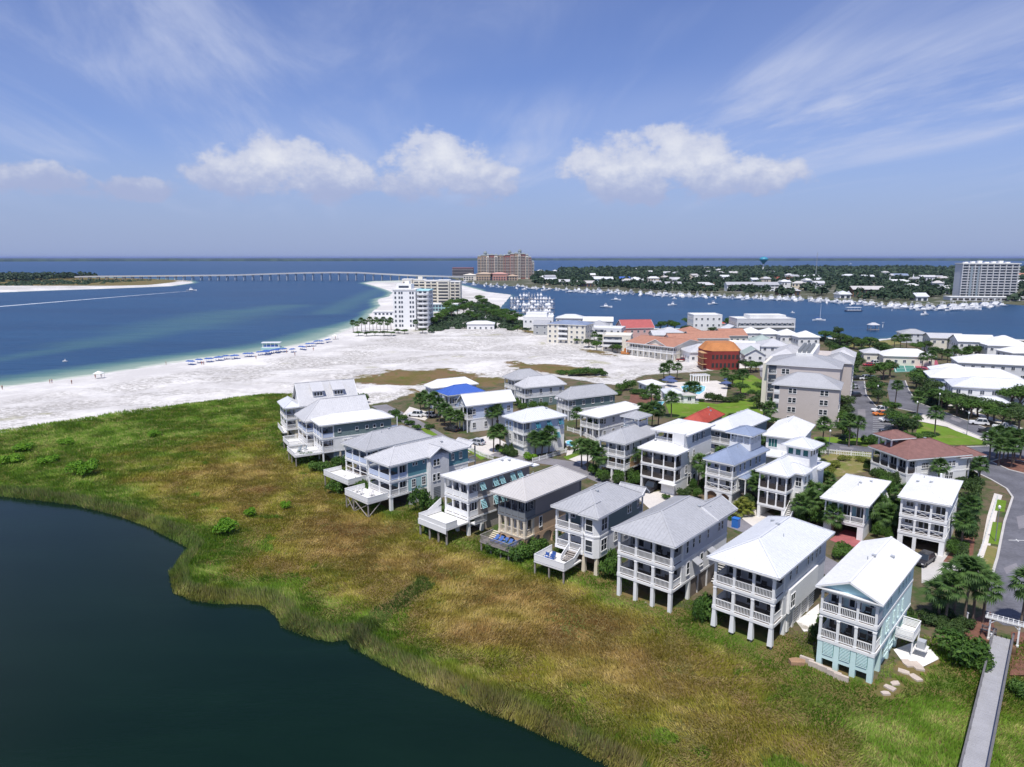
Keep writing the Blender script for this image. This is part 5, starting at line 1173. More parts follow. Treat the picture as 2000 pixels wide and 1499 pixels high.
def balconies(h, f, a0, a1, zs, deep=1.4, m='white_paint', rail='white_paint', dark=True, hh=2.2):
    for z in zs:
        mb = MB(); h.fbox(mb, f, a0, a1, 0, deep, z-.18, z); o = h.put('balcony', mb, m)
        g = MB(); h.fbox(g, f, a0+.03, a1-.03, deep-.08, deep-.02, z+.08, z+1.0); h.put('parapet', g, rail, o)
        if dark: d = MB(); h.fbox(d, f, a0+.15, a1-.15, .0, .03, z+.02, z+hh); h.put('opening', d, 'far_glass', o)
# -- greige condominium: low wing in front, tall wing behind
h = block('condominium', 'greige five storey condominium with grey hip roofs and rooftop cooling units', 1521, 1628, 755.5, 10.6, 11, -27, 'greige', 4, skip=('front','left'), roof=('hip',3.0,'grey_metal_roof'), seam=.6, oh=.5)
W_, D_ = h.W, h.D; h.win_mat = 'glass'
for i, z in enumerate((.7, 3.3, 5.9, 8.5)):
    for x in (W_*.30, W_*.78): h.win('front', x-.55, z, .85, 1.3, 1, 2); h.win('front', x+.55, z, .85, 1.3, 1, 2)
balconies(h, 'front', .2, 1.7, (3.0, 5.6, 8.2), .06, rail='white_paint')
h.box('wall', -3.2, W_-.6, 11.01, 50, -.5, 14.6, 'greige'); h.box('wall', W_-.59, W_+2.0, 24, 50, -.5, 14.4, 'greige'); h.box('wall', -4.8, -3.201, 13, 48, -.5, 14.5, 'pale_cream')
h.roof(-3.8, W_-.1, 10.5, 30, 14.62, 2.6, 'hip', 'grey_metal_roof', seam=.6); h.roof(W_-6, W_+2.5, 23.5, 36, 14.45, 2.2, 'hip', 'grey_metal_roof', seam=.6); h.roof(-5.2, 4, 28, 50.5, 14.58, 2.2, 'hip', 'pale_grey_roof', seam=.6); h.roof(W_-5, W_+2.5, 38, 50.5, 14.5, 2.0, 'hip', 'pale_grey_roof', seam=.6)
h.box('roof_well', 3.6, 8.2, 18, 46, 14.7, 17.3, 'flat_white_roof')
for i in range(3):
    for j in range(8): h.put('cooling_unit', MB().box(4.0+i*1.25, 4.9+i*1.25, 19+j*2.6, 19.9+j*2.6, 17.3, 18.3), 'grey_trim')
for z in (1.2, 3.9, 6.6, 9.3, 12.0): 
    balconies(h, 'front', -3.0, -.6, (z,), .05); 
for o in h.e.children:
    if o.name.startswith('balcony') and o.data.vertices[0].co.x < -.5: o.location.y = 10.98
h.win('front', 1.2, 12.0, .9, 1.4, 1, 2, pl=11.0); h.win('front', 2.3, 12.0, .9, 1.4, 1, 2, pl=11.0)
for z in (3, 6, 9, 12):
    for y in (27, 33, 39, 45): h.win('right', y, z, 1.4, 1.3, 2, 1, pl=W_+2.0)
# -- terracotta roofed town houses
h = kit('white balconied town house with terracotta roofs facing the sand', (1231,667.5), (1305,680), (1340,668.5), 6.0, 'pale_cream', 'terracotta', 2.4, floors=2, porch=2.4, bays=8, seam=0, kind='gable_x', gable='pale_cream')
h.roof(h.W*.42, h.W*.86, -.5, h.D*.8, 6.1, 2.6, 'gable_y', 'terracotta', seam=0, gable='pale_cream')
for i, (xl, xr, y) in enumerate(((1312,1362,667), (1350,1424,661), (1412,1459,656))):
    h = block('town_house', ['nearest', 'middle', 'farthest'][i] + ' of the long terracotta roofs behind the balconied town house', xl, xr, y, 7.0, 14, 4, 'pale_cream', 2, cat='house', group='terracotta roofed terrace', roof=('gable_x', 2.8, 'terracotta'), wh=1.0, sp=2.6, oh=.6)
# -- building site wrapped in red sheathing
a = at(1379, 723); b = at(1451, 723); c = (a+b)/2; wd = (b-a).length
e = empty('unfinished_building', (c.x, c.y, 0), R(2), 'unfinished rounded building in red sheathing with orange boarded roof', 'building')
oct_ = lambda s: [(-wd*.5*s, 4), (-wd*.36*s, -.2), (wd*.36*s, -.2), (wd*.5*s, 4), (wd*.5*s, 12), (wd*.36*s, 16), (-wd*.36*s, 16), (-wd*.5*s, 12)]
MB().prism(oct_(1), -.3, 7.6).build('wall', 'red_sheathing', e)
mb = MB(); o8 = oct_(1.03); o7 = [(x*.72, 8+(y-8)*.5) for x, y in oct_(1)]
mb.add([(x,y,7.7) for x,y in o8]+[(x,y,10.6) for x,y in o7], [(i,(i+1)%8,8+(i+1)%8,8+i) for i in range(8)]+[tuple(range(8,16))]); mb.build('roof', 'orange_sheathing', e)
for i in range(7):
    x = -wd*.33 + wd*.66*i/6
    for z in (1.0, 4.4): MB().box(x-.5,x+.5,-.24,-.16,z,z+1.8).build('opening', 'dark_interior', e)
for i in range(6): MB().bar((-wd*.62,-1.0+i*1.2,0),(-wd*.62,-1.0+i*1.2,7.2),.14).build('scaffold_pole', 'raw_timber', e)
for z in (2.4, 4.8, 7.0): MB().box(-wd*.66,-wd*.52,-1.4,6,z,z+.12).build('scaffold_deck', 'raw_timber', e)
a = at(1224, 692); MB().prism([(-3,-2),(0,-3),(3,-1.5),(3.2,1.5),(.5,2.6),(-2.6,2)], 0, .8).prism([(-1.5,-1),(1,-1.5),(1.8,.6),(-.8,1.2)], .8, 2.4).build('debris_pile', 'orange_sheathing').location = (a.x, a.y, .3)
tag(bpy.data.objects['debris_pile'], 'orange brown pile of building debris on the sand by balconied house', 'debris')
# -- others between the condominium and the harbour
B_ = [('house','light grey roofed house left of the red sheathed building',1346,1436,688,4.6,12,6,'white_siding',1,('hip',3.0,'pale_grey_roof')),
 ('house','white gabled cottage right of the red sheathed building',1456,1494,694,5.2,10,-8,'white_siding',2,('gable_y',2.6,'green_grey_roof')),
 ('house','white metal roofed house with dark eave behind the red sheathed building',1428,1470,677,5.5,11,-20,'white_siding',2,('gable_x',2.0,'white_metal_roof')),
 ('house','grey green roofed house left of the cooling units',1470,1512,668,6.0,12,-12,'white_siding',2,('hip',2.6,'green_grey_roof')),
 ('house','broad pale grey roofed house between cottage and condominium',1488,1545,677,5.5,14,-6,'white_siding',2,('hip',2.8,'pale_grey_roof')),
 ('villa','leftmost of four white pyramid roofed villas by the harbour',1453,1490,651,7.5,9.5,0,'white_siding',2,('hip',2.6,'white_metal_roof')),
 ('villa','second from left of four white pyramid roofed villas by the harbour',1489,1526,652.5,7.5,9.5,0,'white_siding',2,('hip',2.6,'white_metal_roof')),
 ('villa','third from left of four white pyramid roofed villas by the harbour',1525,1562,655,7.5,9.5,0,'white_siding',2,('hip',2.6,'white_metal_roof')),
 ('villa','rightmost of four white pyramid roofed villas by the harbour',1560,1601,659,7.5,9.5,0,'white_siding',2,('hip',2.6,'white_metal_roof')),
 ('building','white flat roofed box building with parapet above the red gable',1355,1411,617,11.0,15,0,'white_paint',3,None),
 ('house','small white house with red roof in front of white box building',1378,1416,632.5,5.0,9,0,'white_siding',1,('hip',2.6,'red_tile_roof')),
 ('building','long white two storey building on the harbour edge',1440,1554,624.5,9.0,16,0,'light_grey_siding',2,None),
 ('house','pink stucco villa with twin red roofs behind terracotta terrace',1216,1278,641,7.0,13,8,'pink_stucco',2,('gable_x',4.0,'rose_roof')),
 ('house','low house with pinkish white roof beside the red roofed pink villa',1288,1334,650,5.0,11,0,'pink_stucco',1,('hip',2.4,'pale_grey_roof')),
 ('house','white modern stepped house at the head of the dunes',1022,1080,621,8.5,13,-6,'white_paint',2,None),
 ('house','dark grey shingled house left of the cream apartments',1042,1071,634,6.5,10,-12,'grey_siding',2,('gable_x',2.0,'grey_metal_roof')),
 ('apartments','cream four storey apartments with blue grey roof on the dunes',1070,1142,634,10.5,14,-24,'pale_cream',4,('hip',1.6,'slate_blue_roof')),
 ('apartments','pale three storey apartments right of the cream block',1140,1212,643,7.8,14,-18,'light_grey_siding',3,None),
 ('house','white flat roofed house with balconies behind palms at the sand edge',1178,1231,657,7.6,12,-14,'pale_cream',2,None),
 ('house','low white roofed beach house near the white tower',912,965,633,4.5,9,0,'white_siding',1,('hip',1.5,'white_metal_roof')),
 ('house','grey roofed harbour house right of the reed bank',1765,1810,652,5.0,10,-14,'light_grey_siding',2,('hip',2.0,'grey_metal_roof')),
 ('house','cream harbour house with pale roof behind two palms',1822,1880,661,7.0,12,-14,'pale_cream',2,('gable_x',1.8,'pale_grey_roof')),
 ('house','white harbour house with gable and white metal roof',1877,1940,668,7.0,12,-14,'white_siding',2,('gable_x',2.6,'white_metal_roof')),
 ('house','rightmost white roofed harbour house at the frame edge',1936,2010,676,6.5,16,-14,'white_siding',2,('hip',3.8,'white_metal_roof')),
 ('pavilion','tennis pavilion with white hip roof behind green court screen',1732,1820,696.5,4.0,11,-14,'pale_cream',1,('hip',2.6,'white_metal_roof')),
 ('house','long white roofed house in the row above the tennis palms',1890,2030,712,6.0,14,-22,'light_grey_siding',2,('hip',2.6,'white_metal_roof')),
 ('house','white hip roofed house left of the lavender house roof',1830,1895,727,5.6,10,-22,'white_siding',2,('hip',2.2,'white_metal_roof')),
 ('house','lavender blue house under the widest white hip roof',1836,1985,742,6.0,13,-22,'pale_blue_siding',2,('hip',3.0,'white_metal_roof')),
 ('house','white house with pale grey roof and porch, half behind dark pine',1880,2030,760,6.0,12,-22,'white_siding',2,('hip',2.4,'cool_white_roof')),
 ('house','low white garage roof in front of the pale grey roofed house',1908,1966,787,3.0,6,-22,'white_siding',1,('hip',1.4,'cool_white_roof')),
 ('house','pale roofed house seen above the cream apartments by the marina',1086,1140,622,6.5,12,-10,'white_siding',2,('hip',2.2,'cool_white_roof')),
 ('house','low white boat club roof between cream apartments and harbour',1140,1196,628,5.5,12,-8,'white_siding',1,('gable_x',2.4,'white_metal_roof')),
 ('house','grey roofed cottage behind the pale three storey apartments',1150,1186,636,6.0,10,-14,'light_grey_siding',2,('hip',2.4,'grey_metal_roof')),
 ('house','cream cottage with terracotta roof left of the pink villa',1196,1222,650,5.5,9,-10,'pale_cream',2,('hip',2.2,'terracotta')),
 ('house','white cottage with pale roof right of the pink villa',1276,1300,655,5.0,9,4,'white_siding',1,('gable_x',2.2,'pale_grey_roof')),
 ('house','cream house with terracotta hip roof beneath the white box building',1336,1372,648,5.5,10,6,'pale_cream',2,('hip',2.4,'terracotta')),
 ('house','white gabled house between the terracotta terrace and long harbour building',1418,1448,646,6.0,10,0,'white_siding',2,('gable_y',2.6,'cool_white_roof')),
 ('house','pale grey gabled house left of the condominium roof wells',1440,1480,684,5.5,10,-16,'light_grey_siding',2,('gable_x',2.4,'pale_grey_roof')),
 ('house','low cream pavilion behind the tennis pavilion roof',1690,1724,690,4.0,8,-14,'pale_cream',1,('hip',1.8,'pale_grey_roof')),
 ('house','small white roofed house peeping over trees at right edge',1978,2030,690,6,10,0,'white_siding',2,('hip',2.6,'white_metal_roof'))]
for nm, lab, xl, xr, y, ze, dp, th, wl, fl, rf in B_:
    h = block(nm if nm not in ('house','building') else {'house':'town_house','building':'harbour_building'}[nm], lab, xl, xr, y, ze, dp, th, wl, fl, cat='house' if nm in ('house','villa') else nm, roof=rf, seam=.8 if rf and 'roof' in rf[2] and 'tile' not in rf[2] else 0, ww=1.1, wh=1.2, sp=3.0)
    if nm == 'apartments': balconies(h, 'front', h.W*.3, h.W*.55, [ze/fl*i for i in range(1, fl)], 1.2)
    if 'long white two storey' in lab:
        h.box('raised_roof', h.W*.24, h.W*.86, 2.5, h.D-2, ze+.1, ze+2.4, 'flat_white_roof'); balconies(h, 'front', .5, h.W-.5, (ze*.5,), 1.6)
    if 'balconies behind palms' in lab: balconies(h, 'front', .3, h.W*.7, (2.6, 5.0), 1.5)
    if 'stepped house' in lab: h.box('penthouse', 1.5, h.W-4, 3, h.D-1, ze+.1, ze+2.8, 'white_paint')
# -- tennis courts
sheet('tennis_court', [(1742,705),(1830,704),(1836,720),(1790,724),(1740,722)], 'court_red', .03); sheet('tennis_court', [(1744,714),(1786,712.5),(1793,726),(1748,728)], 'court_green', .036)
for p, q in (((1747,715.5),(1785,714)), ((1750,726.5),(1790,725)), ((1747,715.5),(1750,726.5)), ((1785,714),(1790,725)), ((1766,714.7),(1770,725.8)), ((1748,720.5),(1788,719))):
    a, b = at(*p), at(*q); tag(MB().bar((a.x,a.y,.043),(b.x,b.y,.043),.22,.004).build('court_line', 'line_paint'), kind='structure')
a, b = at(1728,704), at(1800,702.5); o = empty('court_fence', (a.x,a.y,0), math.atan2(b.y-a.y, b.x-a.x), 'green wind screen fence along the far side of the tennis courts', 'fence'); L_ = (b-a).length
MB().box(0,L_,-.04,.04,.1,3.0).build('wind_screen', 'court_screen', o)
for i in range(9): MB().tube([(L_*i/8,.09,0),(L_*i/8,.09,3.2)],[.05,.05],6).build('post', 'steel', o)
# -- pool club
def pool(name, label, pts, group=None):
    e = empty(name, at(*pts[0]), 0, label, 'pool', group); P = [Vector((*p, 0))-at(*pts[0]) for p in W2(pts)]; c = sum(P, Vector())/len(P)
    mb = MB(); n = len(P); out = [c+(p-c)*1.0 + (p-c).normalized()*.45 for p in P]
    mb.add([(p.x,p.y,.09) for p in out]+[(p.x,p.y,.09) for p in P]+[(p.x,p.y,0) for p in out], [(i,(i+1)%n,n+(i+1)%n,n+i) for i in range(n)]+[(2*n+i,2*n+(i+1)%n,(i+1)%n,i) for i in range(n)]); mb.build('coping', 'white_paint', e)
    w = MB(); w.add([(p.x,p.y,.075) for p in P], [tuple(range(n))] if sum(P[i].x*P[(i+1)%n].y-P[(i+1)%n].x*P[i].y for i in range(n)) > 0 else [tuple(range(n-1,-1,-1))]); w.build('water', 'pool_water', e)
sheet('pool_terrace', [(1268,764),(1300,748),(1400,744),(1422,752),(1418,778),(1340,786),(1290,782)], 'pale_concrete', .045)
pool('swimming_pool', 'free form club pool on the pale terrace beneath white colonnade', [(1330,756),(1345,752),(1365,752),(1378,756),(1376,764),(1366,771),(1345,768),(1334,762)])
pool('swimming_pool', 'narrow blue pool beside the brick path left of the lawn', [(1275,797),(1286,785),(1298,785),(1290,796),(1280,800)])
pool('swimming_pool', 'small blue pool beside the lavender house', [(1106,863),(1114,861),(1128,867),(1122,874),(1107,871)])
h = block('pool_house', 'white roofed pool bar at the left end of the club terrace', 1264, 1300, 752, 3.4, 7, 14, 'white_paint', 1, cat='pavilion', roof=('hip',1.2,'white_metal_roof'), sp=2.4)
h = block('pool_house', 'low flat roofed white pump house in front of the club pool', 1300, 1334, 768, 2.8, 6, 0, 'white_paint', 1, cat='pavilion', roof=('hip',1.2,'cool_white_roof'))
h = block('pool_house', 'white changing cabin among hedges at front of the club terrace', 1336, 1358, 772, 2.6, 4, 0, 'white_paint', 1, cat='pavilion', roof=('hip',.6,'warm_grey_roof'))
a, b = at(1354,748), at(1384,747); e = empty('colonnade', a, math.atan2(b.y-a.y,b.x-a.x), 'white classical colonnade with arches behind the club pool', 'colonnade'); L_ = (b-a).length
for i in range(7): MB().lathe([(.32,0),(.25,.2),(.18,2.2),(.28,2.4)],10,(L_*i/6,0)).build('column', 'white_paint', e); MB().lathe([(.32,0),(.25,.2),(.18,2.2),(.28,2.4)],10,(L_*i/6,2.4)).build('column', 'white_paint', e)
MB().box(-.4,L_+.4,-.2,.2,2.4,2.7).build('beam', 'white_paint', e); MB().box(-.4,L_+.4,2.2,2.6,2.4,2.7).build('beam', 'white_paint', e)
for i in range(10): MB().box(L_*i/9-.06,L_*i/9+.06,-.7,3.1,2.7,2.85).build('rafter', 'white_paint', e)
def umbrella(name, label, p, r, hgt, m, group=None):
    e = empty(name, p, random.uniform(0, 1), label, 'umbrella', group); mb = MB(); n = 8
    mb.add([(0,0,hgt)]+[(r*math.cos(2*math.pi*i/n), r*math.sin(2*math.pi*i/n), hgt-r*.38) for i in range(n)], [(0,1+i,1+(i+1)%n) for i in range(n)]); 
    mb.add([(r*math.cos(2*math.pi*i/n), r*math.sin(2*math.pi*i/n), hgt-r*.38-k) for k in (0,.15) for i in range(n)], [(i,n+i,n+(i+1)%n,(i+1)%n) for i in range(n)]); mb.build('canopy', m, e)
    MB().tube([(0,0,0),(0,0,hgt)],[.04,.04],6).build('pole', 'white_paint', e); return e
for i, (x, y) in enumerate(((1302,754),(1308,749),(1313,756),(1418,760),(1422,753))): umbrella('pool_umbrella', f'{["first","second","third","fourth","fifth"][i]} navy umbrella from the left on the club pool terrace', at(x, y), 1.9, 2.9, 'navy_canvas', 'club pool umbrellas')
# ================================================================== vegetation
ORD = ['leftmost','second','third','fourth','fifth','sixth','seventh','eighth','ninth','tenth','eleventh','twelfth','thirteenth','fourteenth','fifteenth','sixteenth','seventeenth','eighteenth','nineteenth','twentieth','twenty-first','twenty-second','twenty-third','twenty-fourth']
def ordinal(i, n):
    if n == 1: return ''
    if i == 0: return 'leftmost '
    if i == n-1: return 'rightmost '
    return ORD[i] + ' from left '
# ---- marsh grass: single leaning blades, wind-laid, far too many to count
def marsh_grass():
    P = np.array(MARSH); n = 0; rng = np.random.default_rng(3)
    bx0, bx1, by0, by1 = max(P[:,0].min(), -190), min(P[:,0].max(), 95), max(P[:,1].min(), 38), P[:,1].max()
    m = 4600000; X = rng.uniform(bx0, bx1, m); Y = rng.uniform(by0, by1, m)
    half = (Y * .985 + 10) * .7205 + 8
    ok = (np.abs(X) < half) & (rng.random(m) < np.clip(1.5 - Y/140, .32, 1.0)); X, Y = X[ok], Y[ok]
    h, sp, sm, st, sq = ground_height(X, Y)
    ok = (sm > -2.5 - 2*rng.random(len(X))) & (sq < .4) & (st < 4.5) & (sp > 20); X, Y, h, sm, sq, st = X[ok], Y[ok], h[ok], sm[ok], sq[ok], st[ok]
    clear = np.zeros(len(X), bool); near_h = np.full(len(X), 9.0)
    for hs in (A1,A2,A3,A4,A5,A6,A7,A8,A9,A10,A11):
        u = (X-hs.o.x)*hs.ux.x + (Y-hs.o.y)*hs.ux.y; v = (X-hs.o.x)*hs.uy.x + (Y-hs.o.y)*hs.uy.y
        dd = np.maximum(np.maximum(-u, u-hs.W), np.maximum(-v, v-hs.D)); clear |= dd < (.15 if hs is A1 else -.5); near_h = np.minimum(near_h, dd)
    for px, py, r_ in ((1772,1302,1.3),(1790,1306,1.4),(1766,1318,1.1),(1787,1327,1.1),(1748,1340,1.0),(1738,1350,1.0),(1728,1360,.9),(1785,1280,2.2),(1765,1283,1.6),(1805,1290,1.6)):
        q = at(px, py, -.3); clear |= np.hypot(X-q.x, Y-q.y) < r_
    ok = ~clear; X, Y, h, sm, sq, st, near_h = X[ok], Y[ok], h[ok], sm[ok], sq[ok], st[ok], near_h[ok]
    k = len(X)
    # colour patches of the plants themselves
    g1 = fbm(X/26, Y/18, 41, 4); g2 = fbm(X/7, Y/5, 43, 4); g3 = fbm(X/2.2, Y/1.6, 47, 3)
    green = .43 + .85*np.exp(-np.maximum(near_h, 0)/3.2) + (g1-.5)*1.1 + (g2-.5)*.8
    green += .75*smooth(-X, 52, 105) + .25*smooth(Y, 150, 200) + .55*np.exp(-((sq+3)/5.0)**2) + .55*smooth(st, -6.0, -1.0)*smooth(X, -25, 5) + .35*smooth(st, -5, -1)
    green += .75*smooth(X, 20, 42)*(1-smooth(Y, 62, 84)) - .20*smooth(X, -40, -10)*(1-smooth(X, 20, 34))
    # the old channel that leads in from the pond, and mown green near it
    c = np.minimum(np.abs(sdist(X, Y, W2([(690,1258),(745,1205),(800,1165),(830,1140),(824,1132),(790,1158),(735,1198),(682,1250)]))), 9)
    chan = sdist(X, Y, W2([(690,1258),(745,1205),(800,1165),(835,1138),(822,1128),(785,1155),(730,1196),(680,1250)]))
    green += .5*np.exp(-(c/1.6)**2)
    t = np.clip(green, 0, 1)[:, None]
    brown = np.array([.41,.265,.088]); olive = np.array([.345,.325,.045]); grn = np.array([.17,.30,.028]); tan = np.array([.60,.45,.22])
    col = np.where(t < .5, brown + (olive-brown)*t*2, olive + (grn-olive)*(t-.5)*2)
    mixv = (rng.random(k)[:, None] ** 2) * smooth(g3, .40, .60)[:, None] * .6
    col = col*(1-mixv) + tan*mixv
    bright = ((fbm(X/5, Y/4, 91, 3) > .70) & (green > .5))[:, None]; col = np.where(bright, np.array([.19,.30,.03]), col)
    col *= (.78 + .44*rng.random(k))[:, None] * (.86 + .30*g3)[:, None]
    col = np.where((chan > -.8 + 1.6*(g3-.5))[:, None], np.array([.125,.190,.035])*(.7+.6*rng.random(k))[:, None], col)
    reed = np.clip(1 - np.abs(sq + 1.6)/3.4, 0, 1)
    tall = smooth(-X, 40, 90)
    ln = (.24 + .30*rng.random(k)) * (1 + .5*tall) * (.75 + .6*g2) + reed * (.55 + .8*rng.random(k)) * (.15 + 1.1*fbm(X/7, Y/7, 77, 3))
    ln *= np.where(chan > -.2, 1.15, 1) * (.42 + .58*smooth(near_h, .2, 2.8))
    wd = (.024 + .030*rng.random(k)) * (1 + Y/90)
    flow = fbm(X/9, Y/9, 61, 3) * 9.0 + rng.normal(0, .7, k); lean = np.clip(.72 + (g3-.5)*1.2 + rng.normal(0, .25, k), .08, 1.15) * (1 - .75*reed)
    dx, dy = np.cos(flow)*np.sin(lean), np.sin(flow)*np.sin(lean); dz = np.cos(lean)
    tw = rng.uniform(0, 2*np.pi, k); ax, ay = np.cos(tw)*wd, np.sin(tw)*wd
    B0 = np.stack([X-ax, Y-ay, h-.05], -1); B1_ = np.stack([X+ax, Y+ay, h-.05], -1); T = np.stack([X+dx*ln, Y+dy*ln, h+dz*ln], -1)
    V = np.empty((k*3, 3), np.float32); V[0::3] = B0; V[1::3] = B1_; V[2::3] = T
    C = np.repeat(col, 3, 0); low = np.array([.40,.33,.22]) * (.5+.5*rng.random(k))[:, None]
    rm = (reed * (sq > -2.2))[:, None]; C[0::3] = C[0::3]*(1-rm) + low*rm; C[1::3] = C[1::3]*(1-rm) + low*rm
    o = link('marsh_grass', np_mesh('marsh_grass', V, np.arange(k*3).reshape(-1, 3), 'marsh_blade', C))
    tag(o, 'brown and green wind laid marsh grass between pond and stilt houses', 'grass', kind='stuff'); return k
N_GRASS = marsh_grass()
# ---- leaf clouds
def leaf_cloud(n, lumps, size, seed, m, up=.35, jitter=.22):
    rng = np.random.default_rng(seed); L_ = np.array(lumps); wgt = (L_[:,3]**2); wgt = wgt/wgt.sum()
    i = rng.choice(len(L_), n, p=wgt); d = rng.normal(size=(n,3)); d /= np.linalg.norm(d, axis=1)[:,None]; d[:,2] = np.where(d[:,2] < -.35, -d[:,2], d[:,2])
    r = L_[i,3] * (1 - np.abs(rng.normal(0, jitter, n))); sq_ = L_[i,4] if L_.shape[1] > 4 else 1.0
    c = L_[i,:3] + d * r[:,None] * np.stack([np.ones(n), np.ones(n), np.full(n, 1.0)*sq_], -1)
    nrm = d + np.array([0,0,up]) + rng.normal(0, .55, (n,3)); nrm /= np.linalg.norm(nrm, axis=1)[:,None]
    a = np.cross(nrm, rng.normal(size=(n,3))); a /= np.linalg.norm(a, axis=1)[:,None]; b = np.cross(nrm, a)
    s = size * (.6 + .8*rng.random(n))[:,None]
    V = np.stack([c-a*s, c-b*s*.55, c+a*s, c+b*s*.55], 1).reshape(-1, 3)
    return np_mesh('foliage', V, np.arange(n*4).reshape(-1, 4), m)
def lumps_for(seed, n, rx, rz, zc, r0, r1):
    rr = random.Random(seed); out = []
    for _ in range(n):
        a = rr.uniform(0, 6.283); q = math.sqrt(rr.random())*rx; out.append((math.cos(a)*q, math.sin(a)*q, zc + rr.uniform(-1,1)*rz*(1-(q/rx)**2*.6), rr.uniform(r0, r1), rr.uniform(.7, 1.0)))
    return out
BUSH = {k: [leaf_cloud(1500, lumps_for(i*7+j, 13, .68, .2, .42, .24, .48), .075, i*10+j, k) for i in range(3)] for j, k in enumerate(('bush_leaf','bright_leaf','oak_leaf','yellow_leaf'))}
CROWN = {k: [leaf_cloud(1700, lumps_for(50+i*7+j, 17, .70, .40, 0, .24, .46), .075, 90+i*10+j, k) for i in range(4)] for j, k in enumerate(('oak_leaf','bush_leaf'))}
def tree_trunk(seed):
    rr = random.Random(seed); mb = MB(); mb.tube([(0,0,-.05),(rr.uniform(-.05,.05),rr.uniform(-.05,.05),.3),(rr.uniform(-.08,.08),0,.62)], [.05,.038,.022], 7)
    for i in range(5):
        a = i*1.3+rr.random(); z = .28+.05*i; mb.tube([(0,0,z),(math.cos(a)*.16,math.sin(a)*.16,z+.14),(math.cos(a)*.34,math.sin(a)*.34,z+.24)], [.022,.016,.006], 5)
    return mb.mesh('trunk', 'trunk')
TRUNKS = [tree_trunk(i) for i in range(3)]
_cnt = [0]
def gz(p): return float(ground_height(np.array([p[0]]), np.array([p[1]]))[0][0])
def bush(p, r, hgt, m, label, group=None, name='shrub', cat='shrub'):
    _cnt[0] += 1; o = link(name, random.choice(BUSH[m])); o.location = (p[0], p[1], gz(p)-.08); o.scale = (r*1.15, r*random.uniform(1.0,1.25), hgt*1.25); o.rotation_euler = (0,0,random.uniform(0,6.28)); return tag(o, label, cat, group)
def tree(p, H_, r, label, group=None, m='oak_leaf', z=None, name='broadleaf_tree'):
    e = empty(name, (p[0], p[1], gz(p) if z is None else z), random.uniform(0,6.28), label, 'tree', group)
    t = link('trunk', random.choice(TRUNKS), e); t.scale = (H_*.9, H_*.9, H_)
    c = link('crown', random.choice(CROWN[m]), e); c.location = (0,0,H_*.62); c.scale = (r, r, H_*.44); return e
# ---- palms
def frond_mesh():
    mb = MB(); mb.add([(0,-.02,0),(.35,-.02,.13),(.62,-.012,.17),(.62,.012,.17),(.35,.02,.13),(0,.02,0)], [(0,1,4,5),(1,2,3,4)])
    for k in range(11):
        a = R(-82 + 164*k/10); l = .62 - .12*abs(k-5)/5; dr = -.16 - .10*abs(k-5)/5
        b = Vector((.60,0,.17)); d = Vector((math.cos(a), math.sin(a), 0)); s = Vector((-d.y, d.x, 0))
        mid = b + d*l*.5 + Vector((0,0,.01)); tip = b + d*l + Vector((0,0,dr)); mb.add([tuple(b), tuple(mid - s*.055), tuple(tip), tuple(mid + s*.055)], [(0,1,2,3)])
    return mb
FROND_MB = frond_mesh(); FROND = FROND_MB.mesh('frond', 'palm_leaf'); FROND_Y = FROND_MB.mesh('frond', 'yellow_leaf')
def frond_dirs(n, seed):
    rr = random.Random(seed); out = []
    for i in range(n):
        u = (i+.5)/n; el = 82 - 128*u + rr.uniform(-8,8); out.append((i*2.39996 + rr.uniform(-.2,.2), R(el), rr.uniform(.85,1.15)))
    return out
def crown_mesh(seed, n=42, m='palm_leaf'):
    V = np.array(FROND_MB.v); quads = [f for f in FROND_MB.f]; allv = []; fs = []
    for az, el, s in frond_dirs(n, seed):
        ce, se = math.cos(el), math.sin(el); x = V[:,0]*s; y = V[:,1]*s; z = V[:,2]*s
        x2, z2 = x*ce - z*se, x*se + z*ce; ca, sa = math.cos(az), math.sin(az); o = len(allv)*len(V)
        allv.append(np.stack([x2*ca - y*sa, x2*sa + y*ca, z2], -1)); fs += [[i+o for i in q] for q in quads]
    return np_mesh('crown', np.concatenate(allv), np.array(fs), m)
CROWNS = [crown_mesh(i) for i in range(4)]; CROWN_Y = crown_mesh(9, 22, 'yellow_leaf')
PALM_TRUNKS = []
for i in range(4):
    rr = random.Random(i); b = rr.uniform(-.25,.25); c = rr.uniform(-.2,.2)
    PALM_TRUNKS.append((MB().tube([(0,0,-.04),(b*.1,c*.1,.2),(b*.45,c*.4,.6),(b,c,1.0)], [.21,.16,.145,.17], 8).mesh('trunk','trunk', True), b, c))
HEART = MB().lathe([(.10,-.55),(.26,-.35),(.30,-.1),(.2,.15),(.05,.3)], 9).mesh('crown', 'trunk')
def palm(p, H_, label, group=None, r=1.75, near=False, yellow=False):
    e = empty('palm_tree', (p[0], p[1], gz(p)), random.uniform(0,6.28), label, 'palm', group); tm, b, c = random.choice(PALM_TRUNKS)
    t = link('trunk', tm, e); t.scale = (1,1,H_)
    if near:
        k = link('crown', HEART, e); k.location = (b, c, H_)
        for az, el, s in frond_dirs(36, random.randint(0,999)):
            f = link('frond', FROND, k); f.rotation_euler = (0, -el, az); f.scale = (r*s,)*3
    else:
        k = link('crown', CROWN_Y if yellow else random.choice(CROWNS), e); k.location = (b, c, H_); k.scale = (r, r, r)
    return e
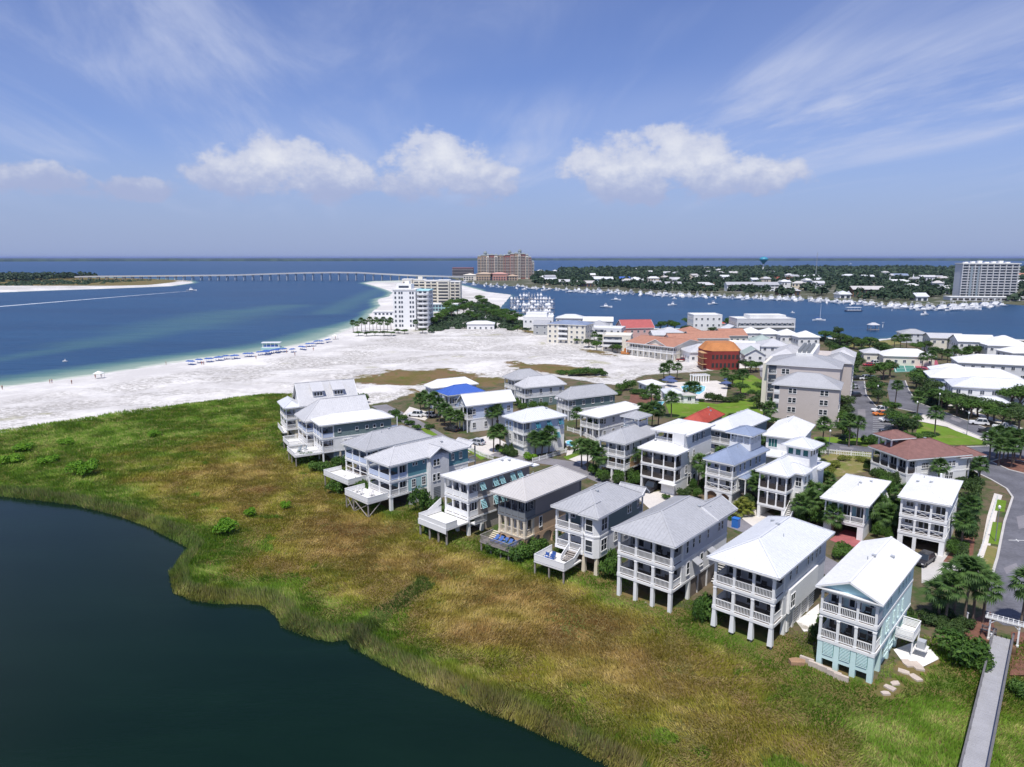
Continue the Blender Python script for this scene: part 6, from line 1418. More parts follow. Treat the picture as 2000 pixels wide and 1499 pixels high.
PALMS = [
 ('in the clump beside the mint green house', True, [(1833,1212,3.6),(1845,1220,5.0),(1862,1208,6.0),(1883,1216,7.0),(1900,1215,6.0),(1919,1216,4.6)]),
 ('cut by the right edge near the pergola', True, [(1993,1226,5.6)]),
 ('in the grove between tower house and low white roof', True, [(1562,1022,3.2),(1580,1022,4.0),(1592,1012,4.4),(1612,1018,4.2),(1625,1045,3.2)]),
 ('in front of the low white roofed house', True, [(1690,1038,4.0),(1714,1032,3.9),(1728,1045,3.0)]),
 ('in front of the orange sided house', False, [(1136,912,4.2),(1147,920,5),(1158,926,5.2),(1168,932,4.6),(1208,926,3.0),(1229,932,5.0)]),
 ('beside the lavender house', False, [(964,884,4.4),(977,884,4.8),(1046,893,4.2),(1058,894,4),(1072,892,5)]),
 ('in front of the white gabled house', False, [(880,842,4.5),(893,844,4),(906,840,4),(925,838,4),(936,838,4.2),(948,837,4.5),(962,840,4.5),(972,838,5)]),
 ('by the parked white cars', False, [(822,812,4.6),(829,800,4),(838,818,5),(849,815,5.6),(858,825,5),(868,832,4.2)]),
 ('under the broad white roof by the brick path', False, [(1125,843,4.6),(1160,851,4),(1178,853,4),(1192,849,4),(1236,839,4.5),(1250,839,5),(1262,841,5),(1273,839,5.6),(1285,837,4.6)]),
 ('beside the narrow blue pool', False, [(1272,792,5),(1281,790,4.2)]),
 ('standing alone on the central lawn', False, [(1311,816,5.4)]),
 ('before the club pool', False, [(1345,784,4.2),(1358,784,4.2)]),
 ('against the greige condominium', False, [(1502,832,4.6),(1515,820,5),(1586,828,5.2),(1604,822,5),(1617,828,5.6)]),
 ('by the parking lot entrance', False, [(1606,870,5),(1658,873,6.2),(1673,871,5.6)]),
 ('on the road verge near the parking lot', False, [(1748,792,6.0),(1791,812,5.2)]),
 ('at the corner of the bright triangular lawn', False, [(1825,853,5.8)]),
 ('in the dark grove on the round island', False, [(1932,900,5),(1946,894,5.4),(1958,905,5),(1968,898,5.4),(1980,905,5.6),(1992,898,5.2),(1975,914,4.6),(1950,910,4.4),(2004,910,5)]),
 ('along the tennis courts', False, [(1800,722,5),(1818,719,5),(1850,714,5),(1862,706,5.2),(1886,712,5.4)]),
 ('beside the harbour houses', False, [(1746,684,5.5),(1758,684,5.5),(1770,682,5.2),(1858,690,6),(1864,692,6)]),
 ('in the thicket left of the white tower', False, [(690,648,6),(698,650,5.5),(706,646,6.4),(714,648,6),(722,645,6.6),(729,649,6),(736,645,6.4),(743,649,5.6),(750,645,6.2),(757,650,5.6),(764,646,5.8),(812,648,5)]),
 ('at the foot of the cream apartments', False, [(1086,660,4),(1096,662,4.4),(1142,672,4),(1160,676,5),(1172,680,5),(1186,684,4.6)]),
 ('along the lawn behind the club', False, [(1296,744,4.4),(1308,740,4.8),(1322,742,4.6),(1415,752,4.4),(1450,758,4.6)]),
]
for where, near, L_ in PALMS:
    L_ = sorted(L_); n = len(L_)
    for i, (x, y, H_) in enumerate(L_): palm(at(x, y), H_, f'{ordinal(i,n)}palm {where}', f'palms {where}' if n > 1 else None, near=near, r=random.uniform(1.75, 2.15))
for i, (x, y) in enumerate(((1440,1010),(1452,1000),(1462,1008))): palm(at(x, y), 1.2, f'{ordinal(i,3)}short yellow green palm behind the grey roofed stilt house', 'short yellow palms', r=1.5, yellow=True)
# ---- shrubs
SHRUBS = [
 ('bright_leaf','bright green shrub standing in the marsh', [(443,1040,2.2,2.3),(490,1008,1.15,1.5),(558,992,1.0,1.4),(165,928,3.2,3.0),(50,880,2.8,2.0),(95,902,2.2,1.7),(300,852,1.8,1.5),(20,905,2.4,2.0),(660,960,1.2,1.2),(130,868,2.0,1.5)]),
 ('bush_leaf','dark shrub below the sage and beige houses', [(962,1078,1.7,1.9),(985,1082,2.0,2.2),(1010,1090,2.2,2.2),(1032,1088,1.9,2.4),(1052,1078,1.7,2.4)]),
 ('bush_leaf','dark shrub between grey roofed stilt house and sage house', [(1192,1128,1.8,3.2),(1184,1108,1.5,3.0)]),
 ('bush_leaf','tall shrub between taupe and teal houses', [(820,1000,1.9,4.0),(850,1005,1.8,3.0),(866,1022,1.4,2.4),(842,1040,1.3,1.8),(915,1018,1.2,3.6),(932,1030,1.3,3.4)]),
 ('bush_leaf','shrub under the white deck beside the teal house', [(656,960,1.8,2.4),(676,950,1.8,2.6),(700,962,1.9,2.8),(720,968,1.7,2.4),(735,985,1.5,1.6)]),
 ('bush_leaf','shrub at the foot of the slate grey and steep roofed houses', [(562,872,1.6,1.6),(578,884,1.9,2.2),(596,902,2.2,2.4),(620,918,2.0,2.0),(640,922,1.9,2.0),(660,912,1.8,2.2),(680,905,1.8,1.8)]),
 ('bush_leaf','rounded shrub beside the boardwalk', [(1872,1292,3.0,3.0),(1905,1305,1.9,2.0),(1996,1352,1.6,1.6)]),
 ('oak_leaf','low dark shrub beneath the palms beside mint green house', [(1828,1222,1.6,1.5),(1845,1232,1.7,1.3),(1862,1235,1.6,1.3),(1882,1224,1.4,1.2),(1838,1205,1.4,1.4),(1815,1210,1.2,1.2)]),
 ('bush_leaf','shrub hedge between the two rows of houses', [(1640,1090,1.6,1.6),(1652,1078,1.5,1.5),(1740,1005,1.8,3.0),(1735,975,1.8,3.2),(1740,1030,1.8,2.6),(1728,955,1.6,2.6),(1620,990,1.6,2.0),(1640,1010,1.6,2.0)]),
 ('oak_leaf','dark garden shrub on the right of the six bay white house', [(1885,1030,1.8,3.0),(1892,1000,1.9,3.4),(1898,970,1.7,2.8),(1880,1060,1.6,2.8),(1868,1080,1.4,2.0),(1905,950,1.6,2.0)]),
 ('bright_leaf','bright garden shrub in front of the lavender house', [(990,888,1.6,1.6),(1034,898,1.6,1.5),(1000,890,1.3,1.3)]),
 ('yellow_leaf','yellow green shrub on the sandy lot by the tower house', [(1615,925,1.8,1.8),(1628,912,1.6,1.4),(1650,900,1.5,1.2),(1680,902,1.5,1.2),(1606,940,1.5,1.6)]),
 ('bush_leaf','round shrub by the parking lot and triangular lawn', [(1695,868,1.9,2.2),(1708,866,1.8,2.0),(1800,862,2.2,2.0),(1812,860,2.0,2.0),(1775,862,1.9,2.4),(1660,856,1.6,2)]),
 ('oak_leaf','clipped dark shrub before the club terrace', [(1385,784,1.4,2.8),(1393,785,1.2,2.4),(1403,786,1.4,2.6),(1330,784,1.4,1.3),(1318,785,1.3,1.2),(1420,786,1.8,1.8),(1432,786,1.9,2.0),(1444,782,1.8,2.2),(1370,785,1.0,1.0)]),
 ('bush_leaf','dune shrub beyond the grey roofed cottages', [(1120,733,3.2,2.2),(1135,732,3.4,2.6),(1150,731,3.4,2.8),(1165,731,3.2,2.6),(1100,731,2.8,1.6),(1176,732,2.2,1.6)]),
 ('bush_leaf','garden shrub left of the club terrace', [(1215,764,2.0,2.4),(1228,762,2.2,3.4),(1240,770,2.0,1.8),(1255,772,2.0,2.0),(1262,780,1.8,1.6),(1205,772,1.8,1.4),(1285,782,1.5,1.6)]),
 ('bush_leaf','garden shrub among the lane side houses', [(800,830,1.6,1.4),(815,840,1.6,1.4),(840,838,1.4,1.2),(700,790,2.0,3.4),(712,788,1.8,3.0),(770,812,1.8,1.6),(785,822,1.8,1.6),(1020,800,1.6,2.0),(1040,800,1.8,2.4),(1060,798,1.6,2.0),(1010,792,1.6,2.2),(1190,862,1.4,1.4),(1120,870,1.2,1.0),(1300,975,1.0,.9),(1420,1015,1.0,.8),(1540,1040,1.0,.9)]),
]
for m, lab, L_ in SHRUBS:
    L_ = sorted(L_); n = len(L_)
    for i, (x, y, r, hh) in enumerate(L_): bush(at(x, y, -.3 if 'marsh' in lab else 0), r, hh, m, f'{ordinal(i,n)}{lab}', lab + 's')
# ---- trees of the town
TREES = [
 ('dark tree in the hedge row along the condominium', [(1644,854,4,2.2),(1650,838,4.4,2.4),(1646,822,4.6,2.4),(1652,806,5,2.4),(1646,792,5,2.4),(1650,776,5.4,2.5),(1646,760,6,2.8),(1654,748,6.4,3.0),(1660,736,6.6,3.2),(1672,728,6.6,3.4),(1664,716,6,3.2),(1650,704,6,3)]),
 ('dark tree between the parking lot and the upper road', [(1702,764,5,2.6),(1708,776,5,2.6),(1714,790,4.6,2.4),(1724,742,6.6,3.6),(1738,738,6.6,3.6),(1700,742,5,3),(1745,826,4,2.4),(1752,838,4.4,2.6),(1764,850,4.6,2.8),(1742,812,4,2.2),(1775,836,4,2.4),(1780,852,4,2.4)]),
 ('dark tree in the gardens left of the lavender house roof', [(1790,760,6,3),(1802,752,6,3.2),(1812,762,6,3.2),(1800,772,6,3.2),(1818,778,5.6,3),(1806,788,5.4,3),(1826,794,5.4,3),(1838,800,5.4,3),(1850,796,5,2.8)]),
 ('dark tree in the roadside gardens at right', [(1868,812,5.4,3),(1882,808,5.6,3),(1896,818,5.6,3),(1910,814,5.6,3),(1926,826,5.4,3),(1942,822,5.6,3),(1958,834,5.6,3),(1974,830,6,3.2),(1990,842,6,3.2),(1976,800,7,3.4),(1992,806,7.6,3.6)]),
 ('tree on the harbour bank beyond the condominium', [(1612,668,6,3.2),(1626,670,6,3.4),(1640,676,6.4,3.6),(1654,680,6,3.4),(1668,682,6,3.4),(1682,684,5.6,3.2),(1698,682,6,3.4),(1714,690,5.4,3.2),(1728,694,5,3),(1620,688,5,3),(1636,696,5.4,3),(1690,698,4.6,2.8),(1636,664,7,3.2)]),
 ('tree between the harbour houses and the white roofs', [(1790,690,5,2.8),(1806,688,5.4,3),(1822,700,5,2.8),(1840,704,5,2.8),(1876,704,5.4,3),(1896,700,5.6,3),(1912,698,5.6,3),(1930,696,5.6,3),(1948,698,5.6,3),(1966,700,5.6,3),(1984,702,5.6,3)]),
 ('dark tree in the wood behind the white tower', [(846,640,6,3.4),(858,634,7,4),(870,628,7,4.2),(882,622,7,4.4),(894,616,7.4,4.6),(906,614,7,4.4),(872,612,8,4.6),(888,604,8,4.8),(902,600,7,4.4),(920,606,6,4),(938,612,7,4.4),(944,602,7.6,4.6),(936,594,7.6,4.6),(950,620,6.6,4.2),(962,626,6.6,4.2),(976,630,6.4,4),(990,634,6.2,4),(1002,638,6,3.8),(966,614,6.4,4.2),(982,620,6.2,4),(996,624,6,4),(1010,630,5.6,3.6),(916,624,5.6,3.6),(930,630,5.4,3.4)]),
 ('tree along the harbour behind the pink villa', [(1290,648,6,3.6),(1304,646,6.4,3.8),(1318,648,6,3.6),(1338,652,5,3.2),(1344,640,6.4,3.6),(1352,648,5.4,3.2),(1420,640,6,3.4),(1430,644,5.4,3),(1240,648,5,3),(1262,646,5,3.2),(1368,652,4.4,2.6),(1392,654,4.4,2.6)]),
 ('tree beside the red sheathed building and the green lawn', [(1456,724,4.6,2.8),(1466,728,4.6,2.6),(1476,726,4,2.4),(1440,742,4,2.4),(1430,756,4.4,2.6),(1446,772,4.2,2.6),(1482,800,4.6,2.6),(1490,815,4.4,2.4),(1478,786,4.2,2.4),(1506,838,3.4,2.2),(1486,770,4,2.4)]),
 ('small tree at the sand edge below the cream apartments', [(1128,674,3.6,2.2),(1150,680,4.4,2.8),(1166,686,4.8,2.8),(1196,688,4,2.4),(1206,690,4,2.4),(1026,652,3.6,2.4),(1010,650,4,2.6)]),
 ('bush clump tree at the foot of the white tower', [(778,652,3,2.4),(790,653,3,2.4),(826,652,3.2,2.4),(700,656,2.6,2.6),(716,657,2.6,2.6),(732,656,2.8,2.6),(750,656,2.8,2.4),(764,656,2.6,2.4)]),
]
for lab, L_ in TREES:
    L_ = sorted(L_); n = len(L_); big = 1.15 if 'wood behind' in lab else 1.0
    for i, (x, y, H_, r) in enumerate(L_): tree(at(x, y), H_*1.15*big, r*1.25*big, f'{ordinal(i,n)}{lab}', lab.replace('tree','trees',1), m='oak_leaf' if (i % 2 and 'wood behind' not in lab) else 'bush_leaf', z=0)
# ================================================================== far side: towers, bridge, harbour
def y_of(py): return (CAM_H + 1) * 1388 / (py - 503.0) * .985
class Far(House):
    def __init__(s, name, label, cat, xc, Y, W_, D_, th=0, group=None):
        c = at_y(xc, Y, 0); s.th = R(th); s.W = W_; s.D = D_; s.oh = .5
        s.ux = Vector((math.cos(s.th), math.sin(s.th), 0)); s.uy = Vector((-math.sin(s.th), math.cos(s.th), 0)); o = c - s.ux*W_/2; s.o = Vector((o.x, o.y, 0))
        s.e = empty(name, s.o, s.th, label, cat, group); s.win_mat = 'far_glass'; s.frame_mat = 'white_paint'
def pane_box(h, f, a0, a1, z0, z1, m='far_glass', name='window', out=.06, pl=None):
    mb = MB(); h.fbox(mb, f, a0, a1, -.2, out, z0, z1, pl); return h.put(name, mb, m)
# -- white tower on the beach
T = Far('white_tower', 'white eight storey tower with rounded balconies beside the pass', 'tower', 803, 452, 22.5, 18, -4)
T.box('wall', 0, 14.5, 0, 18, -.5, 24.5, 'white_paint'); T.box('wall', 14.51, 22.4, 3, 17.9, -.5, 24.0, 'white_siding')
for i in range(8):
    z = 1.2 + i*2.95
    for x in (1.6, 4.2, 5.8, 11.2, 12.9): pane_box(T, 'front', x-.55, x+.55, z+.2, z+1.7)
    for y in (5, 9, 13): pane_box(T, 'right', y-.9, y+.9, z+.1, z+2.0, pl=22.4)
    mb = MB(); mb.prism([(14.6,3.0),(15.4,.8),(17.5,-.4),(20,-.2),(22,1.2),(22.8,3.2)], z-.35, z-.1); o = T.put('balcony', mb, 'white_paint')
    mb = MB(); P_ = [(14.6,3.0),(15.4,.8),(17.5,-.4),(20,-.2),(22,1.2),(22.8,3.2)]
    for a, b in zip(P_, P_[1:]): mb.bar((*a, z+.4), (*b, z+.4), .1, .95)
    T.put('parapet', mb, 'white_paint', o); pane_box(T, 'front', 16, 18, z+.2, z+1.9, pl=3.0); pane_box(T, 'front', 19, 21, z+.2, z+1.9, pl=3.0)
T.box('roof', -.4, 14.9, -.4, 18.4, 24.5, 25.3, 'flat_white_roof'); T.box('penthouse', 1.5, 11, 4, 14, 25.3, 28.2, 'white_paint'); T.box('roof', 14.5, 23, 2.6, 18.3, 24.01, 24.7, 'aqua_shutter'); pane_box(T, 'front', 3, 9.5, 25.8, 27.2, pl=4); T.box('stair_core', 6, 9, 8, 12, 28.2, 30, 'white_paint')
h = Far('beach_house', 'low white pool deck building at the seaward side of the white tower', 'building', 752, 500, 14, 10, 0); h.box('wall', 0, 14, 0, 10, -.5, 3, 'white_paint'); h.box('roof', -.5, 14.5, -.5, 10.5, 3, 3.4, 'flat_white_roof'); [pane_box(h, 'front', x, x+1.6, .8, 2.3) for x in (1,4,7,10)]
h = Far('beach_house', 'second low white flat roof seaward of the white tower, farther off', 'building', 752, 555, 18, 10, 0); h.box('wall', 0, 18, 0, 10, -.5, 3.2, 'white_paint'); h.box('roof', -.5, 18.5, -.5, 10.5, 3.2, 3.6, 'flat_white_roof'); [pane_box(h, 'front', x, x+1.6, .8, 2.3) for x in (1,4,7,10,13)]
# -- cream slab condominium behind it
T = Far('condominium', 'long cream condominium with stepped balcony bays behind the white tower', 'building', 842, 655, 54, 18, 0)
for k, (x0, x1, y0, hgt) in enumerate(((0, 9, 6, 24.6), (9, 21, 10, 24.2), (21, 33, 3, 23.4), (33, 44, -2, 23.8), (44, 54, 0, 22.6))):
    T.box('wall', x0+.005, x1-.005, y0, 20, -.5, hgt, 'pale_cream'); T.box('roof', x0-.2, x1+.2, y0-.2, 20.2, hgt+.003*k, hgt+.8+.003*k, 'flat_white_roof')
    for i in range(8):
        z = .8 + i*2.85
        for a, b in (((x0+1.2, x1-1.2),) if k in (0, 3) else ((x0+1.5, (x0+x1)/2-.6), ((x0+x1)/2+.6, x1-1.2))):
            pane_box(T, 'front', a, b, z+.3, z+2.0, pl=y0); T.box('balcony', a-.3, b+.3, y0-1.2, y0-.05, z-.1, z+.65, 'pale_cream')
T.box('stair_core', 14, 18, 12, 16, 25, 27.4, 'pale_cream')
h = Far('building', 'low glass fronted wing at the foot of the cream condominium', 'building', 868, 600, 22, 10, 0); h.box('wall', 0, 22, 0, 10, -.5, 6, 'light_teal'); h.box('roof', -.4, 22.4, -.4, 10.4, 6, 6.5, 'flat_white_roof'); [pane_box(h, 'front', 1+2.6*i, 3+2.6*i, z, z+1.8) for i in range(8) for z in (.8, 3.6)]
# -- harbour resort with green turrets
Y = 1500; T = Far('resort_tower', 'tan and brick red resort hotel tower with green turreted roof', 'hotel', 988, Y, 118, 30, 0)
bays = [(0,7,'resort_tan',47,2),(7,19,'resort_tan',49,0),(19,24,'resort_cream',50,-2),(24,35,'resort_red',50,0),(35,42,'resort_cream',50,-2),(42,54,'resort_tan',49,2),(54,58,'resort_red',49,3),(58,68,'resort_red',50,1),(68,76,'resort_pink',52,-3),(76,84,'resort_tan',53,-1),(84,90,'resort_cream',53,-3),(90,100,'resort_red',52,0),(100,106,'resort_cream',50,-2),(106,112,'resort_pink',45,0),(112,118,'resort_cream',36,3)]
for x0, x1, m, hgt, y0 in bays:
    T.box('wall', x0+.02, x1-.02, y0, 28, -1, hgt, m); n = int((hgt-6)/3.2)
    for i in range(n):
        z = 5 + i*3.2; c = (x0+x1)/2
        for a, b in (((x0+1, x1-1),) if x1-x0 < 8 else ((x0+1, c-.6), (c+.6, x1-1))): pane_box(T, 'front', a, b, z, z+1.9, pl=y0, out=.1)
        T.box('balcony', x0+.5, x1-.5, y0-1.0, y0-.12, z-.5, z+.25, 'resort_cream')
    T.roof(x0-.6, x1+.6, y0-1, 29, hgt, 3.0, 'hip', 'resort_roof', seam=0, cap=False)
for x, hh in ((16, 52), (67, 54), (88, 56)):
    mb = MB(); mb.lathe([(3.6,46),(3.6,hh+1),(4.6,hh+1),(3.0,hh+4.2),(.3,hh+6.5)], 8, (x, 10)); T.put('turret', mb, 'resort_roof')
for i, (x0, x1, m, z1, lab) in enumerate(((905,930,'resort_cream',11,'cream arcaded shops left of the resort tower on the quay'),(930,962,'resort_tan',13,'tan terrace of shops under the left half of resort tower'),(958,992,'resort_pink',13,'salmon pink arcade under the resort tower'),(990,1012,'resort_tan',9,'brown pier restaurant right of the salmon arcade'))):
    a, b = at_y(x0, 1400, 0), at_y(x1, 1400, 0); h = Far('quay_shops', lab, 'building', (x0+x1)/2, 1400, b.x-a.x, 24, 0); h.box('wall', 0, h.W, 0, 24, -1, z1, m); h.roof(-1, h.W+1, -1, 25, z1, 3, 'hip', m, seam=0, cap=False)
    for k in range(int(h.W/5)):
        for z in (1, 5): pane_box(h, 'front', 1+5*k, 4+5*k, z, z+2.6)
T = Far('condominium', 'long brown glass low rise on the bay left of the resort tower', 'building', 904, 1640, 48, 20, 0); T.box('wall', 0, 48, 0, 20, -1, 22, 'resort_red')
for i in range(6): pane_box(T, 'front', .6, 47.4, 1.5+i*3.4, 3.3+i*3.4, out=.2); T.box('balcony', 0, 48, -1.6, -.25, .5+i*3.4, 1.1+i*3.4, 'bridge_concrete')
# -- waterfront tower at right
Y = 770; T = Far('condominium', 'white twelve storey waterfront tower with banded balconies at right', 'tower', 1928, Y, 57, 16, -7); T.box('wall', 0, 57, 0, 16, -.5, 38, 'light_grey_siding')
for i in range(12):
    z = 3.6 + i*2.85; T.box('balcony', -.6, 57.6, -1.5, -.02, z-.3, z-.05, 'white_paint'); T.box('parapet', -.6, 57.6, -1.55, -1.42, z-.04, z+.45, 'light_grey_siding')
    for j in range(9): pane_box(T, 'front', .8+6.2*j, 6.0+6.2*j, z, z+2.1, out=.04)
    pane_box(T, 'right', 2, 14, z+.2, z+1.8)
for j in range(10): T.box('fin', .3+6.2*j-.15, .3+6.2*j+.15, -1.41, -.03, 3, 37.6, 'white_paint')
T.box('stair_shaft', 8, 10.4, -1.7, -1.56, 3, 36, 'slate_siding'); T.box('stair_shaft', 15, 17, -1.7, -1.56, 3, 36, 'slate_siding')
T.box('roof', -.8, 57.8, -1.6, 16.4, 38, 38.9, 'flat_white_roof'); [T.put('roof_plant', MB().box(4+7*i, 8+7*i, 5, 9, 38.9, 40.2+.6*(i%3)), 'white_paint') for i in range(7)]
h = Far('building', 'low grey parking podium in front of the waterfront tower', 'building', 1930, 742, 74, 16, -7); h.box('wall', 0, 74, 0, 16, -.5, 4.2, 'light_grey_siding'); h.box('roof', -.4, 74.4, -.4, 16.4, 4.2, 4.6, 'flat_white_roof'); [pane_box(h, 'front', 2+6*i, 6.5+6*i, 1, 3, 'dark_interior') for i in range(12)]
# -- road bridge across the pass
e = empty('bridge', (0, 0, 0), 0, 'long low concrete road bridge on piers across the pass', 'bridge'); YB = 1455
x0, x1 = at_y(150, YB, 0).x, at_y(906, YB, 0).x
DK = [(150,540.6),(182,540),(300,539),(455,537.6),(540,534.8),(595,533.2),(650,532.4),(700,532.8),(728,534.4),(816,538.6),(906,541)]
def deck_z(x):
    px = [at_y(a, YB, 0).x for a, _ in DK]; return float(np.interp(x, px, [CAM_H - (b-503)*YB/1388*1.0 for _, b in DK]))
n = 44; xs_ = [x0 + (x1-x0)*i/n for i in range(n+1)]; mb = MB(); rl = MB()
for a, b in zip(xs_, xs_[1:]):
    mb.bar((a,YB,deck_z(a)),(b,YB,deck_z(b)),14,1.5); 
    for o_ in (-6.8, 6.8): rl.bar((a,YB+o_,deck_z(a)+1.3),(b,YB+o_,deck_z(b)+1.3),.4,1.1)
mb.build('deck', 'bridge_concrete', e); rl.build('parapet', 'bridge_concrete', e)
for k in range(45):
    x = x0 + (x1-x0)*(k+.5)/45; z = deck_z(x); m = MB(); m.box(x-.8, x+.8, YB-6, YB+6, z-2.0, z-.76)
    for o_ in (-4.5, 4.5): m.box(x-.55, x+.55, YB+o_-.7, YB+o_+.7, -3, z-2.0)
    m.build('pier', 'bridge_concrete', e)
# -- water tower and mast
c = at_y(1490, 2000, 0); e = empty('water_tower', (c.x, c.y, 0), 0, 'teal blue golf ball water tower rising from the trees', 'water tower')
MB().lathe([(2.6,0),(2.0,4),(1.9,26),(4,30)], 14).build('stem', 'white_paint', e); MB().lathe([(2.6,27),(5,31),(9,35),(11.8,38.5),(12,40.5),(10,43.5),(5,46),(.5,47)], 20).build('tank', 'tower_blue', e, True)
c = at_y(1593, 1500, 0); e = empty('radio_mast', (c.x, c.y, 0), 0, 'thin lattice radio mast above the far trees', 'mast'); m = MB()
for a in range(3):
    q = 2.094*a; m.bar((.9*math.cos(q),.9*math.sin(q),0),(.25*math.cos(q),.25*math.sin(q),56),.22)
for k in range(26): z = k*2.1; r = .9-.65*z/56; m.bar((r,0,z),(-r*.5,r*.86,z+2.1),.14); m.bar((-r*.5,r*.86,z),(-r*.5,-r*.86,z+2.1),.14)
m.build('lattice', 'steel', e)
# -- woods: far-off masses
def wood(name, label, poly, n, region, seed, sz=(5.5, 9.5), hh=(8, 13), gap=None):
    rng = np.random.default_rng(seed); X = rng.uniform(region[0], region[1], n*6); Y_ = rng.uniform(region[2], region[3], n*6)
    s = sdist(X, Y_, poly); keep = (s > (22 if region[3] > 900 else .6)) & (fbm(X/90, Y_/60, seed, 3) > .36) & (np.abs(X) < Y_*.76+40)
    if gap is not None: keep &= gap(X, Y_)
    X, Y_ = X[keep][:n], Y_[keep][:n]; n = len(X); k = 54; r = rng.uniform(*sz, n); H_ = rng.uniform(*hh, n)
    d = rng.normal(size=(n,k,3)); d /= np.linalg.norm(d, axis=2)[...,None]; d[...,2] = np.abs(d[...,2])*1.1 - .15
    c = np.stack([X, Y_, H_*.42], -1)[:,None,:] + d*np.stack([r*.8, r*.8, H_*.58], -1)[:,None,:]*(1-np.abs(rng.normal(0,.15,(n,k,1))))
    c = c.reshape(-1,3); nn = len(c); nr = d.reshape(-1,3) + np.array([0,0,.4]) + rng.normal(0,.5,(nn,3)); nr /= np.linalg.norm(nr,axis=1)[:,None]
    a = np.cross(nr, rng.normal(size=(nn,3))); a /= np.linalg.norm(a,axis=1)[:,None]; b = np.cross(nr, a); s_ = np.repeat(r,k)[:,None]*.30*rng.uniform(.6,1.3,(nn,1))
    V = np.stack([c-a*s_, c-b*s_*.7, c+a*s_, c+b*s_*.7],1).reshape(-1,3)
    tag(link(name, np_mesh(name, V, np.arange(nn*4).reshape(-1,4), 'pine_far')), label, 'wood', kind='stuff')
wood('far_wood', 'dark evergreen wood covering the mainland beyond the harbour', MAINLAND, 2100, (40, 1500, 700, 2000), 5)
wood('far_wood', 'farther belt of dark wood up to the bay shore', MAINLAND, 1500, (150, 2300, 1500, 3000), 6, (9, 14), (10, 16))
wood('spit_wood', 'dark pine wood on the western spit beyond the pass', WEST_SPIT, 420, (-1400, -905, 1230, 1600), 8, (6, 9), (10, 15))
wood('spit_scrub', 'low dark scrub along the western spit', WEST_SPIT, 420, (-1300, -700, 1130, 1400), 9, (3, 6), (1.6, 3.4))
# -- waterfront buildings on the mainland
rr = random.Random(12)
FARB = [(1420,1520,569,9,'white hotel with long grey roof on the far quay','white_siding','grey_metal_roof',3),(1354,1396,564,6,'brown walled restaurant with pale hip roof on far quay','rust','pale_grey_roof',2),(1520,1562,577,6,'dark wooden restaurant with sweeping pale roof on the far quay','rust','pale_grey_roof',1),
 (1666,1726,580,9,'brown boathouse with grey gabled roof on the far shore','rust','warm_grey_roof',2),(1161,1197,555,9,'mint waterfront building on the far quay','mint','cool_white_roof',2),(1211,1230,553,8,'waterfront bar with bright blue roof on far quay','orange_siding','blue_roof',2),(1230,1256,556,8,'white stepped waterfront shop right of the blue roof','white_siding','cool_white_roof',2),
 (1128,1160,560,6,'brown shack restaurant with dark roof on the far quay','rust','warm_grey_roof',1),(1300,1330,561,5,'low dark roofed shed on the far quay','grey_siding','grey_metal_roof',1),(1743,1773,545,8,'pale blue grey house high in the far wood','light_grey_siding','slate_blue_roof',2),(1736,1777,557,6,'white church hall with small spire in the far wood','white_siding','white_metal_roof',1),
 (1782,1808,552,7,'grey roofed house in the far wood right of the church','light_grey_siding','grey_metal_roof',2),(1815,1842,550,8,'large hip roofed house in the far wood near waterfront tower','pale_cream','grey_metal_roof',2),(1845,1870,575,8,'white porticoed house left of the waterfront tower','white_siding','white_metal_roof',2),(1372,1400,530,12,'white block above the trees left of the water tower','white_siding',None,3),
 (1585,1600,545,6,'small white roof in the trees below the mast','white_siding','white_metal_roof',1),(1568,1592,546,6,'pale roofed shed in the trees left of the mast','white_siding','cool_white_roof',1),(1515,1556,551,6,'long maroon roofed building behind the hotel','red_sheathing','red_tile_roof',1),(1408,1424,546,6,'small pale house behind the far quay hotel','white_siding','cool_white_roof',1),
 (1980,2010,545,9,'peach roofed house right of the waterfront tower','pale_cream','terracotta',2),(1984,2012,560,7,'white house right of waterfront tower by the trees','white_siding','white_metal_roof',2),(1048,1062,535,8,'white house on the point right of the resort tower','white_siding','cool_white_roof',2),(1596,1614,572,6,'white pavilion on the far quay right of the wooden restaurant','white_siding','white_metal_roof',1),
 (1090,1112,557,6,'tan dockside shed left of the mint building','cream_stucco','pale_grey_roof',1),(1270,1292,560,6,'grey dockside shed right of the stepped shop','light_grey_siding','grey_metal_roof',1),(1640,1662,583,5,'white dock store left of the brown boathouse','white_siding','cool_white_roof',1),(1790,1812,588,5,'low white dock house right of the brown boathouse','white_siding','cool_white_roof',1)]
for x0_, x1_, py, z1, lab, wl, rf, fl in FARB:
    Y = y_of(py); a, b = at_y(x0_, Y, 0), at_y(x1_, Y, 0); h = Far('waterfront_house', lab, 'building', (x0_+x1_)/2, Y, b.x-a.x, 14, rr.uniform(-5,5)); h.box('wall', 0, h.W, 0, 14, -1, z1, wl)
    if rf: h.roof(-1, h.W+1, -1, 15, z1, 3.6, 'hip' if rr.random() < .6 else 'gable_x', rf, seam=0, gable=wl, cap=False)
    else: h.box('roof', -.4, h.W+.4, -.4, 14.4, z1, z1+.6, 'flat_white_roof')
    n = max(2, int(h.W/5))
    for i in range(fl):
        for k in range(n): pane_box(h, 'front', h.W*(k+.2)/n, h.W*(k+.8)/n, z1/fl*i+.8, z1/fl*i+z1/fl*.72, out=.1)
    if 'church' in lab: MB().taper(3, 4, z1, z1+9, 1.2, .1).build('spire', 'white_paint', h.e)
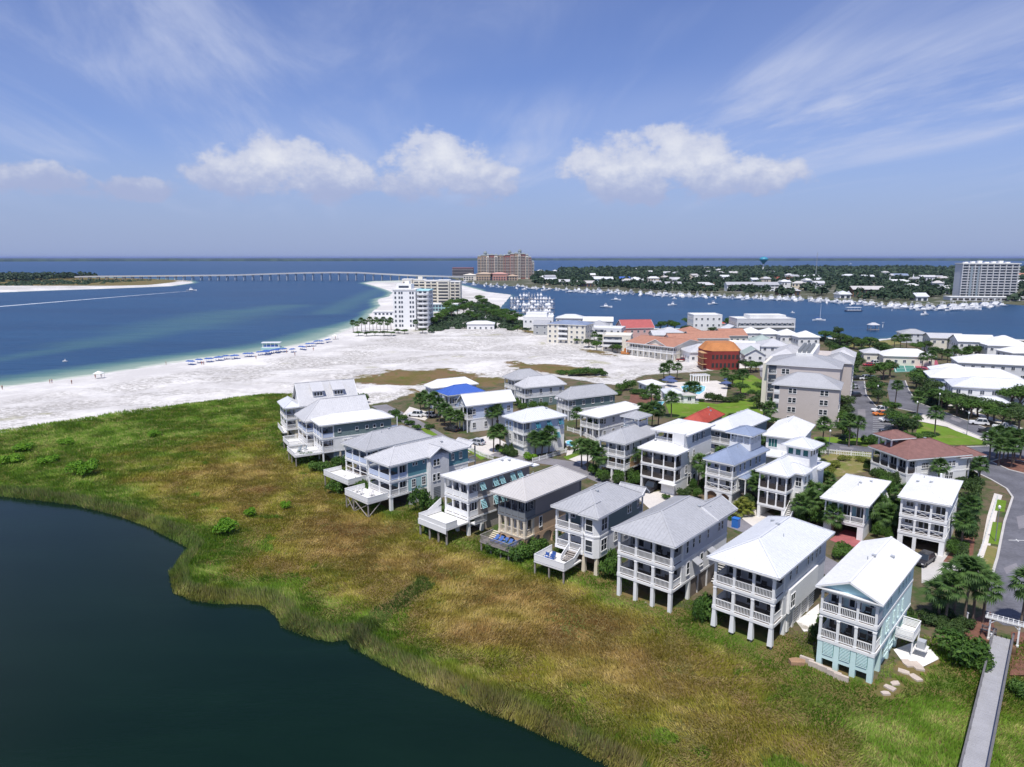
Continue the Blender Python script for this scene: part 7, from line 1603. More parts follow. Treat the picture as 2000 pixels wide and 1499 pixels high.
for i in range(46):
    px = rr.uniform(1060, 1860); py = rr.choice((rr.uniform(531, 545), rr.uniform(545, 560))) + max(0, (px-1300)/560*12)
    Y = y_of(py); q = at_y(px, Y, 0)
    if float(sdist(np.array([q.x]), np.array([q.y]), MAINLAND)[0]) < 14: continue
    W_ = rr.uniform(9, 24); h = Far('distant_house', 'small pale house half hidden among the trees across the harbour', 'house', px, Y, W_, rr.uniform(8,12), rr.uniform(-30,30), 'small houses across the harbour'); z1 = rr.uniform(7, 12); wl = rr.choice(('white_siding','pale_cream','light_grey_siding','cream_stucco'))
    h.box('wall', 0, h.W, 0, h.D, -1, z1, wl); h.roof(-.8, h.W+.8, -.8, h.D+.8, z1, 3, rr.choice(('hip','gable_x')), rr.choice(('cool_white_roof','pale_grey_roof','white_metal_roof','grey_metal_roof','warm_grey_roof')), seam=0, gable=wl, cap=False)
    for k in range(max(2, int(W_/5))): pane_box(h, 'front', 1+k*4.5, 3+k*4.5, z1*.55, z1*.85, out=.1)
# -- boats
def motor_boat(L_=11.0):
    mb = MB(); n = 7; secs = []
    for i in range(n):
        t = i/(n-1); x = (t-.5)*L_; w = L_*.16*(1-max(0,(t-.45)/.55)**2.2); sh = 1.2+.7*t*t; secs.append([(x,-w,sh),(x+.15,-w*.75,.1),(x+.1,0,-.4),(x+.15,w*.75,.1),(x,w,sh)])
    for a, b in zip(secs, secs[1:]): mb.add(a+b, [(i,i+1,6+i,5+i) for i in range(4)]+[(4,0,5,9)], 0)
    mb.add(secs[0], [(4,3,2,1,0)])
    w = L_*.115; mb.add([(-L_*.18,-w,1.3),(L_*.2,-w*.9,1.6),(L_*.2,w*.9,1.6),(-L_*.18,w,1.3),(-L_*.16,-w*.9,3.1),(L_*.08,-w*.8,3.1),(L_*.08,w*.8,3.1),(-L_*.16,w*.9,3.1)], [(4,5,6,7),(0,1,5,4),(2,3,7,6),(3,0,4,7)]); mb.add([(L_*.2,-w*.9,1.6),(L_*.2,w*.9,1.6),(L_*.08,w*.8,3.1),(L_*.08,-w*.8,3.1)], [(0,1,2,3)], 1)
    mb.box(-L_*.12, L_*.02, -w*.7, w*.7, 4.5, 4.65); 
    for x in (-L_*.11, L_*.01):
        for y in (-w*.65, w*.65): mb.bar((x,y,3.1),(x,y,4.5),.1)
    mb.bar((-L_*.05,0,4.6),(-L_*.05,0,5.4),.08); return mb
BOAT_MB = motor_boat()
BOATS = [BOAT_MB.mesh('motor_boat', ['boat_white','boat_trim']), motor_boat(8).mesh('motor_boat', ['boat_white','boat_trim']), motor_boat(14).mesh('motor_boat', ['boat_white','boat_trim'])]
def boat(p, k, rz, label, group=None, s=1.0, name='motor_boat'):
    o = link(name, BOATS[k]); o.location = (p[0], p[1], SEA+.1); o.rotation_euler = (0,0,rz); o.scale = (s,s,s); return tag(o, label, 'boat', group)
rr = random.Random(3); MAR = W2([(1002,580),(1050,577),(1080,588),(1084,612),(1076,624),(1040,616),(1000,603)], SEA); mp_ = np.array(MAR); cnt = 0
rows = []
for r_ in range(7):
    py = 579 + r_*6.2
    for c_ in range(15):
        px = 1000 + c_*5.6 + rr.uniform(-1,1); p = at(px, py + rr.uniform(-.6,.6), SEA)
        if float(sdist(np.array([p.x]), np.array([p.y]), MAR)[0]) > -2 and rr.random() < .9: rows.append(p); boat(p, rr.choice((0,0,1,2)), math.pi/2*rr.choice((1,-1)) + rr.uniform(-.15,.15), 'white motor boat moored in the crowded near marina', 'boats in the near marina', rr.uniform(.6,.95)); cnt += 1
for r_ in range(4):
    a, b = at(996, 586 + r_*9, SEA), at(1082, 587 + r_*9, SEA); o = MB().box(0,(b-a).length,-1,1,.7,1.0).build('dock', 'grey_wood'); o.location = (a.x, a.y, SEA); o.rotation_euler = (0,0,math.atan2(b.y-a.y,b.x-a.x)); tag(o, f'{["farthest","second farthest","third farthest","nearest"][r_]} wooden dock of the near marina', 'dock', 'docks of the near marina')
    for i in range(12): MB().tube([(i*(b-a).length/11,1.2,-2),(i*(b-a).length/11,1.2,3.0)],[.18,.18],6).build('pile', 'grey_wood', o)
quay = [(905,553),(940,558),(1000,562),(1040,566),(1080,567),(1120,570),(1200,573),(1280,578),(1340,580),(1420,583),(1500,586),(1560,587),(1640,593),(1680,595),(1730,600),(1790,603),(1850,606),(1905,604),(1960,597)]
tot = 0
for (xa, ya), (xb, yb) in zip(quay, quay[1:]):
    n = max(2, int((xb-xa)/14))
    for i in range(n):
        for row in range(3):
            if tot >= 215: break
            t = (i + rr.random()*.7)/n; p = at(xa+(xb-xa)*t, ya+(yb-ya)*t + row*1.9 - 2.2 + rr.uniform(-.8,.8), SEA); boat(p, rr.choice((0,1,2)), rr.choice((-1.57,1.57,0,3.14,.5)) + rr.uniform(-.4,.4), 'white motor boat moored along the far quay', 'boats along the far quay', rr.uniform(.7,1.15)); tot += 1
for i, (x, y) in enumerate(((1838,604),(1858,602),(1880,601),(1900,600),(1920,598.5),(1940,597))): boat(at(x, y+1.5, SEA), 2, math.pi+rr.uniform(-.25,.1), f'{ordinal(i,6)}large white yacht before the waterfront tower', 'yachts before the waterfront tower', 1.45, 'yacht')
OPEN_ = [(1137,573,0,1.0,'white cruiser near the far quay, leftmost boat out on the harbour'),(1184,601,2,.8,'white fishing boat with outriggers, nearer of two left of centre harbour'),(1203,587,2,.75,'white fishing boat with outriggers, farther of two left of centre harbour'),(1313,597,0,.8,'white cruiser in mid harbour left of the white box building'),(1317,585,1,.7,'small white boat just beyond the mid harbour cruiser'),(1392,595,2,.75,'long white cruiser in mid harbour above the white box building'),
 (1802,607,2,.8,'white sport boat before the waterfront yachts'),(1805,616,1,.9,'small dark hulled boat nearest the waterfront yachts'),(1548,612,1,.4,'tiny white dinghy left of the sailing boat'),(127,707,1,.25,'tiny white skiff off the beach at far left'),(1661,516,0,1.6,'white boat far out on the bay right of the mast')]
for x, y, k, s_, lab in OPEN_: boat(at(x, y, SEA), k, rr.uniform(-.4,.4) + (math.pi if rr.random() < .5 else 0), lab, 'boats under way', s_)
# speed boat with its wake
p = at(374, 568.5, SEA); boat(p, 2, .18, 'white cruiser speeding out of the pass with long wake', None, 1.0)
q = at(-60, 604, SEA); mb = MB(); pts = [p + (q-p)*t for t in np.linspace(.012, 1, 40)]; prev = None
for i, c in enumerate(pts):
    w = .9 + 2.6*i/40 + .5*math.sin(i*2.1); d = Vector((-(q-p).y, (q-p).x, 0)).normalized(); cur = (c + d*w, c - d*w)
    if prev: mb.add([(prev[0].x,prev[0].y,SEA+.05),(cur[0].x,cur[0].y,SEA+.05),(cur[1].x,cur[1].y,SEA+.05),(prev[1].x,prev[1].y,SEA+.05)], [(0,1,2,3)])
    prev = cur
mat('foam', (.62,.66,.70), .6, .25, .3); tag(mb.build('wake', 'foam'), 'long white foam wake trailing the speeding cruiser', 'wake', kind='stuff')
# sailing boat
p = at(1600, 627, SEA); e = empty('sailing_boat', (p.x, p.y, SEA), .1, 'white sailing boat with bare mast anchored in the harbour', 'boat'); mb = MB(); secs = []
for i in range(7):
    t = i/6; w = 1.5*math.sin(math.pi*min(.96,t*.75+.22))*(1-.5*t); x = (t-.5)*10; secs.append([(x,-w,1.1),(x,-w*.7,.1),(x,0,-.4),(x,w*.7,.1),(x,w,1.1)])
for a, b in zip(secs, secs[1:]): mb.add(a+b, [(i,i+1,6+i,5+i) for i in range(4)]+[(4,0,5,9)])
mb.add(secs[0], [(4,3,2,1,0)]); mb.build('hull', 'boat_white', e); MB().box(-2.4,1.6,-.8,.8,1.1,1.7).build('cabin', 'boat_white', e); MB().tube([(.6,0,1.1),(.6,0,12.5)],[.12,.08],6).build('mast', 'white_paint', e); MB().tube([(.6,0,2.4),(-3.6,0,2.5)],[.14,.14],6).build('boom', 'canvas_blue', e)
# tour boats with roofs
def tour_boat(px, py, label, L_=12, rz=.1, hull='boat_white', up=True):
    p = at(px, py, SEA); e = empty('tour_boat', (p.x, p.y, SEA), rz, label, 'boat'); MB().prism([(-L_/2,-1.9),(L_*.38,-1.9),(L_/2,0),(L_*.38,1.9),(-L_/2,1.9)], -.2, 1.2).build('hull', hull, e); MB().box(-L_*.44,L_*.34,-1.8,1.8,1.2,1.5).build('deck', 'boat_white', e)
    for i in range(5):
        for y in (-1.6,1.6): MB().box(-L_*.42+L_*.18*i-.07,-L_*.42+L_*.18*i+.07,y-.07,y+.07,1.5,3.5).build('post', 'white_paint', e)
    MB().box(-L_*.47,L_*.37,-2.1,2.1,3.5,3.75).build('roof', 'boat_white', e)
    if up: MB().box(-L_*.35,L_*.2,-1.5,1.5,1.51,2.4).build('bench', 'canvas_blue', e)
tour_boat(533, 683, 'white roofed tour boat with teal hull beached beside blue umbrellas', 11, .12, 'light_teal'); tour_boat(1668, 609, 'long covered tour boat crossing the harbour', 15, .05, 'boat_trim', False)
p = at(1705, 647, SEA); e = empty('boat_shelter', (p.x,p.y,SEA), 0, 'small boat shelter on piles off the harbour bank', 'shelter')
for x in (-2.5,2.5):
    for y in (-2,2): MB().tube([(x,y,-2),(x,y,4)],[.16,.16],6).build('pile', 'grey_wood', e)
MB().box(-3,3,-2.4,2.4,1.0,1.25).build('deck', 'grey_wood', e); MB().add([(-3.2,-2.6,4),(3.2,-2.6,4),(3.2,2.6,4),(-3.2,2.6,4),(-1,0,5.4),(1,0,5.4)], [(0,1,5,4),(1,2,5),(2,3,4,5),(3,0,4),(3,2,1,0)]).build('roof', 'pale_grey_roof', e)
for i, (x, y) in enumerate(((1724,640),(1166,577),(1742,608))): p = at(x, y, SEA); o = MB().tube([(0,0,-1),(0,0,2.2),(0,0,3.4)],[.25,.25,.9],8).build('channel_marker', 'boat_white'); o.location = (p.x,p.y,SEA); tag(o, ['white marker buoy off the boat shelter','white marker buoy left of the fishing boats','white marker buoy near the yachts'][i], 'buoy')
# -- beach umbrellas, loungers and people
CL = [(372,711,3),(389,708,2),(408,706,3),(427,703,3),(441,701,2),(458,700,3),(485,696,4),(514,693,5),(524,690,4),(534,689,5),(548,687,5),(571,688,2),(590,683,3),(606,675,4),(622,670,4),(640,667,2)]
lg = MB().box(-.32,.32,-1.0,.6,.28,.38).add([(-.32,.6,.33),(.32,.6,.33),(.32,1.0,.8),(-.32,1.0,.8)], [(0,1,2,3)])
for x_ in (-.28,.28):
    for y_ in (-.8,.5): lg.box(x_-.03,x_+.03,y_-.03,y_+.03,0,.28)
LG = lg.mesh('beach_lounger', 'canvas_blue')
for ci, (x, y, n) in enumerate(CL):
    for k in range(n):
        p = at(x + (k-(n-1)/2)*4.2 + rr.uniform(-.8,.8), y + rr.uniform(-.6,1.2)); p.z = gz(p)
        umbrella('beach_umbrella', f'blue beach umbrella in the {ordinal(ci, len(CL)).strip()} cluster along the shore', p, 1.15, 2.1, 'canvas_blue', f'umbrellas of beach cluster {ci+1}')
        o = link('beach_lounger', LG); o.location = (p.x+.7, p.y-.3, p.z); o.rotation_euler = (0,0,rr.uniform(2.2,3.2)); tag(o, f'blue beach lounger in the {ordinal(ci, len(CL)).strip()} umbrella cluster along the shore', 'lounger', f'loungers of beach cluster {ci+1}')
def figure(seed, cloth):
    """standing beachgoer: one skinned body"""
    me = bpy.data.meshes.new('person'); s = .05*math.sin(seed*3)
    V = [(0,0,.95),(0,0,1.2),(0,0,1.42),(0,0,1.52),(0,.02,1.66),(.10,0,.90),(.11,s,.50),(.12,s*.5,.06),(.12,s*.5-.12,.03),(-.10,0,.90),(-.11,-s,.50),(-.12,0,.06),(-.12,-.12,.03),(.19,0,1.40),(.26,.03,1.13),(.27,-.06,.88),(-.19,0,1.40),(-.27,.02,1.13),(-.24,-.1,.90)]
    E = [(0,1),(1,2),(2,3),(3,4),(0,5),(5,6),(6,7),(7,8),(0,9),(9,10),(10,11),(11,12),(2,13),(13,14),(14,15),(2,16),(16,17),(17,18)]
    me.from_pydata(V, E, []); o = bpy.data.objects.new('person', me); COL.objects.link(o); mo = o.modifiers.new('s', 'SKIN'); rad = [.15,.13,.15,.06,.10,.10,.075,.05,.045,.10,.075,.05,.045,.07,.05,.04,.07,.05,.04]
    for i, r in enumerate(rad): me.skin_vertices[0].data[i].radius = (r, r)
    me.skin_vertices[0].data[0].use_root = True; o.modifiers.new('u', 'SUBSURF').levels = 1
    dg = bpy.context.evaluated_depsgraph_get(); m2 = bpy.data.meshes.new_from_object(o.evaluated_get(dg)); bpy.data.objects.remove(o)
    m2.materials.append(MAT('skin')); m2.materials.append(MAT(cloth))
    for p in m2.polygons:
        z = p.center.z; p.use_smooth = True; p.material_index = 1 if .72 < z < 1.02 and abs(p.center.x) < .2 else 0
    return m2
FIG = [figure(1,'swim_dark'), figure(2,'swim_red'), figure(3,'canvas_blue')]
PEOPLE = [(4,757,'at the water edge at far left'),(97,745,'left of two standing in the shallows'),(101,745,'right of two standing in the shallows'),(140,750,'alone on the sand above the shallows'),(186,736,'beside the small white canopy'),(198,736,'right of the small white canopy'),(324,709,'wading left of the first umbrellas'),(394,713,'below the second umbrella cluster'),(398,713,'right below the second umbrella cluster'),(500,702,'on the open sand below mid umbrellas'),(560,690,'right of the tour boat'),(576,697,'on the sand below the isolated umbrellas'),(598,680,'between the right umbrella clusters'),(612,685,'below the right umbrella clusters'),(655,660,'by the lifeguard stand')]
for i, (x, y, w) in enumerate(PEOPLE):
    p = at(x, y); o = link('person', FIG[i % 3]); o.location = (p.x, p.y, max(gz(p), SEA-.5)); o.rotation_euler = (0,0,rr.uniform(0,6)); tag(o, f'person in swimwear standing {w}', 'person', 'beachgoers')
for x, y, lab in ((193,737,'small white beach canopy at the water edge, left'),(654,661,'white lifeguard stand near the palm thicket')):
    p = at(x, y); e = empty('beach_canopy', (p.x,p.y,gz(p)), .2, lab, 'canopy'); MB().add([(-1.6,-1.6,2.1),(1.6,-1.6,2.1),(1.6,1.6,2.1),(-1.6,1.6,2.1),(0,0,2.9)], [(0,1,4),(1,2,4),(2,3,4),(3,0,4),(3,2,1,0)]).build('roof', 'white_paint', e)
    for a in (-1.5,1.5):
        for b in (-1.5,1.5): MB().tube([(a,b,0),(a,b,2.1)],[.05,.05],6).build('leg', 'white_paint', e)
# ================================================================== small things
# ---- boardwalk and pergola
a, b = at(1958.5, 1253), at(1905, 1499); d = (b - a); L0 = d.length; e = empty('boardwalk', (a.x, a.y, 0), math.atan2(d.y, d.x), 'grey timber boardwalk with low dark railings crossing the marsh', 'boardwalk')
LB = L0 + 26; w = 1.02
mb = None
pl = MB().box(0, .235, -w, w, .42, .47).mesh('plank', 'board')
n = int(LB/.25)
for i in range(min(n, 240)):
    o = link('plank', pl, e); o.location = (i*.25, 0, random.uniform(-.004,.004))
MB().box(-.1, LB, -w+.15, -w+.27, .18, .415).build('joist', 'grey_wood', e); MB().box(-.1, LB, w-.27, w-.15, .18, .415).build('joist', 'grey_wood', e)
for s in (-1, 1):
    for k in range(int(LB/2.2)+1): MB().box(k*2.2-.06, k*2.2+.06, s*(w-.06)-.06, s*(w-.06)+.06, -.9, 1.28).build('rail_post', 'dark_rail', e)
    for z, t in ((1.30,.05),(.95,.04),(.68,.04)): MB().box(-.05, LB, s*(w-.06)-(.1 if z > 1.2 else .03), s*(w-.06)+(.1 if z > 1.2 else .03), z, z+t*1.6).build('rail', 'dark_rail', e)
p = at(1958, 1257); ang = math.atan2(d.y, d.x); e = empty('pergola', (p.x, p.y, 0), ang, 'white timber pergola arch over the start of the boardwalk', 'pergola'); w2 = 1.42
for s in (-1, 1): MB().box(-.09,.09,s*w2-.09,s*w2+.09,-.1,2.9).box(-.14,.14,s*w2-.14,s*w2+.14,-.1,.3).build('post', 'white_paint', e)
for x in (-.14, .14): MB().box(x-.035,x+.035,-w2-.55,w2+.55,2.72,2.92).build('beam', 'white_paint', e)
for k in range(8): y = -w2-.35+(2*w2+.7)*k/7; MB().box(-.75,.75,y-.03,y+.03,2.921,3.07).build('rafter', 'white_paint', e)
for x in (-.5, 0, .5): MB().box(x-.02,x+.02,-w2-.5,w2+.5,3.071,3.11).build('batten', 'white_paint', e)
for s in (-1, 1): MB().bar((0,s*(w2-.08),2.2),(0,s*(w2-.7),2.72),.08).build('brace', 'white_paint', e)
p = at(1977, 1278); MB().lathe([(.30,0),(.34,.3),(.34,.7),(.31,1.0),(.27,1.0),(.27,.9)], 14).build('litter_barrel', 'rust').location = (p.x, p.y, .04); tag(bpy.data.objects['litter_barrel'], 'rusty brown litter barrel beside the boardwalk rail', 'barrel')
p = at(1933, 1262); o = MB().box(-.07,.07,-.07,.07,0,1.5).box(-.1,.1,-.1,.1,1.5,1.58).build('sign_post', 'white_paint'); o.location = (p.x,p.y,.04); tag(o, 'white post on the mulch left of the boardwalk start', 'post')
p = at(1888, 1213); o = MB().box(-.08,.08,-.08,.08,0,1.0).box(-.12,.12,-.12,.12,1.0,1.1).build('sign_post', 'white_paint'); o.location = (p.x,p.y,.04); tag(o, 'white bollard post under the palms beside mint green house', 'post')
p = at(1930, 1240); e = empty('bench', (p.x,p.y,.04), ang+1.5, 'dark timber bench on the mulch beside the pergola', 'bench')
for k in range(3): MB().box(-.8,.8,-.22+k*.16,-.09+k*.16,.44,.48).build('seat_slat', 'dark_rail', e)
for k in range(2): MB().box(-.8,.8,.28,.32,.6+k*.18,.72+k*.18).build('back_slat', 'dark_rail', e)
for x in (-.7,.7): MB().box(x-.04,x+.04,-.2,.26,0,.44).box(x-.04,x+.04,.32,.37,0,.95).build('leg', 'dark_rail', e)
# ---- stepping stones beside the mint house
ST = [(1772,1302,1.0),(1790,1306,1.1),(1766,1318,.8),(1787,1327,.85),(1748,1340,.7),(1738,1350,.75),(1728,1360,.6)]
for i, (x, y, s) in enumerate(ST):
    s *= .72; p = at(x, y, -.3); rr = random.Random(i); pts = [(-s+rr.uniform(-.15,.15),-s*.6),(-s*.2,-s*.72),(s+rr.uniform(-.2,.1),-s*.6+rr.uniform(-.1,.1)),(s*1.05,s*.5),(s*.1,s*.7),(-s*.95,s*.6+rr.uniform(-.15,.1))]
    o = MB().prism(pts, -.3, .05).build('stepping_stone', 'stone'); o.location = (p.x,p.y,gz(p)+.10); o.rotation_euler = (0,0,rr.uniform(0,3)); tag(o, f'{["farthest","second farthest","third farthest","fourth farthest","third nearest","second nearest","nearest"][i]} flat stepping stone beside the mint green house', 'stone', 'stepping stones by the mint house')
for i, (x, y) in enumerate(((1575,1300),(1592,1310),(1610,1318),(1628,1327),(1642,1334))):
    p = at(x, y, -.4); o = MB().box(-.75,.75,-.16,.16,-.6,.35).build('edging_timber', 'stone'); o.location = (p.x,p.y,gz(p)+.25); o.rotation_euler = (0,0,A1.th); tag(o, f'{ordinal(i,5)}pale retaining block in front of the mint green house', 'block', 'retaining blocks')
mat('mulch_light', (.36,.22,.13), .95, .25, 4); p = at(1556, 1300, -.3); o = MB().prism([(-.8,-.4),(.7,-.5),(1.0,.2),(.1,.6),(-.8,.4)], -.4, .12).build('earth_mound', 'mulch_light'); o.location = (p.x,p.y,gz(p)+.35); tag(o, 'orange bare earth mound left of the mint green house', 'mound')
# ---- cars
def car_meshes(kind):
    L_, wd, hb, hc = {'sedan':(4.6,.90,.82,1.45), 'suv':(4.7,.95,.95,1.75), 'truck':(5.6,1.0,1.05,1.85)}[kind]
    prof = [(-L_/2,.35),(-L_/2,.72),(-L_/2+.25,hb),(-L_*.10,hb+.04),(L_*.30,hb+.06),(L_/2-.12,hb),(L_/2,.65),(L_/2,.35)]
    b = MB()
    for sgn in (0,):
        vs = [(x,-wd,z) for x,z in prof]+[(x,wd,z) for x,z in prof]; n = len(prof); b.add(vs, [(i,n+i,n+i+1,i+1) for i in range(n-1)]+[(n-1,2*n-1,n,0)]+[tuple(range(n)), tuple(range(2*n-1,n-1,-1))])
    body = b.mesh('body', 'car_white')
    f0, r0 = (-L_*.20, L_*.42) if kind != 'truck' else (-L_*.18, L_*.14); c = MB(); k = wd*.80
    c.add([(f0,-wd*.95,hb),(r0,-wd*.95,hb),(r0-.35,-k,hc),(f0+.65,-k,hc),(f0,wd*.95,hb),(r0,wd*.95,hb),(r0-.35,k,hc),(f0+.65,k,hc)], [(0,1,2,3),(7,6,5,4),(0,3,7,4),(2,1,5,6)]); glass_ = c.mesh('windows', 'glass')
    t = MB(); t.add([(r0-.35,-k,hc),(f0+.65,-k,hc),(f0+.65,k,hc),(r0-.35,k,hc),(r0-.36,-k,hc+.05),(f0+.66,-k,hc+.05),(f0+.66,k,hc+.05),(r0-.36,k,hc+.05)], [(4,7,6,5),(0,4,5,1),(1,5,6,2),(2,6,7,3),(3,7,4,0)])
    for s in (-1,1):
        for x in (f0+.65, (f0+r0)/2+.2, r0-.35): t.bar((x if x != (f0+r0)/2+.2 else x, s*k*1.01, hc),(x-(.6 if x == f0+.65 else (-.3 if x == r0-.35 else 0)), s*wd*.96, hb),.07)
    roof = t.mesh('roof', 'car_white'); wh = MB().lathe([(.33,-.11),(.33,.11)], 14).mesh('wheel', 'tyre'); return body, glass_, roof, wh, L_, wd
CARM = {k: car_meshes(k) for k in ('sedan','suv','truck')}
def car(px, py, rz, m, label, kind='sedan', z=.03):
    body, gl, rf, wh, L_, wd = CARM[kind]; p = at(px, py); e = empty('parked_car', (p.x,p.y,z), R(rz), label, 'car', 'parked cars')
    for nm, me in (('body', body), ('roof', rf)):
        o = link(nm, me, e); o.material_slots[0].link = 'OBJECT'; o.material_slots[0].material = MAT(m)
    link('windows', gl, e)
    for x in (-L_*.31, L_*.31):
        for y in (-wd+.08, wd-.08): o = link('wheel', wh, e); o.location = (x, y, .33); o.rotation_euler = (math.pi/2,0,0)
    for y in (-wd*.7, wd*.7): o = MB().box(-L_/2-.03,-L_/2+.05,y-.16,y+.16,.58,.72).build('headlight', 'boat_white', e); MB().box(L_/2-.04,L_/2+.03,y-.14,y+.14,.6,.72).build('tail_light', 'car_red', e)
car(1721,812,4,'car_orange','bright orange car parked at the end of the marked bays'); car(1719,805,4,'car_white','white car parked beside the orange one in the lot','suv')
car(812,814,-20,'car_white','white car at left of the two beneath the palms','suv'); car(836,814,-25,'car_white','white car at right of the two beneath the palms'); car(1331,705,-8,'car_maroon','dark maroon car beside the balconied terracotta house')
car(1696,715,10,'car_red','red car parked near the tennis courts'); car(1804,1100,40,'car_dark','black car parked before the open garage of six bay house'); car(1272,958,50,'car_dark','black car half inside the garage of the roof terrace house','suv'); car(882,842,-40,'car_dark','dark car in shade of the palms by the lane')
car(1672,742,5,'car_dark','dark car under the trees at far end of parking lot'); car(1688,742,5,'car_white','white car at the far end of the parking lot','suv'); car(1700,742,5,'car_silver','silver car at the far end of the parking lot'); car(1962,840,-30,'car_white','white pickup truck in the roadside gardens at right','truck'); car(1912,830,-28,'car_white','white van among roadside trees at right','suv')
car(1790,692,0,'car_dark','dark car parked near the harbour houses'); car(1778,690,0,'car_white','white car parked near the harbour houses')
for x, y, rz, m, lab in ((1664,760,8,'car_silver','silver car on the left side of the parking lot'),(1668,775,8,'car_dark','dark car on the left side of the parking lot'),(1735,824,4,'car_white','white car alone among the marked bays'),(1735,845,4,'car_dark','dark car at the near end of the marked bays'),(1706,712,8,'car_white','white car beside the red one near the tennis courts'),(1812,694,0,'car_silver','silver car right of the dark car near the harbour houses'),(1930,846,-28,'car_dark','dark car on the roadside drive at right'),(1948,852,-28,'car_silver','silver car on the roadside drive at right'),(1350,704,-6,'car_silver','silver car right of the maroon one by the terracotta house'),(930,868,-30,'car_silver','silver car on the pale driveway left of the lavender house'),(1500,726,70,'car_white','white car on the track left of the condominium')):
    car(x, y, rz, m, lab, 'suv' if 'white' in m else 'sedan')
for pts in ([(1960,1110),(1985,1100),(1990,1112),(1966,1122)], [(1985,1010),(2010,1004),(2012,1030),(1990,1034)], [(1675,800),(1690,800),(1691,815),(1676,815)], [(1860,815),(1880,822),(1874,826),(1856,819)], [(1640,872),(1668,875),(1666,879),(1640,876)]): sheet('road_patch', pts, 'old_asphalt', .0305)
# ---- fences
def fence(pts, label, h=1.0, m='white_paint', gap=.35, name='picket_fence'):
    P = [at(*p) for p in pts]; e = empty(name, P[0], 0, label, 'fence'); k = 0
    for a, b in zip(P, P[1:]):
        d = b-a; n = max(2, int(d.length/gap)); mb = MB()
        for i in range(n): q = a-P[0]+d*(i/n); mb.bar((q.x,q.y,.06),(q.x,q.y,h),.10,.03)
        mb.build('pickets', m, e)['kind'] = 'stuff'; r = MB()
        for z in (h*.25, h*.8): r.bar(((a-P[0]).x,(a-P[0]).y,z),((b-P[0]).x,(b-P[0]).y,z),.05,.09)
        r.build('rails', m, e)
        for i in range(int(d.length/2.4)+1): q = a-P[0]+d*min(1, i*2.4/d.length); MB().box(q.x-.07,q.x+.07,q.y-.07,q.y+.07,0,h+.12).build('post', m, e)
fence([(1590,884),(1640,889),(1702,894)], 'white picket fence along the road by the sandy lot', 1.1)
fence([(1905,1105),(1922,1060),(1936,1012),(1948,975)], 'low white fence between garden and pavement at right', .8)
fence([(900,872),(940,892),(965,900)], 'white fence beside the driveway left of the lavender house', 1.1)
fence([(1040,905),(1080,893),(1108,884)], 'white fence in front of the lavender house palms', 1.1)
fence([(1108,842),(1135,850),(1160,862),(1172,872)], 'white fence between the pool and the orange sided house', 1.2)
fence([(1300,785),(1335,789),(1365,790)], 'white fence along the front of the club terrace', 1.1)
# ---- street lamps, bins, garden things
def lamp(px, py, label, hgt=5.5):
    p = at(px, py); e = empty('street_lamp', (p.x,p.y,0), random.uniform(0,3), label, 'lamp', 'street lamps'); MB().tube([(0,0,0),(0,0,.5),(0,0,hgt)],[.11,.075,.055],8).build('pole', 'grey_trim', e); MB().lathe([(.06,hgt),(.2,hgt+.12),(.22,hgt+.42),(.05,hgt+.6)],8).build('lantern', 'boat_white', e)
for x, y, l in ((1618,890,'street lamp beside the sandy lot'),(1944,1058,'street lamp on the green verge at right'),(1788,826,'street lamp at the tip of the triangular lawn'),(1888,850,'street lamp beside the upper road at right'),(1712,790,'street lamp in the parking lot island'),(1832,808,'street lamp above the bend of the upper road'),(1290,818,'street lamp near the central lawn')): lamp(x, y, l)
p = at(1437, 1030); o = MB().box(-.55,.55,-.5,.5,0,1.5).box(-.6,.6,-.55,.55,1.5,1.6).box(-.3,.3,-.53,-.501,.2,1.3).build('portable_cabin', 'bin_blue'); o.location = (p.x,p.y,.03); o.rotation_euler = (0,0,A3.th); tag(o, 'bright blue portable cabin behind the grey roofed stilt house', 'cabin')
p = at(1852, 1118); o = MB().box(-.4,.4,-.4,.4,0,.7).box(-.32,.32,-.32,.32,.7,.74).build('planter', 'white_paint'); o.location = (p.x,p.y,.05); tag(o, 'white square planter on the concrete drive of six bay house', 'planter'); 
bush((p.x,p.y), .5, 1.2, 'oak_leaf', 'small clipped shrub growing in the white square planter')
for i, (x, y) in enumerate(((893,885),(905,878),(1112,880))): p = at(x, y); o = MB().lathe([(.26,0),(.30,.9),(.34,.92),(.3,1.0),(.1,1.06)],10).build('wheeled_bin', 'dark_furniture'); o.location = (p.x,p.y,.04); tag(o, ['dark bin at the driveway left of the lavender house','second dark bin nearer the lavender house drive','dark bin beside the pool drive of the lavender house'][i], 'bin')
p = at(1464, 985); e = umbrella('garden_parasol', 'dark round parasol beside the slate blue roofed house', p, 1.7, 2.6, 'dark_furniture')
def vents(h, n, seed):
    rr = random.Random(seed); x0, x1, y0, y1, z, rise, kind = h.rf; half = min(x1-x0, y1-y0)/2
    for i in range(n):
        x = rr.uniform(x0+(x1-x0)*.2, x1-(x1-x0)*.2); y = rr.uniform(y0+(y1-y0)*.35, y1-(y1-y0)*.2)
        e_ = min(x-x0, x1-x) if kind == 'gable_y' else min(x-x0, x1-x, y-y0, y1-y); zz = z + rise*min(1, e_/half)
        if i % 2: MB().tube([(x,y,zz-.1),(x,y,zz+.45)],[.06,.06],7).build('vent_pipe', 'steel', h.e)
        else: MB().box(x-.18,x+.18,y-.18,y+.18,zz-.15,zz+.22).box(x-.23,x+.23,y-.23,y+.23,zz+.22,zz+.28).build('roof_vent', 'steel', h.e)
for i, h in enumerate((A1,A2,A3,A4,A5,A6,A7,A8,A9,B1,B2,B3,B4,B5,B6,B7,B8,B9,B10,C1)): vents(h, 3, i)
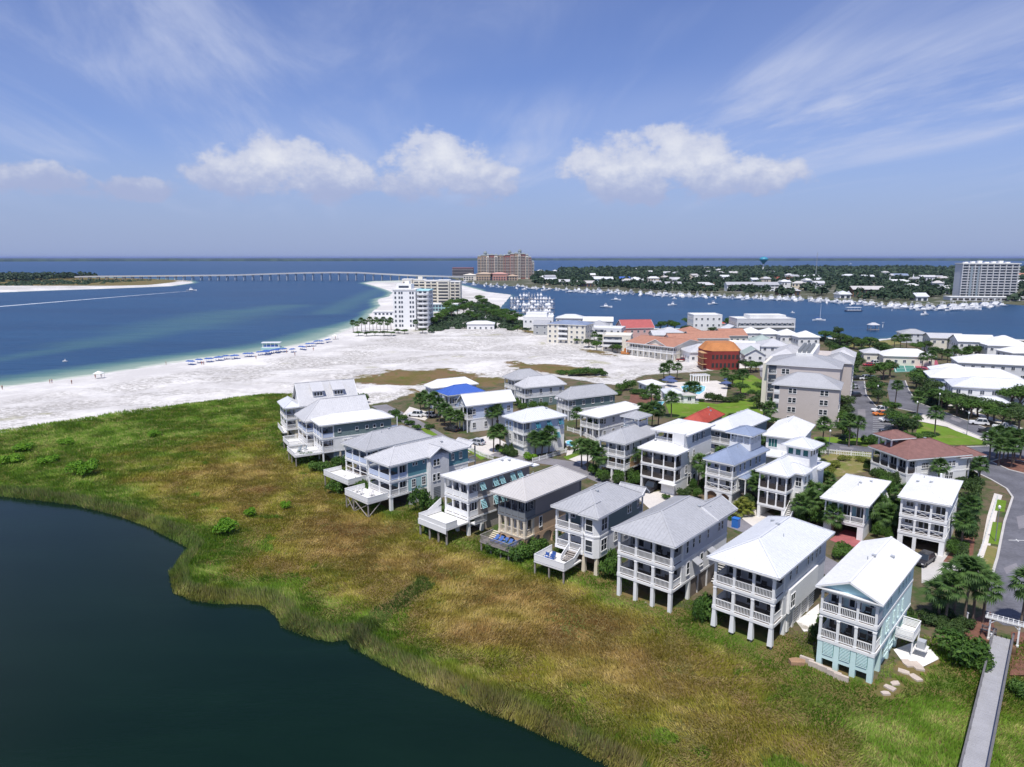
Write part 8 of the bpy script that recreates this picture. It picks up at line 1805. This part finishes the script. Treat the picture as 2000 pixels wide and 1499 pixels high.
# ---- garden shrubs round the houses of the town
def ring(h, what, n, seed, m=('bush_leaf','oak_leaf'), rmin=.7, rmax=1.5, sides='frlb', hh=(1.0, 2.2)):
    rr = random.Random(seed)
    for i in range(n):
        s = rr.choice(sides); o = rr.uniform(1.1, 2.1)
        x, y = {'f':(rr.uniform(0,h.W),-o),'r':(h.W+o,rr.uniform(0,h.D)),'l':(-o,rr.uniform(0,h.D)),'b':(rr.uniform(0,h.W),h.D+o)}[s]
        bush(h.w2(x, y), rr.uniform(rmin, rmax), rr.uniform(*hh), rr.choice(m), f'garden shrub close against the {what}', f'garden shrubs round the {what}')
for h, what, n, sd in ((B1,'six bay white house',12,'rlb'),(B2,'low white roofed house',14,'rlb'),(B3,'white tower house',12,'rlb'),(B4,'slate blue roofed house',10,'rl'),(B5,'roof terrace house',12,'rlb'),(B6,'orange sided house',14,'rlfb'),(B7,'teal windowed house',14,'rlfb'),(B8,'pale metal roofed light blue house',8,'lb'),(B9,'red tiled house',8,'rlb'),(B10,'brown shingled house',16,'rlfb'),(C1,'lavender house',14,'lfb'),(A1,'back of the mint green house',8,'lb'),(A2,'back of the tapered stilt house',8,'lb'),(A4,'back of the sage house',8,'lb'),(A6,'back of the taupe house',8,'lb'),(A8,'grey house beside the teal one',8,'lb')):
    ring(h, what, int(n*1.6), len(what)*7+n, sides=sd, rmax=1.7, hh=(1.1, 2.8))
def corner_palms(h, what, spots, hgt):
    for i, (u, v, w_) in enumerate(spots): palm(h.w2(u*h.W + (1.8 if u > .5 else -1.8), v*h.D + (1.6 if v > .5 else -.6)), hgt*random.uniform(.85,1.15), f'palm at the {w_} of the {what}', f'palms round the {what}')
for h, what, hg in ((B3,'white tower house',4.5),(B4,'slate blue roofed house',4.6),(B5,'roof terrace house',4.8),(B7,'teal windowed house',4.5),(B8,'pale metal roofed light blue house',5),(B9,'red tiled house',4.4),(B10,'brown shingled house',4.2),(B1,'six bay white house',4.0)):
    corner_palms(h, what, ((1,.45,'right side'),(1,1,'far right corner'),(0,1,'far left corner'),(0,.35,'left side')), hg)
# ---- undergrowth that reads as one mass
wood('undergrowth', 'dark green undergrowth beneath the trees behind the white tower', W2([(836,652),(870,600),(900,592),(960,596),(1000,622),(1030,640),(1010,650),(930,640)]), 460, (-110, 30, 400, 720), 31, (1.8, 3.4), (1.6, 3.4))
wood('undergrowth', 'dark green scrub along the near harbour bank', W2([(1600,664),(1640,667),(1700,672),(1740,682),(1720,704),(1660,712),(1636,704),(1606,676)]), 260, (120, 260, 280, 460), 33, (1.6, 3.2), (1.2, 2.6))
wood('undergrowth', 'mixed scrub under the trees right of the condominium', W2([(1636,868),(1640,760),(1650,700),(1690,700),(1668,740),(1660,800),(1662,866)]), 220, (80, 200, 160, 330), 35, (1.0, 2.0), (1.0, 2.4))
wood('undergrowth', 'mixed scrub in the gardens right of the upper road', W2([(1790,775),(1835,730),(1850,790),(1990,822),(2080,860),(2080,800),(1985,790),(1920,800),(1860,812),(1800,790)]), 420, (100, 260, 150, 320), 37, (1.0, 2.2), (1.0, 2.6))
wood('undergrowth', 'scrub in the island between the parking lot and triangular lawn', W2([(1700,750),(1720,735),(1740,750),(1730,790),(1760,815),(1795,860),(1760,868),(1745,850),(1745,800),(1715,795)]), 200, (80, 200, 160, 300), 39, (.8, 1.8), (.8, 2.0))
# ---- haze over land and water
def haze():
    m = bpy.data.materials.new('haze_air'); m.use_nodes = True; t = m.node_tree; t.nodes.remove(t.nodes['Principled BSDF'])
    v = N(t, 'ShaderNodeVolumePrincipled'); v.inputs['Color'].default_value = (.46,.58,.98,1); v.inputs['Density'].default_value = HAZE; v.inputs['Anisotropy'].default_value = .2
    L(t, v.outputs[0], t.nodes['Material Output'].inputs['Volume'])
    o = MB().box(-46000, 46000, -400, 71000, -6.5, 75).build('haze', m); tag(o, 'thin blue haze over the water and far shore', 'haze', kind='stuff')
HAZE = 3.0e-5
haze()
